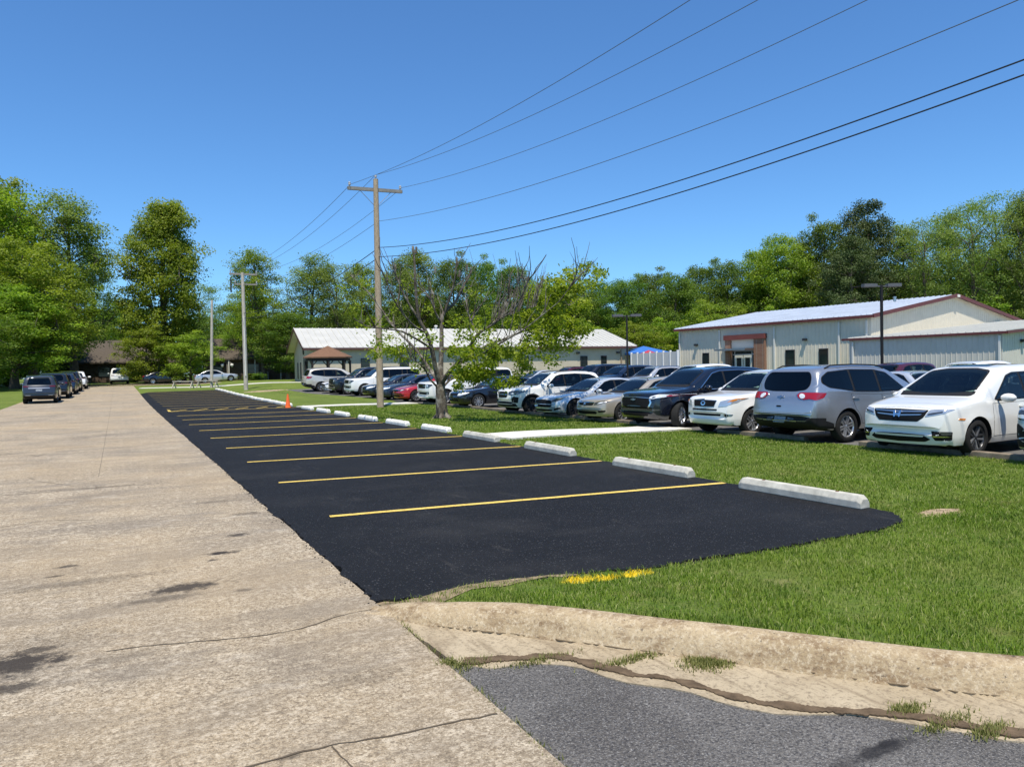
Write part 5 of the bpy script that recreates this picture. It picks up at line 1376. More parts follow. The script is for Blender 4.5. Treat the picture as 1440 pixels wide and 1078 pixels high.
    m.bar(R2(-ov - .03, -eo, e2 - eo * sl + .0), R2(-ov - .03, W2 / 2, r2 + .0), .07, .18); m.bar(R2(-ov - .03, W2 / 2, r2), R2(-ov - .03, W2 + eo, e2 - eo * sl), .07, .18); m.build('fascia', M_MAROON, an)
    for s in (.12, L2 - .35): m = MB(); f2.box(m, s - .06, s + .06, .04, .16, z0, e2 - .2); m.build('downspout', M_TRIMW, an)
    wall_lamp(g, an, 2.6, 2.95)

def mid_building():
    a, b = (14.91 + .6, 66.89 + .55), (48.9 - .6, 63.53 + .55); f = Frame(a, b)
    if f.n.y > 0: f.n = -f.n
    L = f.L; z0 = .2; W = 14.2; ze, zr = 3.93, 5.98; inn = -f.n
    root = empty('school_building'); tag(root, 'long low grey building with white metal roof and small windows behind the parked cars', 'building')
    A, B = f.P(0, 0, 0), f.P(L, 0, 0)
    def Q(base, n, z): return Vector((base.x, base.y, 0)) + inn * n + Vector((0, 0, z))
    m = MB()
    for base in (A, B): m.add([Q(base, 0, z0), Q(base, W, z0), Q(base, W, ze), Q(base, W / 2, zr), Q(base, 0, ze)], [(0, 1, 2, 3, 4)])
    m.add([Q(A, 0, z0), Q(B, 0, z0), Q(B, 0, ze), Q(A, 0, ze)], [(0, 1, 2, 3)]); m.add([Q(A, W, z0), Q(B, W, z0), Q(B, W, ze), Q(A, W, ze)], [(0, 1, 2, 3)])
    g = Frame((A.x, A.y), (A.x + inn.x * W, A.y + inn.y * W))
    if g.n.x > 0: g.n = -g.n
    ribs(g, m, .2, W - .2, z0, lambda s: ze + (zr - ze) * (1 - abs(s - W / 2) / (W / 2)) - .1, .4, .012, .05)
    ribs(f, m, .2, L - .2, z0, ze - .05, .4, .012, .05)
    m.build('wall', M_GREY, root)
    sl = (zr - ze) / (W / 2); ov = .75; eo = .42
    def R(s, n, z): return f.P(s, -n, z)
    m = MB()
    slab(m, R(-ov, -eo, ze - eo * sl + .14), R(L + ov, -eo, ze - eo * sl + .14), R(L + ov, W / 2, zr + .14), R(-ov, W / 2, zr + .14), .06)
    slab(m, R(-ov, W / 2, zr + .14), R(L + ov, W / 2, zr + .14), R(L + ov, W + eo, ze - eo * sl + .14), R(-ov, W + eo, ze - eo * sl + .14), .06)
    seams(m, R(-ov, -eo, ze - eo * sl + .14), R(L + ov, -eo, ze - eo * sl + .14), R(-ov, W / 2, zr + .14), R(L + ov, W / 2, zr + .14), 58, .05, .07)
    rf = m.build('roof', M_ROOFW, root)
    p = R(13.5, W / 2 - .9, zr - .15); m = MB(); m.lathe([(.12, 0), (.12, .45), (.2, .46), (.2, .55), (.001, .62)], 12, c=tuple(p)); m.build('roof_vent', M_TRIMW, rf)
    m = MB(); m.bar(R(-ov, -eo - .03, ze - eo * sl + .0), R(L + ov, -eo - .03, ze - eo * sl + .0), .07, .20)
    for s in (-ov - .03, L + ov + .03): m.bar(R(s, -eo, ze - eo * sl + .02), R(s, W / 2, zr + .05), .07, .22); m.bar(R(s, W / 2, zr + .05), R(s, W + eo, ze - eo * sl + .02), .07, .22)
    m.build('fascia', simple('brown_fascia', (.085, .035, .028), .6), root)
    for px0, px1 in ((507.5, 520), (562, 575), (596, 606), (690, 701), (733, 744), (816, 826), (845, 853)):
        s0 = f.s_at(px0, 2); s1 = f.s_at(px1, 2); window_part(f, root, s0, s1, 1.75, 2.95, bars=1)
    for px in (680, 812, 868): wall_lamp(f, root, f.s_at(px, 3), 3.25)
    for px in (873,): s = f.s_at(px, 3); m = MB(); f.box(m, s - .06, s + .06, .03, .14, z0, ze - .4); m.build('downspout', simple('tan_pipe', (.25, .2, .15), .6), root)
    # gable end: door, slit windows, louvre
    for s0, s1, za, zb in ((2.6, 3.0, 1.1, 2.75), (7.9, 8.35, 1.1, 2.75), (10.6, 10.95, 1.1, 2.75)): window_part(g, root, s0, s1, za, zb)
    m = MB(); g.box(m, 4.9, 5.9, .012, .06, .75, 3.05); d = m.build('door', simple('grey_door', (.16, .155, .14), .6), root); m = MB(); g.box(m, 5.0, 5.35, .06, .10, .8, 1.55); m.build('door_panel', M_DARKFR, d)
    m = MB(); c = g.P(5.6, .05, 3.75); m.lathe([(.001, -.03), (.3, -.03), (.3, .03), (.001, .03)], 20, c=(0, 0, 0)); m.xf(Matrix.Translation(c) @ Matrix.Rotation(pi / 2, 4, 'Y')); m.build('louvre', M_DARKFR, root)
    # air conditioner and hedge beside the gable
    m = MB(); p = hit(371, 533.5); m.box((0, 0, .5), (1.1, 1.0, 1.0)); o = m.build('air_conditioner', simple('grey_casing', (.20, .21, .21), .6)); o.location = (p.x, p.y, gz(p.x, p.y)); bevel(o, .04, 2); tag(o, 'grey air conditioning unit beside the left gable of the grey building', 'air conditioner')
    m = MB()
    for k in range(8): m.box((0, -.515, .2 + k * .09), (.9, .03, .03))
    m.build('grille', M_DARKFR, o)
    # gazebo
    p = at(461.5, 520, 62.0); x, y = p.x, p.y; zg = tz(x, y)
    gzb = empty('gazebo', (x, y, zg), radians(10)); tag(gzb, 'small open gazebo with brown pyramid roof and dark posts by the grey building', 'gazebo')
    m = MB(); n = 8; r, hz, hr = 2.0, 2.48, 3.42
    ring = [Vector((r * cos(2 * pi * i / n + pi / 8), r * sin(2 * pi * i / n + pi / 8), hz)) for i in range(n)]
    m.add(ring + [Vector((0, 0, hr))] + [v - Vector((0, 0, .1)) for v in ring], [(i, (i + 1) % n, n) for i in range(n)] + [(n + 1 + i, n + 1 + (i + 1) % n, (i + 1) % n, i) for i in range(n)] + [tuple(n + 1 + i for i in range(n))[::-1]])
    m.build('roof', M_SHR, gzb)
    dark = simple('dark_timber', (.022, .017, .014), .8)
    m = MB()
    for i in range(n): q = ring[i] * .9; q2 = ring[(i + 1) % n] * .9; m.bar((q.x, q.y, hz - .22), (q2.x, q2.y, hz - .22), .06, .18)
    m.build('beam', dark, gzb)
    for i in range(n):
        q = ring[i] * .9; m = MB(); m.bar((q.x, q.y, -.1), (q.x, q.y, hz - .3), .13, .13)
        q2 = ring[(i + 1) % n] * .9; d = (q2 - q); d.z = 0; d.normalize()
        for sg, e in ((1, d),): m.bar((q.x, q.y, hz - .75), (q.x + e.x * .4, q.y + e.y * .4, hz - .33), .06, .06)
        m.build('post', dark, gzb)
    m = MB()
    for i in range(n - 1):
        q = ring[i] * .9; q2 = ring[(i + 1) % n] * .9
        m.bar((q.x, q.y, .85), (q2.x, q2.y, .85), .05, .06); m.bar((q.x, q.y, .15), (q2.x, q2.y, .15), .05, .06)
        for k in range(1, 9): e = q.lerp(q2, k / 9); m.bar((e.x, e.y, .15), (e.x, e.y, .85), .03, .03)
    m.build('railing', dark, gzb)

def house(name, c, rz, Lx, Ly, ze, zr, label, hip=True, porch=False):
    z = tz(*c); root = empty(name, (c[0], c[1], z), rz, label, 'house')
    m = MB(); m.box((0, 0, ze / 2 - .2), (Lx, Ly, ze + .4)); m.build('wall', M_DBRICK, root)
    o = .7; X, Y = Lx / 2 + o, Ly / 2 + o; k = Y if hip else 0
    q = [(-X, -Y, ze), (X, -Y, ze), (X, Y, ze), (-X, Y, ze), (-X + k, 0, zr), (X - k, 0, zr)]
    m = MB(); m.add(q + [(a, b, c_ - .18) for a, b, c_ in q[:4]], [(0, 1, 5, 4), (1, 2, 5), (2, 3, 4, 5), (3, 0, 4), (6, 7, 1, 0), (7, 8, 2, 1), (8, 9, 3, 2), (9, 6, 0, 3), (9, 8, 7, 6)])
    m.build('roof', M_SHB, root)
    f = Frame((-Lx / 2, -Ly / 2), (Lx / 2, -Ly / 2))
    for s in np.arange(2, Lx - 2, 4.5):
        w = window_part(f, root, s, s + 1.4, .8, 2.1, bars=1)
    m = MB(); f.box(m, Lx * .5 + .4, Lx * .5 + 1.4, .01, .06, 0, 2.1); m.build('door', M_DARKFR, root)
    if porch:
        for s in np.arange(1, Lx, 3.2): m = MB(); f.box(m, s - .06, s + .06, .5, .62, -.3, ze - .05); m.build('porch_post', M_TRIMW, root)
    return root
def fence_and_canopy():
    a = at(888, 505, 74); b = at(953, 500, 66); f = Frame((a.x, a.y), (b.x, b.y))
    za = .95; za = at(920, 495, 70).z; zb = za - 2.0
    root = empty('white_fence'); tag(root, 'white panel fence between the grey building and the cream building', 'fence')
    m = MB(); f.box(m, 0, f.L, -.03, .03, zb, za - .05); m.build('panel', M_TRIMW, root)
    k = 7
    for i in range(k + 1): m = MB(); s = f.L * i / k; f.box(m, s - .07, s + .07, -.08, .08, zb, za + .08); m.build('post', simple('vinyl_white', (.75, .75, .73), .4) if i == 0 else bpy.data.materials['vinyl_white'], root)
    # blue canopies behind
    blue = simple('blue_canvas', (.025, .13, .42), .7, var=.1); dk = M_DARKFR
    for (px, py, d, w, h, lab) in ((905, 489, 80, 4.6, .75, 'bright blue shade canopy with a peak behind the white fence'), (945, 492, 84, 4.6, .35, 'flat dark blue shade canopy beside the cream building')):
        p = at(px, py, d); zt = p.z; c = empty('shade_canopy', (p.x, p.y, tz(p.x, p.y)), radians(-20), lab, 'canopy'); zt -= c.location.z
        m = MB(); q = [(-w / 2, -w / 2, zt - .55), (w / 2, -w / 2, zt - .55), (w / 2, w / 2, zt - .55), (-w / 2, w / 2, zt - .55), (0, 0, zt - .55 + h)]
        m.add(q + [(a_, b_, c_ - .22) for a_, b_, c_ in q[:4]], [(0, 1, 4), (1, 2, 4), (2, 3, 4), (3, 0, 4), (5, 6, 1, 0), (6, 7, 2, 1), (7, 8, 3, 2), (8, 5, 0, 3)], 0); m.build('fabric', blue if h > .5 else simple('teal_canvas', (.03, .11, .19), .7), c)
        for sx in (-1, 1):
            for sy in (-1, 1): m = MB(); m.bar((sx * (w / 2 - .1), sy * (w / 2 - .1), -.2), (sx * (w / 2 - .1), sy * (w / 2 - .1), zt - .6), .07, .07); m.build('leg', dk, c)
    p = at(912, 495.5, 76); u = empty('parasol', (p.x, p.y, tz(p.x, p.y)), 0, 'red parasol top showing over the white fence', 'parasol'); zt = p.z - u.location.z + .25
    m = MB(); n = 8; m.add([(1.3 * cos(2 * pi * i / n), 1.3 * sin(2 * pi * i / n), zt - .5) for i in range(n)] + [(0, 0, zt)], [(i, (i + 1) % n, n) for i in range(n)]); m.build('canopy', simple('red_canvas', (.38, .03, .05), .7), u)
    m = MB(); m.tube([(0, 0, -.2), (0, 0, zt)], .03, 8); m.build('pole', M_TRIMW, u)
right_building(); mid_building(); fence_and_canopy()
house('brick_house', (.2, 121), radians(-4), 17, 11, 2.75, 6.0, 'brown hip-roofed house with dark walls at the far end of the road')
house('brick_house', (22.5, 106), radians(-10), 26, 10, 2.8, 5.6, 'low brown-roofed house with dark porch behind the white utility pole', hip=False, porch=True)
# ------------------------------------------------------------------ trees
def mat_leaf(name, a, b, trans=.35):
    t = NT(name); at_ = t.node('ShaderNodeAttribute', attribute_name='tint'); oi = t.node('ShaderNodeObjectInfo')
    col = t.mix(at_.outputs['Fac'], a, b)
    hv = t.node('ShaderNodeHueSaturation'); t.l.new(col, hv.inputs['Color'])
    t.l.new(t.math('ADD', t.math('MULTIPLY', oi.outputs['Random'], .03), .485), hv.inputs['Hue']); t.l.new(t.math('ADD', t.math('MULTIPLY', oi.outputs['Random'], .45), .98), hv.inputs['Value'])
    t.set(col=hv.outputs[0], rough=.55, spec=.3)
    tr = t.node('ShaderNodeBsdfTranslucent'); br = t.mix(1.0, hv.outputs[0], (1.25, 1.35, .55), 'MULTIPLY'); t.l.new(br, tr.inputs[0])
    mx = t.node('ShaderNodeMixShader'); mx.inputs[0].default_value = trans; t.l.new(t.b.outputs[0], mx.inputs[1]); t.l.new(tr.outputs[0], mx.inputs[2]); t.l.new(mx.outputs[0], t.out.inputs[0]); return t.mat
M_LEAF = mat_leaf('spring_leaves', (.105, .170, .014), (.245, .310, .036), .45)
M_LEAF2 = mat_leaf('deep_green_leaves', (.055, .110, .014), (.145, .205, .030), .42)
M_LEAF3 = mat_leaf('young_yellow_green_leaves', (.095, .145, .028), (.205, .265, .062), .44)
M_NEED = mat_leaf('pine_needles', (.035, .065, .017), (.085, .115, .034), .2)
M_CLEAF = mat_leaf('broad_bright_leaves', (.120, .195, .012), (.26, .325, .030), .46)
M_WEED = mat_leaf('weed_blades', (.085, .105, .022), (.20, .20, .07), .25)
def mat_bark(name, a, b, lic=None):
    t = NT(name); p = t.co('Object', (6, 6, 1.4)); n = t.noise(p, 3, 6, .7); col = t.mix(t.ramp(n, [(.35, 0), (.65, 1)]), a, b)
    if lic: l = t.noise(t.co('Object'), 3.2, 5, .7); col = t.mix(t.ramp(l, [(.5, 0), (.62, .85)]), col, lic)
    t.set(col=col, rough=.95, spec=.15); t.bump(n, .8, .03); return t.mat
M_BARK = mat_bark('grey_bark', (.055, .043, .033), (.15, .125, .10)); M_BARKD = mat_bark('mottled_bark', (.045, .037, .030), (.155, .135, .108), (.30, .28, .24))

def leaf_mesh(name, pts, size, rnd, mat, tints, droop=.3, aspect=.62, flat=.5, N=None):
    """rhombic folded leaves round the given points"""
    n = len(pts); P = np.array(pts); rs = np.random.RandomState(rnd)
    up = rs.normal(size=(n, 3)) * .55; up[:, 2] += .75
    if N is not None: up += N * .55
    up /= np.linalg.norm(up, axis=1)[:, None]
    d = rs.normal(size=(n, 3)); d[:, 2] -= droop; d -= up * (d * up).sum(1)[:, None]; d /= np.linalg.norm(d, axis=1)[:, None] + 1e-9
    w = np.cross(up, d)
    s = (size * rs.uniform(.6, 1.3, n))[:, None]
    a = P - d * s * .5; b = P + d * s * .5; c = P + w * s * aspect * .5 + up * s * .10; e = P - w * s * aspect * .5 + up * s * .10
    co = np.stack([a, c, b, e], 1).reshape(-1, 3); i = np.arange(n) * 4
    f = np.stack([i, i + 1, i + 2, i, i + 2, i + 3], 1).reshape(-1, 3)
    me = bpy.data.meshes.new(name); me.vertices.add(len(co)); me.vertices.foreach_set('co', co.astype(np.float32).ravel())
    me.loops.add(f.size); me.loops.foreach_set('vertex_index', f.astype(np.int32).ravel()); me.polygons.add(len(f))
    me.polygons.foreach_set('loop_start', np.arange(0, f.size, 3, dtype=np.int32)); me.polygons.foreach_set('loop_total', np.full(len(f), 3, dtype=np.int32))
    at_ = me.attributes.new('tint', 'FLOAT', 'POINT'); at_.data.foreach_set('value', np.repeat(np.clip(tints, 0, 1), 4).astype(np.float32))
    me.update(calc_edges=True); me.materials.append(mat); return me

def tree_proto(name, H, R, seed, mat, nclump=150, per=90, leaf=.32, base=.22, shape='round', trunk=.32, open_=.0, bark=None, clump=.12):
    """trunk with limbs and a crown of leaf clumps hung on them; returns (trunk mesh, crown mesh)"""
    rnd = random.Random(seed); m = MB(); tips = []
    zb = H * base
    def prof(t):     # crown half width over its height 0..1
        if shape == 'round': return sin(pi * (t * .86 + .09)) ** .65
        if shape == 'tall': return (sin(pi * (t * .80 + .13)) ** .7) * (1 - .35 * t)
        if shape == 'cone': return max(.06, (1 - t)) ** .8
        if shape == 'pine': return .35 + .65 * sin(pi * min(1, t * 1.05)) if t > .12 else .3
        if shape == 'fan': return (.35 + .65 * t) * (1 - max(0, t - .75) * 2.6)
        return 1
    lean = Vector((rnd.uniform(-.05, .05), rnd.uniform(-.05, .05), 1)); pts = []
    for i in range(9):
        t = i / 8; pts.append(Vector((lean.x * H * t + rnd.gauss(0, .012) * H * t, lean.y * H * t + rnd.gauss(0, .012) * H * t, H * .93 * t)))
    rad = [trunk * (1.35 if i == 0 else 1) * (1 - i / 8.6) ** .8 + .02 for i in range(9)]
    m.tube(pts, rad, 9)
    def at_h(z):
        t = max(0, min(.999, z / (H * .93))) * 8; i = int(t); return pts[i].lerp(pts[i + 1], t - i)
    nl = 15 if shape != 'pine' else 18
    cl = []
    for k in range(nl):
        t0 = (k + .5) / nl; z0 = H * (base * .75 + (.86 - base * .75) * t0); p0 = at_h(z0); a = k * 2.4 + rnd.uniform(-.5, .5)
        tt = min(.97, max(.02, (z0 + H * .10 - zb) / (H - zb))); rr = R * prof(tt) * rnd.uniform(.7, 1.0)
        rise = rnd.uniform(.12, .34) * rr + H * .03 if shape != 'pine' else rr * rnd.uniform(-.05, .2)
        if shape in ('fan', 'tall'): rise = rr * rnd.uniform(.55, 1.05)
        q = []; r0 = trunk * (1 - z0 / H) * .55 + .03
        for j in range(5):
            s = j / 4; q.append(p0 + Vector((cos(a + .25 * s) * rr * s, sin(a + .25 * s) * rr * s, rise * s ** .8 + rnd.gauss(0, .02) * H * s)))
        m.tube(q, [r0 * (1 - s * .8) for s in (0, .25, .5, .75, 1)], 6)
        for s in (.35, .6, .8, .98):
            c = q[0].lerp(q[-1], s)
            for _ in range(2):
                e = c + Vector((rnd.gauss(0, .16) * R, rnd.gauss(0, .16) * R, rnd.gauss(.05, .08) * H * .6)); m.tube([c, c.lerp(e, .5) + Vector((0, 0, .1)), e], [r0 * .3, r0 * .2, .012], 4); cl.append(e)
    while len(cl) < nclump:
        t = rnd.random() ** .85; a = rnd.uniform(0, 2 * pi); k = prof(t); z = zb + (H - zb) * t
        r = R * k * sqrt(rnd.uniform(.12, 1)) * (1 + .22 * mnoise.noise((cos(a) * 1.3, sin(a) * 1.3, t * 3 + seed))); c = at_h(z)
        cl.append(Vector((c.x + r * cos(a), c.y + r * sin(a), z)))
    P = []; T = []; NN = []
    for c in cl:
        if rnd.random() < open_: continue
        s = R * clump * rnd.uniform(.7, 1.5); tint = rnd.uniform(.1, .9)
        for _ in range(int(per * rnd.uniform(.5, 1.4))):
            v = Vector((rnd.gauss(0, 1), rnd.gauss(0, 1), rnd.gauss(0, 1))).normalized() * (1.75 * rnd.random() ** .5); v.z *= .6; P.append((c.x + v.x * s, c.y + v.y * s, max(H * base * .75, c.z + v.z * s))); NN.append(v); T.append(tint + rnd.gauss(0, .16))
    tm = m.mesh(name + '_trunk', True); tm.materials.append(bark or M_BARK)
    cm = leaf_mesh(name + '_crown', P, leaf, seed, mat, np.array(T), N=np.array([tuple(v) for v in NN]) * .7)
    return tm, cm
PROTO = {}
def proto(key):
    if key in PROTO: return PROTO[key]
    kw = dict(
        broad=dict(H=18, R=6.0, seed=1, mat=M_LEAF, nclump=240, per=165, leaf=.26, base=.15, shape='round', trunk=.42),
        broad2=dict(H=18, R=6.4, seed=12, mat=M_LEAF2, nclump=225, per=165, leaf=.26, base=.13, shape='round', trunk=.38),
        tall=dict(H=20, R=5.2, seed=3, mat=M_LEAF3, nclump=210, per=120, leaf=.23, base=.18, shape='tall', trunk=.34, clump=.13),
        tall2=dict(H=20, R=5.0, seed=31, mat=M_LEAF, nclump=215, per=130, leaf=.24, base=.16, shape='tall', trunk=.34, clump=.13),
        airy=dict(H=19, R=6.0, seed=5, mat=M_LEAF3, nclump=200, per=85, leaf=.22, base=.25, shape='fan', trunk=.30, open_=.15, clump=.12),
        full=dict(H=20, R=5.6, seed=17, mat=M_LEAF, nclump=320, per=190, leaf=.27, base=.15, shape='tall', trunk=.45, clump=.13),
        pine=dict(H=20, R=5.6, seed=8, mat=M_NEED, nclump=220, per=190, leaf=.25, base=.30, shape='pine', trunk=.36, clump=.11),
        small=dict(H=8, R=3.2, seed=9, mat=M_LEAF, nclump=140, per=120, leaf=.19, base=.12, shape='round', trunk=.16),
        bush=dict(H=3.2, R=2.2, seed=10, mat=M_LEAF2, nclump=80, per=60, leaf=.2, base=.05, shape='round', trunk=.08))[key]
    PROTO[key] = tree_proto(key, **kw) + (kw['H'], kw['R']); return PROTO[key]
NAMES = dict(full='broadleaf_tree', broad='broadleaf_tree', broad2='broadleaf_tree', tall='slender_tree', tall2='slender_tree', airy='airy_tree', pine='pine_tree', small='small_tree', bush='shrub')
def plant(key, x, y, H, W=None, rz=None, label='', group=None, cat='tree', rnd=random.Random(99)):
    tm, cm, h0, r0 = proto(key); z = tz(x, y); rz = rnd.uniform(0, 6.28) if rz is None else rz
    o = empty(NAMES[key], (x, y, z - .1), rz, label, cat, group); k = H / h0; w = (W / 2 / r0) if W else k * rnd.uniform(.9, 1.1); o.scale = (w, w, k)
    link('trunk', tm, o); link('crown', cm, o); return o
def plant_px(key, px, top, d, W, label, group=None, cat='tree'):
    p = at(px, 520, d); t = at(px, top, d); z = tz(p.x, p.y); return plant(key, p.x, p.y, t.z - z, W, None, label, group, cat)

def build_trees():
    g = 'trees on the left beyond the parked cars'
    for (k, px, top, d, W, lab) in (
        ('tall2', -40, 262, 82, 15, 'tall leafy tree cut by the left edge'), ('broad', 18, 258, 92, 13, 'tall bright tree at the far left, highest of the left group'),
        ('tall', 105, 280, 90, 14, 'slender pale green tree behind the line of left parked cars'), ('broad', 48, 345, 78, 13, 'leafy tree with dark forked trunk above the blue grey SUV'),
        ('tall2', 138, 345, 128, 8, 'slender tree behind the left end of the far brown house'), ('broad2', 66, 415, 96, 10, 'dark green tree low behind the left parked cars'),
        ('broad', 20, 405, 74, 11, 'bright lower tree at the left edge behind the grass'), ('broad', 170, 425, 140, 13, 'bright tree behind the far brown house'),
        ('broad2', -60, 420, 66, 11, 'dark tree outside the left edge reaching in')):
        plant_px(k, px, top, d, W, lab, g)
    plant_px('full', 230, 286, 93, 11.6, 'big rounded full green tree at the end of the lot', None)
    plant_px('small', 206, 462, 88, 6.5, 'small spreading tree left of the big rounded tree, over the road end')
    plant_px('small', 268, 470, 87, 7, 'small bright tree right of the big rounded tree')
    plant_px('airy', 280, 400, 112, 10, 'thin airy tree right of the big rounded tree')
    plant_px('bush', 190, 522, 94, 2.2, 'dark shrub standing beside the road end', None, 'shrub')
    for (k, px, top, d, W, lab) in (('tall2', 372, 352, 94, 8.5, 'tall dense tree just right of the white utility pole'), ('tall2', 345, 400, 100, 7, 'slender tree behind the white utility pole'), ('tall', 438, 360, 98, 10, 'pale tree behind the left end of the grey building'),
        ('broad2', 405, 440, 92, 9, 'dark tree at the grey building gable'), ('airy', 478, 372, 96, 10, 'thin tree behind the grey building left of the utility pole'), ('small', 322, 470, 104, 8, 'small tree over the brown house roof'),
        ('broad2', 330, 430, 126, 12, 'dark round tree behind the low brown house'), ('broad', 290, 450, 130, 13, 'bright round tree far behind the low brown house')):
        plant_px(k, px, top, d, W, lab, 'trees around the grey building')
    g = 'trees in the wood behind the buildings'; rnd = random.Random(4)
    row_ = [(520, 372, 108, 'tall2'), (560, 362, 104, 'tall'), (600, 352, 110, 'tall2'), (640, 368, 106, 'broad2'), (680, 372, 112, 'broad2'), (722, 378, 104, 'broad2'), (765, 400, 110, 'broad'), (805, 402, 108, 'broad2'), (845, 400, 112, 'broad2'),
            (880, 396, 106, 'broad2'), (915, 388, 112, 'broad2'), (950, 390, 104, 'broad2'), (985, 378, 110, 'broad2'), (1025, 372, 106, 'broad2'), (1062, 352, 110, 'tall2'), (1098, 338, 104, 'broad'), (1135, 338, 108, 'tall'), (1165, 318, 102, 'broad2'),
            (1222, 284, 98, 'pine'), (1190, 335, 92, 'pine'), (1275, 318, 100, 'tall'), (1302, 308, 92, 'airy'), (1340, 300, 98, 'tall'), (1372, 285, 92, 'airy'), (1405, 272, 96, 'airy'), (1440, 268, 92, 'tall'), (1480, 270, 94, 'tall2')]
    for px, top, d, k in row_:
        side = 'behind the grey building' if px < 900 else 'behind the cream building'
        lab = {'pine': 'dark round-topped pine ' + side, 'airy': 'open pale tree with bare grey limbs ' + side, 'tall': 'pale slender tree in the wood ' + side, 'tall2': 'bright slender tree in the wood ' + side}.get(k, 'full green tree in the wood ' + side)
        if px == 1222: lab = 'dark pine with the tallest round crown above the cream building'
        if px == 1190: lab = 'lower brownish pine left under the tall round pine'
        plant_px(k, px, top, d, rnd.uniform(8.5, 11) * (1.05 if k in ('broad', 'broad2') else 1), lab, g)
    for i in range(30):    # second rank, lower
        px = 500 + i * 34 + rnd.uniform(-12, 12); top = np.interp(px, [480, 700, 900, 1050, 1200, 1500], [425, 430, 430, 405, 375, 345]) + rnd.uniform(-12, 18)
        plant_px(rnd.choice(['broad2', 'broad', 'broad2', 'tall2']), px, top, rnd.uniform(116, 132), rnd.uniform(9, 12), 'lower tree in the wood ' + ('behind the grey building' if px < 900 else 'behind the cream building'), g)
    for i in range(13):    # understory that closes the wood's foot
        px = 790 + i * 52 + rnd.uniform(-15, 15); plant_px('small', px, np.interp(px, [790, 1100, 1450], [455, 430, 415]) + rnd.uniform(-12, 12), rnd.uniform(92, 100), rnd.uniform(6.5, 9), 'bushy understory tree at the foot of the wood', g)
    for px in (-90, -40, 10): plant_px('bush', px, 500 + rnd.uniform(-8, 6), rnd.uniform(76, 90), 7, 'dark shrub under the left trees', 'shrubs under the left trees', 'shrub')
    for px, d in ((352, 88), (362, 88)): plant_px('bush', px, 524, d, 2.2, 'low clipped shrub beside the air conditioning unit', 'shrubs by the grey building', 'shrub')
    # far wood that closes the horizon
    tm, cm, h0, r0 = proto('broad2'); P = []
    co = np.empty(len(cm.vertices) * 3, np.float32); cm.vertices.foreach_get('co', co); co = co.reshape(-1, 4, 3)[::15]
    allc = []
    for i in range(95):
        px = -330 + i * 22; d = rnd.uniform(150, 185); p = at(px, 520, d); H = rnd.uniform(11, 15) + (2.5 if px > 1000 else 0) - (3 if 150 < px < 330 else 0); a = rnd.uniform(0, 6.28)
        q = co.copy(); c = q.mean(1, keepdims=True); q = c + (q - c) * 3.4; x = q[..., 0] * cos(a) - q[..., 1] * sin(a); y = q[..., 0] * sin(a) + q[..., 1] * cos(a)
        allc.append(np.stack([x * 1.1 + p.x, y * 1.1 + p.y, q[..., 2] * H / h0 + .6], -1))
    Q = np.concatenate(allc).reshape(-1, 3); n = len(Q) // 4; i = np.arange(n) * 4; f = np.stack([i, i + 1, i + 2, i, i + 2, i + 3], 1).reshape(-1, 3)
    o = np_mesh('far_wood', Q, f, [M_LEAF2]); tag(o, 'distant wood closing the horizon behind everything', 'wood', kind='stuff')
    at_ = o.data.attributes.new('tint', 'FLOAT', 'POINT'); at_.data.foreach_set('value', np.repeat(np.random.RandomState(1).uniform(0, .7, n), 4).astype(np.float32)[:len(o.data.vertices)])
build_trees()

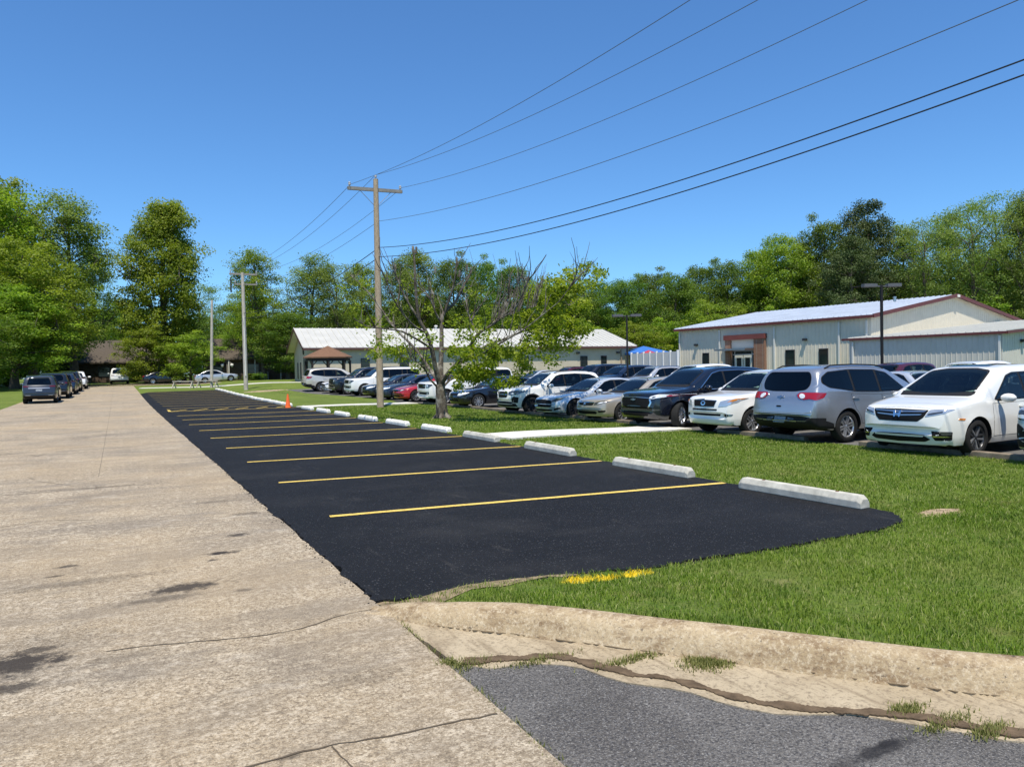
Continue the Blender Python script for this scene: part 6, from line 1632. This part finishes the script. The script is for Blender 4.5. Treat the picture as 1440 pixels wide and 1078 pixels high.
# the half-bare tree on the lawn, limbs drawn after the photo and spread in depth
def lawn_tree():
    base = hit(622, 588); d0 = (base - EYE).dot(FW); root = empty('pruned_tree', base, 0, 'half-bare pruned tree with grey limbs and leaves mostly on its right side, on the lawn', 'tree')
    rnd = random.Random(21); m = MB()
    def W(px, py, dep): return at(px, py, d0 + dep) - base
    limbs = []
    def limb(pts, r0, r1):
        """pts: (px, py, depth offset)"""
        q = [W(*p) for p in pts]; s = smooth3(q, 4); n = len(s); m.tube(s, [r0 + (r1 - r0) * (i / (n - 1)) ** .8 for i in range(n)], 9); limbs.append((s, r0, r1)); return s
    def smooth3(P, n):
        out = []
        for i in range(len(P) - 1):
            a, b, c, d = P[max(i - 1, 0)], P[i], P[i + 1], P[min(i + 2, len(P) - 1)]
            for k in range(n): t = k / n; out.append(.5 * ((2 * b) + (c - a) * t + (2 * a - 5 * b + 4 * c - d) * t * t + (3 * b - a - 3 * c + d) * t ** 3))
        out.append(P[-1]); return out
    limb([(622, 590, 0), (621, 575, 0), (620, 558, 0), (619, 540, 0)], .24, .165)
    for a in range(6): limb([(622, 578, 0), (622 + 9 * cos(a * 1.05 + .3), 586, .22 * sin(a * 1.05 + .3)), (622 + 14 * cos(a * 1.05 + .3), 590, .42 * sin(a * 1.05 + .3))], .13, .05)
    L = [
        ([(619, 545, 0), (612, 515, -.3), (607, 490, -.5), (600, 468, -.7), (590, 450, -.8), (586, 425, -.9), (584, 395, -1.0), (583, 370, -1.0), (581, 346, -1.0)], .13, .045),
        ([(620, 545, 0), (620, 510, .2), (621, 480, .3), (621, 455, .4), (624, 440, .5), (640, 425, .6), (650, 405, .7), (660, 388, .8), (662, 376, .8)], .14, .04),
        ([(621, 455, .4), (612, 438, .2), (606, 420, .1), (602, 395, 0)], .06, .02),
        ([(624, 443, .5), (632, 420, .4), (638, 400, .3), (641, 382, .2), (642, 362, .2)], .07, .035),
        ([(618, 538, 0), (606, 522, .5), (590, 498, .9), (574, 480, 1.2), (556, 462, 1.5), (540, 440, 1.8), (524, 418, 2.0), (505, 398, 2.2), (492, 386, 2.3)], .10, .02),
        ([(600, 468, -.7), (585, 460, -1.2), (570, 445, -1.6), (556, 425, -2.0), (545, 400, -2.2), (538, 382, -2.3)], .06, .02),
        ([(607, 490, -.5), (588, 478, -1.4), (565, 466, -2.0), (540, 462, -2.6), (515, 458, -3.0), (497, 447, -3.2)], .06, .015),
        ([(590, 450, -.8), (578, 432, -.9), (566, 410, -1.0), (556, 385, -1.1), (552, 370, -1.1)], .06, .03),
        ([(621, 540, 0), (630, 525, -.4), (645, 508, -.8), (660, 488, -1.2), (672, 470, -1.4), (690, 458, -1.6), (705, 446, -1.7), (712, 425, -1.7), (716, 405, -1.7), (718, 384, -1.7)], .12, .025),
        ([(690, 458, -1.6), (706, 440, -1.3), (718, 420, -1.1), (728, 400, -1.0), (734, 386, -1.0)], .05, .018),
        ([(705, 447, -1.7), (722, 436, -1.9), (733, 418, -2.0), (742, 398, -2.1), (745, 390, -2.1)], .045, .015),
        ([(672, 470, -1.4), (660, 445, -1.0), (655, 420, -.6), (652, 395, -.4)], .045, .015),
        ([(622, 535, 0), (634, 520, .6), (655, 505, 1.2), (680, 488, 1.6), (705, 478, 2.0), (725, 470, 2.2), (745, 462, 2.3), (770, 448, 2.4), (800, 430, 2.5), (825, 412, 2.5)], .10, .02),
        ([(745, 462, 2.3), (770, 462, 1.9), (795, 458, 1.6), (815, 450, 1.4)], .04, .012),
        ([(680, 488, 1.6), (700, 492, 1.9), (722, 490, 2.3), (745, 482, 2.6)], .05, .015),
        ([(645, 508, -.8), (668, 502, -1.4), (690, 490, -2.0), (715, 476, -2.5), (738, 462, -2.8), (760, 445, -3.0), (785, 425, -3.1)], .07, .015),
        ([(800, 430, 2.5), (815, 400, 2.6), (826, 380, 2.6)], .02, .008), ([(785, 425, -3.1), (805, 400, -3.1), (820, 385, -3.0)], .018, .008),
        ([(620, 548, 0), (632, 535, .3), (648, 528, .7), (668, 526, 1.0)], .07, .02), ([(617, 546, 0), (604, 532, -.4), (598, 520, -.8), (585, 508, -1.3), (560, 500, -1.9)], .06, .015)]
    for p, a, b in L: limb(p, a * .74, b * .7)
    # stubs of the pollarded tops, and twigs
    for px, py, dp in ((581, 346, -1), (585, 347, -1), (612, 375, .1), (662, 376, .8), (657, 372, .8), (642, 362, .2), (646, 380, .2), (556, 372, -1.1)):
        m.tube([W(px, py + 9, dp), W(px + rnd.uniform(-1, 1), py, dp)], [.04, .036], 7)
    allp = [(s, r0, r1) for s, r0, r1 in limbs[7:]]
    for s, r0, r1 in allp:
        n = len(s)
        for k in range(9):
            i = rnd.randint(int(n * .35), n - 1); p = s[i]; e = p + Vector((rnd.gauss(0, .25), rnd.gauss(0, .25), rnd.uniform(.05, .7))); m.tube([p, p.lerp(e, .5) + Vector((rnd.gauss(0, .04), rnd.gauss(0, .04), 0)), e], [.014, .01, .004], 4)
    for k in range(85):   # bare secondary limbs rising from the main ones
        sx_, r0, r1 = limbs[7 + rnd.randrange(len(L))]; i = rnd.randint(int(len(sx_) * .3), len(sx_) - 3); p = sx_[i]; out = Vector((p.x, p.y, 0)).normalized() * rnd.uniform(.1, .7)
        q = [p]; dirv = (out + Vector((rnd.gauss(0, .35), rnd.gauss(0, .35), rnd.uniform(.5, 1.2)))).normalized(); ln_ = rnd.uniform(.5, 1.5)
        for j in range(4): q.append(q[-1] + (dirv + Vector((rnd.gauss(0, .16), rnd.gauss(0, .16), .1))) * ln_ / 4)
        m.tube(q, [.022, .018, .014, .010, .006], 5)
    for k in range(60):   # brush of bare shoots on the right crown
        px = rnd.uniform(690, 755); dp = rnd.uniform(-2.2, -.6); y0 = np.interp(px, [690, 755], [452, 430]); m.tube([W(px, y0, dp), W(px + rnd.uniform(3, 10), y0 - 25, dp), W(px + rnd.uniform(6, 20), y0 - rnd.uniform(38, 62), dp)], [.014, .010, .004], 4)
    for px, py, dp in ((693, 357, -1), (702, 372, -.9), (648, 352, .2), (733, 370, -1.2), (660, 350, .5)): m.tube([W(px, py, dp), W(px + 6, py + 22, dp), W(px + 10, py + 45, dp)], [.004, .007, .01], 4)
    m.build('trunk', M_BARKD, root)
    # leaf clumps: (px, py, spread px, count, depth)
    CL = [(560, 492, 9, 60), (575, 500, 9, 50), (590, 506, 9, 50), (545, 490, 9, 50), (532, 482, 7, 26), (528, 500, 6, 26), (602, 512, 6, 24), (556, 476, 8, 24), (512, 455, 6, 12), (540, 452, 6, 12), (500, 428, 6, 14), (484, 408, 6, 14), (512, 398, 6, 12), (560, 432, 6, 10), (572, 405, 6, 10), (600, 436, 6, 10), (610, 472, 7, 18), (640, 452, 7, 18), (585, 472, 8, 20),
          (652, 474, 8, 40), (664, 446, 8, 30), (642, 492, 8, 60), (655, 520, 10, 120), (648, 540, 8, 60), (670, 515, 10, 120), (680, 530, 10, 110), (695, 510, 10, 110), (665, 500, 10, 100), (690, 495, 9, 80), (710, 497, 9, 70), (725, 502, 9, 80), (735, 515, 8, 60), (728, 530, 8, 60), (742, 492, 8, 50), (700, 535, 8, 50), (678, 472, 8, 36), (692, 456, 8, 36), (722, 460, 8, 36), (690, 436, 7, 18), (665, 414, 6, 12),
          (742, 446, 10, 70), (756, 456, 10, 90), (770, 442, 11, 110), (790, 432, 12, 130), (762, 424, 11, 80), (780, 414, 11, 110), (800, 414, 11, 110), (815, 427, 10, 100), (790, 450, 12, 120), (810, 446, 11, 100), (776, 466, 10, 90), (800, 468, 10, 80), (748, 472, 8, 50), (820, 458, 8, 50), (766, 482, 8, 50), (785, 486, 7, 40), (805, 487, 6, 30), (752, 404, 6, 16), (768, 402, 7, 36), (786, 394, 6, 36), (805, 393, 5, 30), (826, 376, 4, 24), (840, 383, 4, 26), (832, 398, 5, 30), (848, 384, 3, 12), (814, 384, 4, 18), (796, 385, 4, 16), (778, 507, 4, 18), (768, 500, 5, 20)]
    P = []; T = []
    for px, py, sp, n in CL:
        dep = rnd.choice([-1, 1]) * rnd.uniform(.2, 2.6); s = sp * d0 / FPX
        for sub in range(4):
            c = W(px + rnd.gauss(0, sp * .75), py + rnd.gauss(0, sp * .6), dep + rnd.gauss(0, .45)); tint = rnd.uniform(.1, .9)
            for _ in range(int(n * (1.5 if px > 735 else 1.05))):
                P.append((c.x + rnd.gauss(0, .13), c.y + rnd.gauss(0, .13), c.z + rnd.gauss(0, .11))); T.append(tint + rnd.gauss(0, .15))
    me = leaf_mesh('crown', P, .125, 5, M_CLEAF, np.array(T), droop=.75); link('crown', me, root)
lawn_tree()

# ------------------------------------------------------------------ poles, wires, lamps
M_POLE = mat_bark('weathered_pole', (.29, .225, .155), (.43, .345, .25)); M_POLEW = simple('pale_weathered_pole', (.42, .38, .32), .85, var=.2, vscale=3); M_ARM = simple('grey_crossarm', (.24, .225, .20), .9, var=.2, vscale=6)
M_LHEAD = simple('lamp_housing', (.10, .10, .105), .45); M_INS = simple('insulator', (.35, .36, .37), .3); M_WIRE = simple('black_cable', (.012, .012, .013), .6); M_WIRE2 = simple('grey_cable', (.10, .11, .12), .5)
def pole(base, top, r0, r1, label, mat, arms, name='utility_pole', braces=True):
    root = empty(name, base, 0, label, 'utility pole'); b = Vector(base); t = Vector(top) - b
    m = MB(); m.tube([(0, 0, -.3), t * .33, t * .66, t], [r0, r0 * .9 + r1 * .1, (r0 + r1) / 2, r1], 14); m.build('post', mat, root)
    for zf, p0, p1, w in arms:
        c = t * zf; a0 = Vector(p0) - b; a1 = Vector(p1) - b; off = (a1 - a0).cross(Vector((0, 0, 1))).normalized() * (-.13)
        m = MB(); m.bar(a0 + off, a1 + off, w, w * 1.15); ar = m.build('crossarm', M_ARM, root)
        for q in (.03, .97):
            e = a0.lerp(a1, q) + off; m = MB(); m.lathe([(.02, 0), (.02, .06), (.06, .07), (.065, .12), (.045, .16), (.06, .18), (.03, .22), (.001, .225)], 12, c=(e.x, e.y, e.z + w * .55)); m.build('insulator', M_INS, ar)
        if braces:
            for q in (.22, .78): e = a0.lerp(a1, q) + off; m = MB(); m.bar((e.x, e.y, e.z - .08), tuple(c - Vector((0, 0, .85))), .035, .012); m.build('brace', M_ARM, root)
    return root
def wire(pts, r, mat, label, group, sag=0.0):
    a, b = Vector(pts[0]), Vector(pts[-1]); q = [a.lerp(b, i / 40) - Vector((0, 0, sag * 4 * (i / 40) * (1 - i / 40))) for i in range(41)]
    m = MB(); m.tube(q, r, 6); o = m.build('power_line', mat); tag(o, label, 'cable', group); return o
def build_poles():
    b1 = hit(535, 573); d1 = (b1 - EYE).dot(FW); t1 = at(528.3, 252, d1)
    aL, aR = at(491, 263.5, d1 - .9), at(567, 269, d1 + .9)
    p1 = pole(b1, t1, .165, .115, 'brown wooden utility pole with crossarm, standing beside the second white walk', M_POLE, [(.955, aL, aR, .13)])
    m = MB(); tt = t1 - b1; m.lathe([(.02, 0), (.02, .07), (.06, .08), (.065, .14), (.03, .2), (.001, .205)], 12, c=tuple(tt)); m.build('insulator', M_INS, p1)
    b2 = hit(346, 548); d2 = (b2 - EYE).dot(FW); t2 = at(341, 383, d2)
    p2 = pole(b2, t2, .17, .12, 'pale utility pole with two crossarms beyond the far lot corner', M_POLEW, [(.985, at(322, 384.5, d2), at(361, 386, d2), .13), (.90, at(329, 399, d2), at(361, 400, d2), .10)], braces=False)
    m = MB(); q = at(324.5, 392, d2) - b2; m.tube([q, q - Vector((0, 0, 1.1))], .06, 8); m.build('cutout_fuse', M_DARKFR, p2)
    m = MB(); m.tube([(t2 - b2) * .12 + Vector((-.02, -.19, 0)), (t2 - b2) * .62 + Vector((-.02, -.19, 0))], .045, 8); m.build('conduit', M_TRIMW, p2)
    b3 = hit(297.5, 545); d3 = (b3 - EYE).dot(FW); pole(b3, at(298, 422, d3), .14, .10, 'slim bare utility pole behind the pale low rail', M_POLEW, [])
    # next pole of the line stands behind the camera; only its wires come into view
    ah = (Vector((b1.x, b1.y, 0)) - Vector((b2.x, b2.y, 0))); e0 = Vector((b1.x, b1.y, 0)) + ah * 1.02
    side = Vector((-ah.y, ah.x, 0)).normalized(); g = 'wires strung from the utility pole'
    def fit(pole_pt, px, py, r, mat, lab, endlat, endz):
        """run to the unseen pole; sag chosen so that the wire hangs as in the photo"""
        E = Vector((e0.x, e0.y, 0)) + side * endlat; E.z = endz; a = Vector(pole_pt)
        # where the wire's vertical plane meets the photo column
        lo, hi = 0.0, 1.0
        for _ in range(50):
            mt = (lo + hi) / 2; p = a.lerp(E, mt) - EYE; dd = p.dot(FW)
            v = (720 + FPX * p.dot(RC) / dd) if dd > .2 else 1e6
            if v < px: lo = mt
            else: hi = mt
        p = a.lerp(E, lo); dd = (p - EYE).dot(FW); want = at(px, py, dd).z; sag = endz; E.z = a.z + (want + 4 * sag * lo * (1 - lo) - a.z) / lo
        wire([a, E], r, mat, lab, g, sag)
    ins = Vector((0, 0, .3))
    fit(at(493, 259, d1 - .9), 978, 2, .009, M_WIRE2, 'thin wire from the left end of the crossarm, topmost of the six', -1.2, .75)
    fit(t1 + Vector((0, 0, .2)), 1073, 2, .009, M_WIRE2, 'thin wire from the pole top, second from the top', 0, .75)
    fit(at(565, 264, d1 + .9), 1227, 2, .009, M_WIRE2, 'thin wire from the right end of the crossarm, third from the top', 1.2, .75)
    fit(at(532, 311, d1), 1436, 4, .009, M_WIRE2, 'thin wire fixed below the crossarm, fourth from the top', .15, .7)
    fit(at(533, 348, d1 - .1), 1440, 88, .014, M_WIRE, 'upper thick black cable across the sky', .15, .8)
    fit(at(533.5, 361, d1 - .1), 1440, 109, .014, M_WIRE, 'lower thick black cable across the sky', .15, .8)
    g2 = 'wires between the two utility poles'
    wire([at(493, 259, d1 - .9), at(324, 381, d2)], .010, M_WIRE2, 'thin wire from the left crossarm end down to the pale pole', g2, .8)
    wire([t1 + Vector((0, 0, .2)), at(341, 381, d2)], .010, M_WIRE2, 'thin wire from pole top to the pale pole top', g2, .8)
    wire([at(565, 264, d1 + .9), at(359, 383, d2)], .010, M_WIRE2, 'thin wire from the right crossarm end to the pale pole', g2, .8)
    wire([at(532, 311, d1), at(342, 400, d2)], .010, M_WIRE2, 'thin wire below the crossarms between both poles', g2, .7)
    wire([at(533, 348, d1 - .1), at(343, 440, d2)], .02, M_WIRE, 'upper thick cable running left from the brown pole behind the treetops', g2, .7)
    wire([at(533.5, 361, d1 - .1), at(343, 447, d2)], .02, M_WIRE, 'lower thick cable running left from the brown pole behind the treetops', g2, .7)
    # double-headed lamp posts
    for px, top, d, lab in ((1240.5, 402, 34.5, 'dark two-headed lamp post before the cream building'), (882.5, 444, 46, 'dark two-headed lamp post before the right end of the grey building')):
        p = at(px, 520, d); z = gz(p.x, p.y); t = at(px, top, d).z - z; r = empty('lamp_post', (p.x, p.y, z), -YAW, lab, 'lamp post')
        m = MB(); m.lathe([(.22, 0), (.22, .55), (.20, .6)], 16); m.build('base', M_WHITECON, r); m = MB(); m.bar((0, 0, .6), (0, 0, t + .05), .10, .10); m.build('post', M_BLK, r)
        for sg in (-1, 1):
            m = MB(); m.bar((sg * .06, 0, t - .02), (sg * .28, 0, t), .05, .05); pts = [(sg * .24, -.13), (sg * .24, .13), (sg * .55, .22), (sg * .86, .17), (sg * .92, 0), (sg * .86, -.17), (sg * .55, -.22)]
            n = len(pts); m.add([(x, y, t - .05) for x, y in pts] + [(x, y, t + .09) for x, y in pts], [list(range(n)), list(range(n, 2 * n))] + [(i, (i + 1) % n, n + (i + 1) % n, n + i) for i in range(n)]); m.build('lamp_head', M_LHEAD, r)
    p = hit(320, 534.5); d = (p - EYE).dot(FW); r = empty('globe_lamp', p, -YAW, 'slim lamp post with two white globes in front of the brown house', 'lamp post'); t = at(320, 510, d).z - p.z
    m = MB(); m.tube([(0, 0, -.1), (0, 0, t)], .05, 8); m.tube([(-.62, 0, t - .25), (-.4, 0, t + .1), (0, 0, t + .15), (.4, 0, t + .1), (.62, 0, t - .25)], .03, 8); m.build('post', M_POLEW, r)
    for sg in (-1, 1): m = MB(); m.lathe([(.001, -.28), (.14, -.2), (.22, 0), (.16, .16), (.05, .22), (.001, .22)], 14, c=(sg * .62, 0, t - .3)); m.build('globe', simple('white_globe', (.8, .8, .76), .3), r)
build_poles()

# ------------------------------------------------------------------ small things
def build_small():
    # traffic cone
    p = hit(405, 573.0); c = empty('traffic_cone', (p.x, p.y, gz(p.x, p.y) + .005), .4, 'orange traffic cone at the right edge of the black lot', 'traffic cone')
    org = simple('orange_plastic', (.80, .13, .02), .5)
    m = MB(); m.box((0, 0, .02), (.36, .36, .04)); m.build('foot', org, c); bevel(kids(c)[0], .012, 2)
    m = MB(); m.lathe([(.135, .04), (.125, .10), (.033, .70), (.03, .72), (.001, .72)], 20); m.build('body', org, c)
    # low white rails beyond the lot
    for px0, px1, py, lab in ((243, 272, 546, 'low pale timber rail beyond the far lot end, left one'), (278, 306, 545, 'low pale timber rail beyond the far lot end, right one')):
        a, b = hit(px0, py), hit(px1, py); r = empty('timber_rail', ((a.x + b.x) / 2, (a.y + b.y) / 2, gz((a.x + b.x) / 2, (a.y + b.y) / 2)), atan2(b.y - a.y, b.x - a.x), lab, 'rail'); L = (b - a).length
        m = MB(); m.box((0, 0, .66), (L, .10, .08)); m.build('top_rail', M_POLEW, r)
        for s in (-L / 2 + .15, L / 2 - .15):
            m = MB(); m.bar((s, -.26, 0), (s, .04, .62), .08, .08); m.bar((s, .26, 0), (s, -.04, .60), .07, .07); m.build('leg', M_POLEW, r)
    # yellow sprayed grass, tufts
build_small()

def grass():
    rs = np.random.RandomState(3)
    def in_poly(P, x, y):
        c = np.zeros(x.shape, bool); n = len(P)
        for i in range(n):
            (x1, y1), (x2, y2) = P[i - 1], P[i]; k = ((y1 > y) != (y2 > y)) & (x < (x2 - x1) * (y - y1) / (y2 - y1 + 1e-12) + x1); c ^= k
        return c
    lotp = list(LOT_NEAR) + [(7.62, 14), (7.62, 69), (1.6, 69)]
    lotp = [(x, y) for x, y in lotp]
    walks = [[(7.6, 15.35), (15.4, 16.75), (15.4, 17.95), (7.6, 16.55)]]
    X = []; Y = []; S = []; H = []
    def scatter(n, x0, x1, y0, y1, w, h):
        x = rs.uniform(x0, x1, n); y = rs.uniform(y0, y1, n); k = kerb_sd(x, y) > .03; k &= (x > 1.66) | (y > 6); k &= ~in_poly(lotp, x, y); k &= x < cpx(y) - .1
        for wk in walks: k &= ~in_poly(wk, x, y)
        k &= ((((x - 7.92) / .33) ** 2 + ((y - 4.96) / .13) ** 2) > .8) | (rs.rand(n) < .12)
        # worn thin beside the asphalt edge
        thin = np.array([mnoise.noise((a * 1.7, b * 1.7, 3)) for a, b in zip(x, y)]); ly = np.interp(x, [p[0] for p in LOT_NEAR], [p[1] for p in LOT_NEAR])
        fall = np.clip(1 - (x - 1.6) / 2.2, 0, 1); edge = (y < 5.6) & (x < 5.4) & (np.abs(y - ly) < .07 + .20 * fall + .16 * thin); k &= ~(edge & (rs.rand(n) < .62)); k &= rs.rand(n) < np.clip(1.0 + thin * .9, .25, 1)
        x, y, thin = x[k], y[k], thin[k]; X.append(x); Y.append(y); S.append(np.full(x.shape, w)); H.append(h * rs.uniform(.45, 1.35, x.shape) * (1 + .35 * thin))
    scatter(150000, 1.6, 9.5, .8, 5.4, .0050, .034)
    scatter(90000, 7.4, 15, 3.5, 10.5, .008, .038)
    scatter(60000, 7.5, 15.3, 10.5, 20, .014, .04)
    scatter(42000, 7.6, 15.3, 20, 36, .025, .042)
    x = np.concatenate(X); y = np.concatenate(Y); w = np.concatenate(S); h = np.concatenate(H); n = len(x); z = ground_z(x, y)
    a = rs.uniform(0, 2 * pi, n); l = rs.uniform(.15, 1.1, n) * h; dx, dy = np.cos(a), np.sin(a)
    b = a + rs.uniform(-1.2, 1.2, n) + pi / 2; wx, wy = np.cos(b) * w / 2, np.sin(b) * w / 2
    p0 = np.stack([x - wx, y - wy, z - .008], 1); p1 = np.stack([x + wx, y + wy, z - .008], 1)
    mx, my, mz = x + dx * l * .35, y + dy * l * .35, z + h * .62
    p2 = np.stack([mx + wx * .8, my + wy * .8, mz], 1); p3 = np.stack([mx - wx * .8, my - wy * .8, mz], 1); p4 = np.stack([x + dx * l, y + dy * l, z + h * .92], 1)
    co = np.stack([p0, p1, p2, p3, p4], 1).reshape(-1, 3); i = np.arange(n) * 5
    f = np.stack([i, i + 1, i + 2, i, i + 2, i + 3, i + 3, i + 2, i + 4], 1).reshape(-1, 3)
    o = np_mesh('grass', co, f, [mat_blade()]); tag(o, 'mown green grass of the lawn', 'grass', kind='stuff')
    t = rs.rand(n); t = np.where(rs.rand(n) < .10, 1.6 + rs.rand(n) * .4, t)
    at_ = o.data.attributes.new('tint', 'FLOAT', 'POINT'); at_.data.foreach_set('value', np.repeat(t, 5).astype(np.float32))
    # weeds along the pavement joints
    pts = []
    for k in range(420):
        y_ = rs.uniform(1.3, 4.7); pts.append((1.60 + rs.normal(0, .018), y_, .0))
    for k in range(260): pts.append((1.62 + abs(rs.normal(0, .12)), 3.78 + rs.normal(0, .04), 0.0))
    c = flat(1003, 926)
    for k in range(2200): pts.append((c.x + rs.normal(0, .085), c.y + rs.normal(0, .05), .0))
    for px, py, nn, sx in ((1275, 996, 420, .05), (1330, 1014, 320, .10), (1390, 1025, 420, .06), (760, 926, 260, .12), (890, 925, 420, .12), (630, 930, 260, .03)):
        c = flat(px, py)
        for k in range(nn): pts.append((c.x + rs.normal(0, sx), c.y + rs.normal(0, .025) - .5 * 0, 0.0))
    P = np.array(pts); n = len(P); a = rs.uniform(0, 2 * pi, n); hh = rs.uniform(.006, .022, n); dx, dy = np.cos(a), np.sin(a); wx, wy = -dy * .0035, dx * .0035
    zb = -.01
    co = np.stack([np.stack([P[:, 0] - wx, P[:, 1] - wy, np.full(n, zb)], 1), np.stack([P[:, 0] + wx, P[:, 1] + wy, np.full(n, zb)], 1), np.stack([P[:, 0] + dx * hh * .9, P[:, 1] + dy * hh * .9, hh], 1)], 1).reshape(-1, 3)
    i = np.arange(n) * 3; o = np_mesh('weeds', co, np.stack([i, i + 1, i + 2], 1), [M_WEED]); tag(o, 'weeds and grass tufts in the pavement joints', 'weeds', kind='stuff')
    at_ = o.data.attributes.new('tint', 'FLOAT', 'POINT'); at_.data.foreach_set('value', np.repeat(rs.uniform(0, 1.5, n), 3).astype(np.float32))
def mat_blade():
    t = NT('grass_blades'); at_ = t.node('ShaderNodeAttribute', attribute_name='tint'); p = t.pos(); n = t.noise(p, .8, 4, .6)
    col = t.mix(t.math('MINIMUM', at_.outputs['Fac'], 1.0), (.088, .165, .010), (.195, .27, .028)); col = t.mix(t.ramp(at_.outputs['Fac'], [(.99, 0), (1.0, .85)]), col, (.40, .40, .17))
    col = t.mix(t.ramp(n, [(.45, 0), (.75, .5)]), col, (.25, .265, .07)); dk = t.noise(p, 1.7, 5, .7); col = t.mix(t.ramp(dk, [(.52, 0), (.66, .6)]), col, (.055, .115, .012))
    dry = t.noise(p, 2.6, 4, .65); col = t.mix(t.ramp(dry, [(.58, 0), (.72, .55)]), col, (.33, .29, .12))
    col = t.mix(yellow_spots(t, p), col, (.80, .60, .03))
    t.set(col=col, rough=.6, spec=.25); tr = t.node('ShaderNodeBsdfTranslucent'); t.l.new(t.mix(1.0, col, (1.2, 1.3, .6), 'MULTIPLY'), tr.inputs[0])
    mx = t.node('ShaderNodeMixShader'); mx.inputs[0].default_value = .3; t.l.new(t.b.outputs[0], mx.inputs[1]); t.l.new(tr.outputs[0], mx.inputs[2]); t.l.new(mx.outputs[0], t.out.inputs[0]); return t.mat
grass()
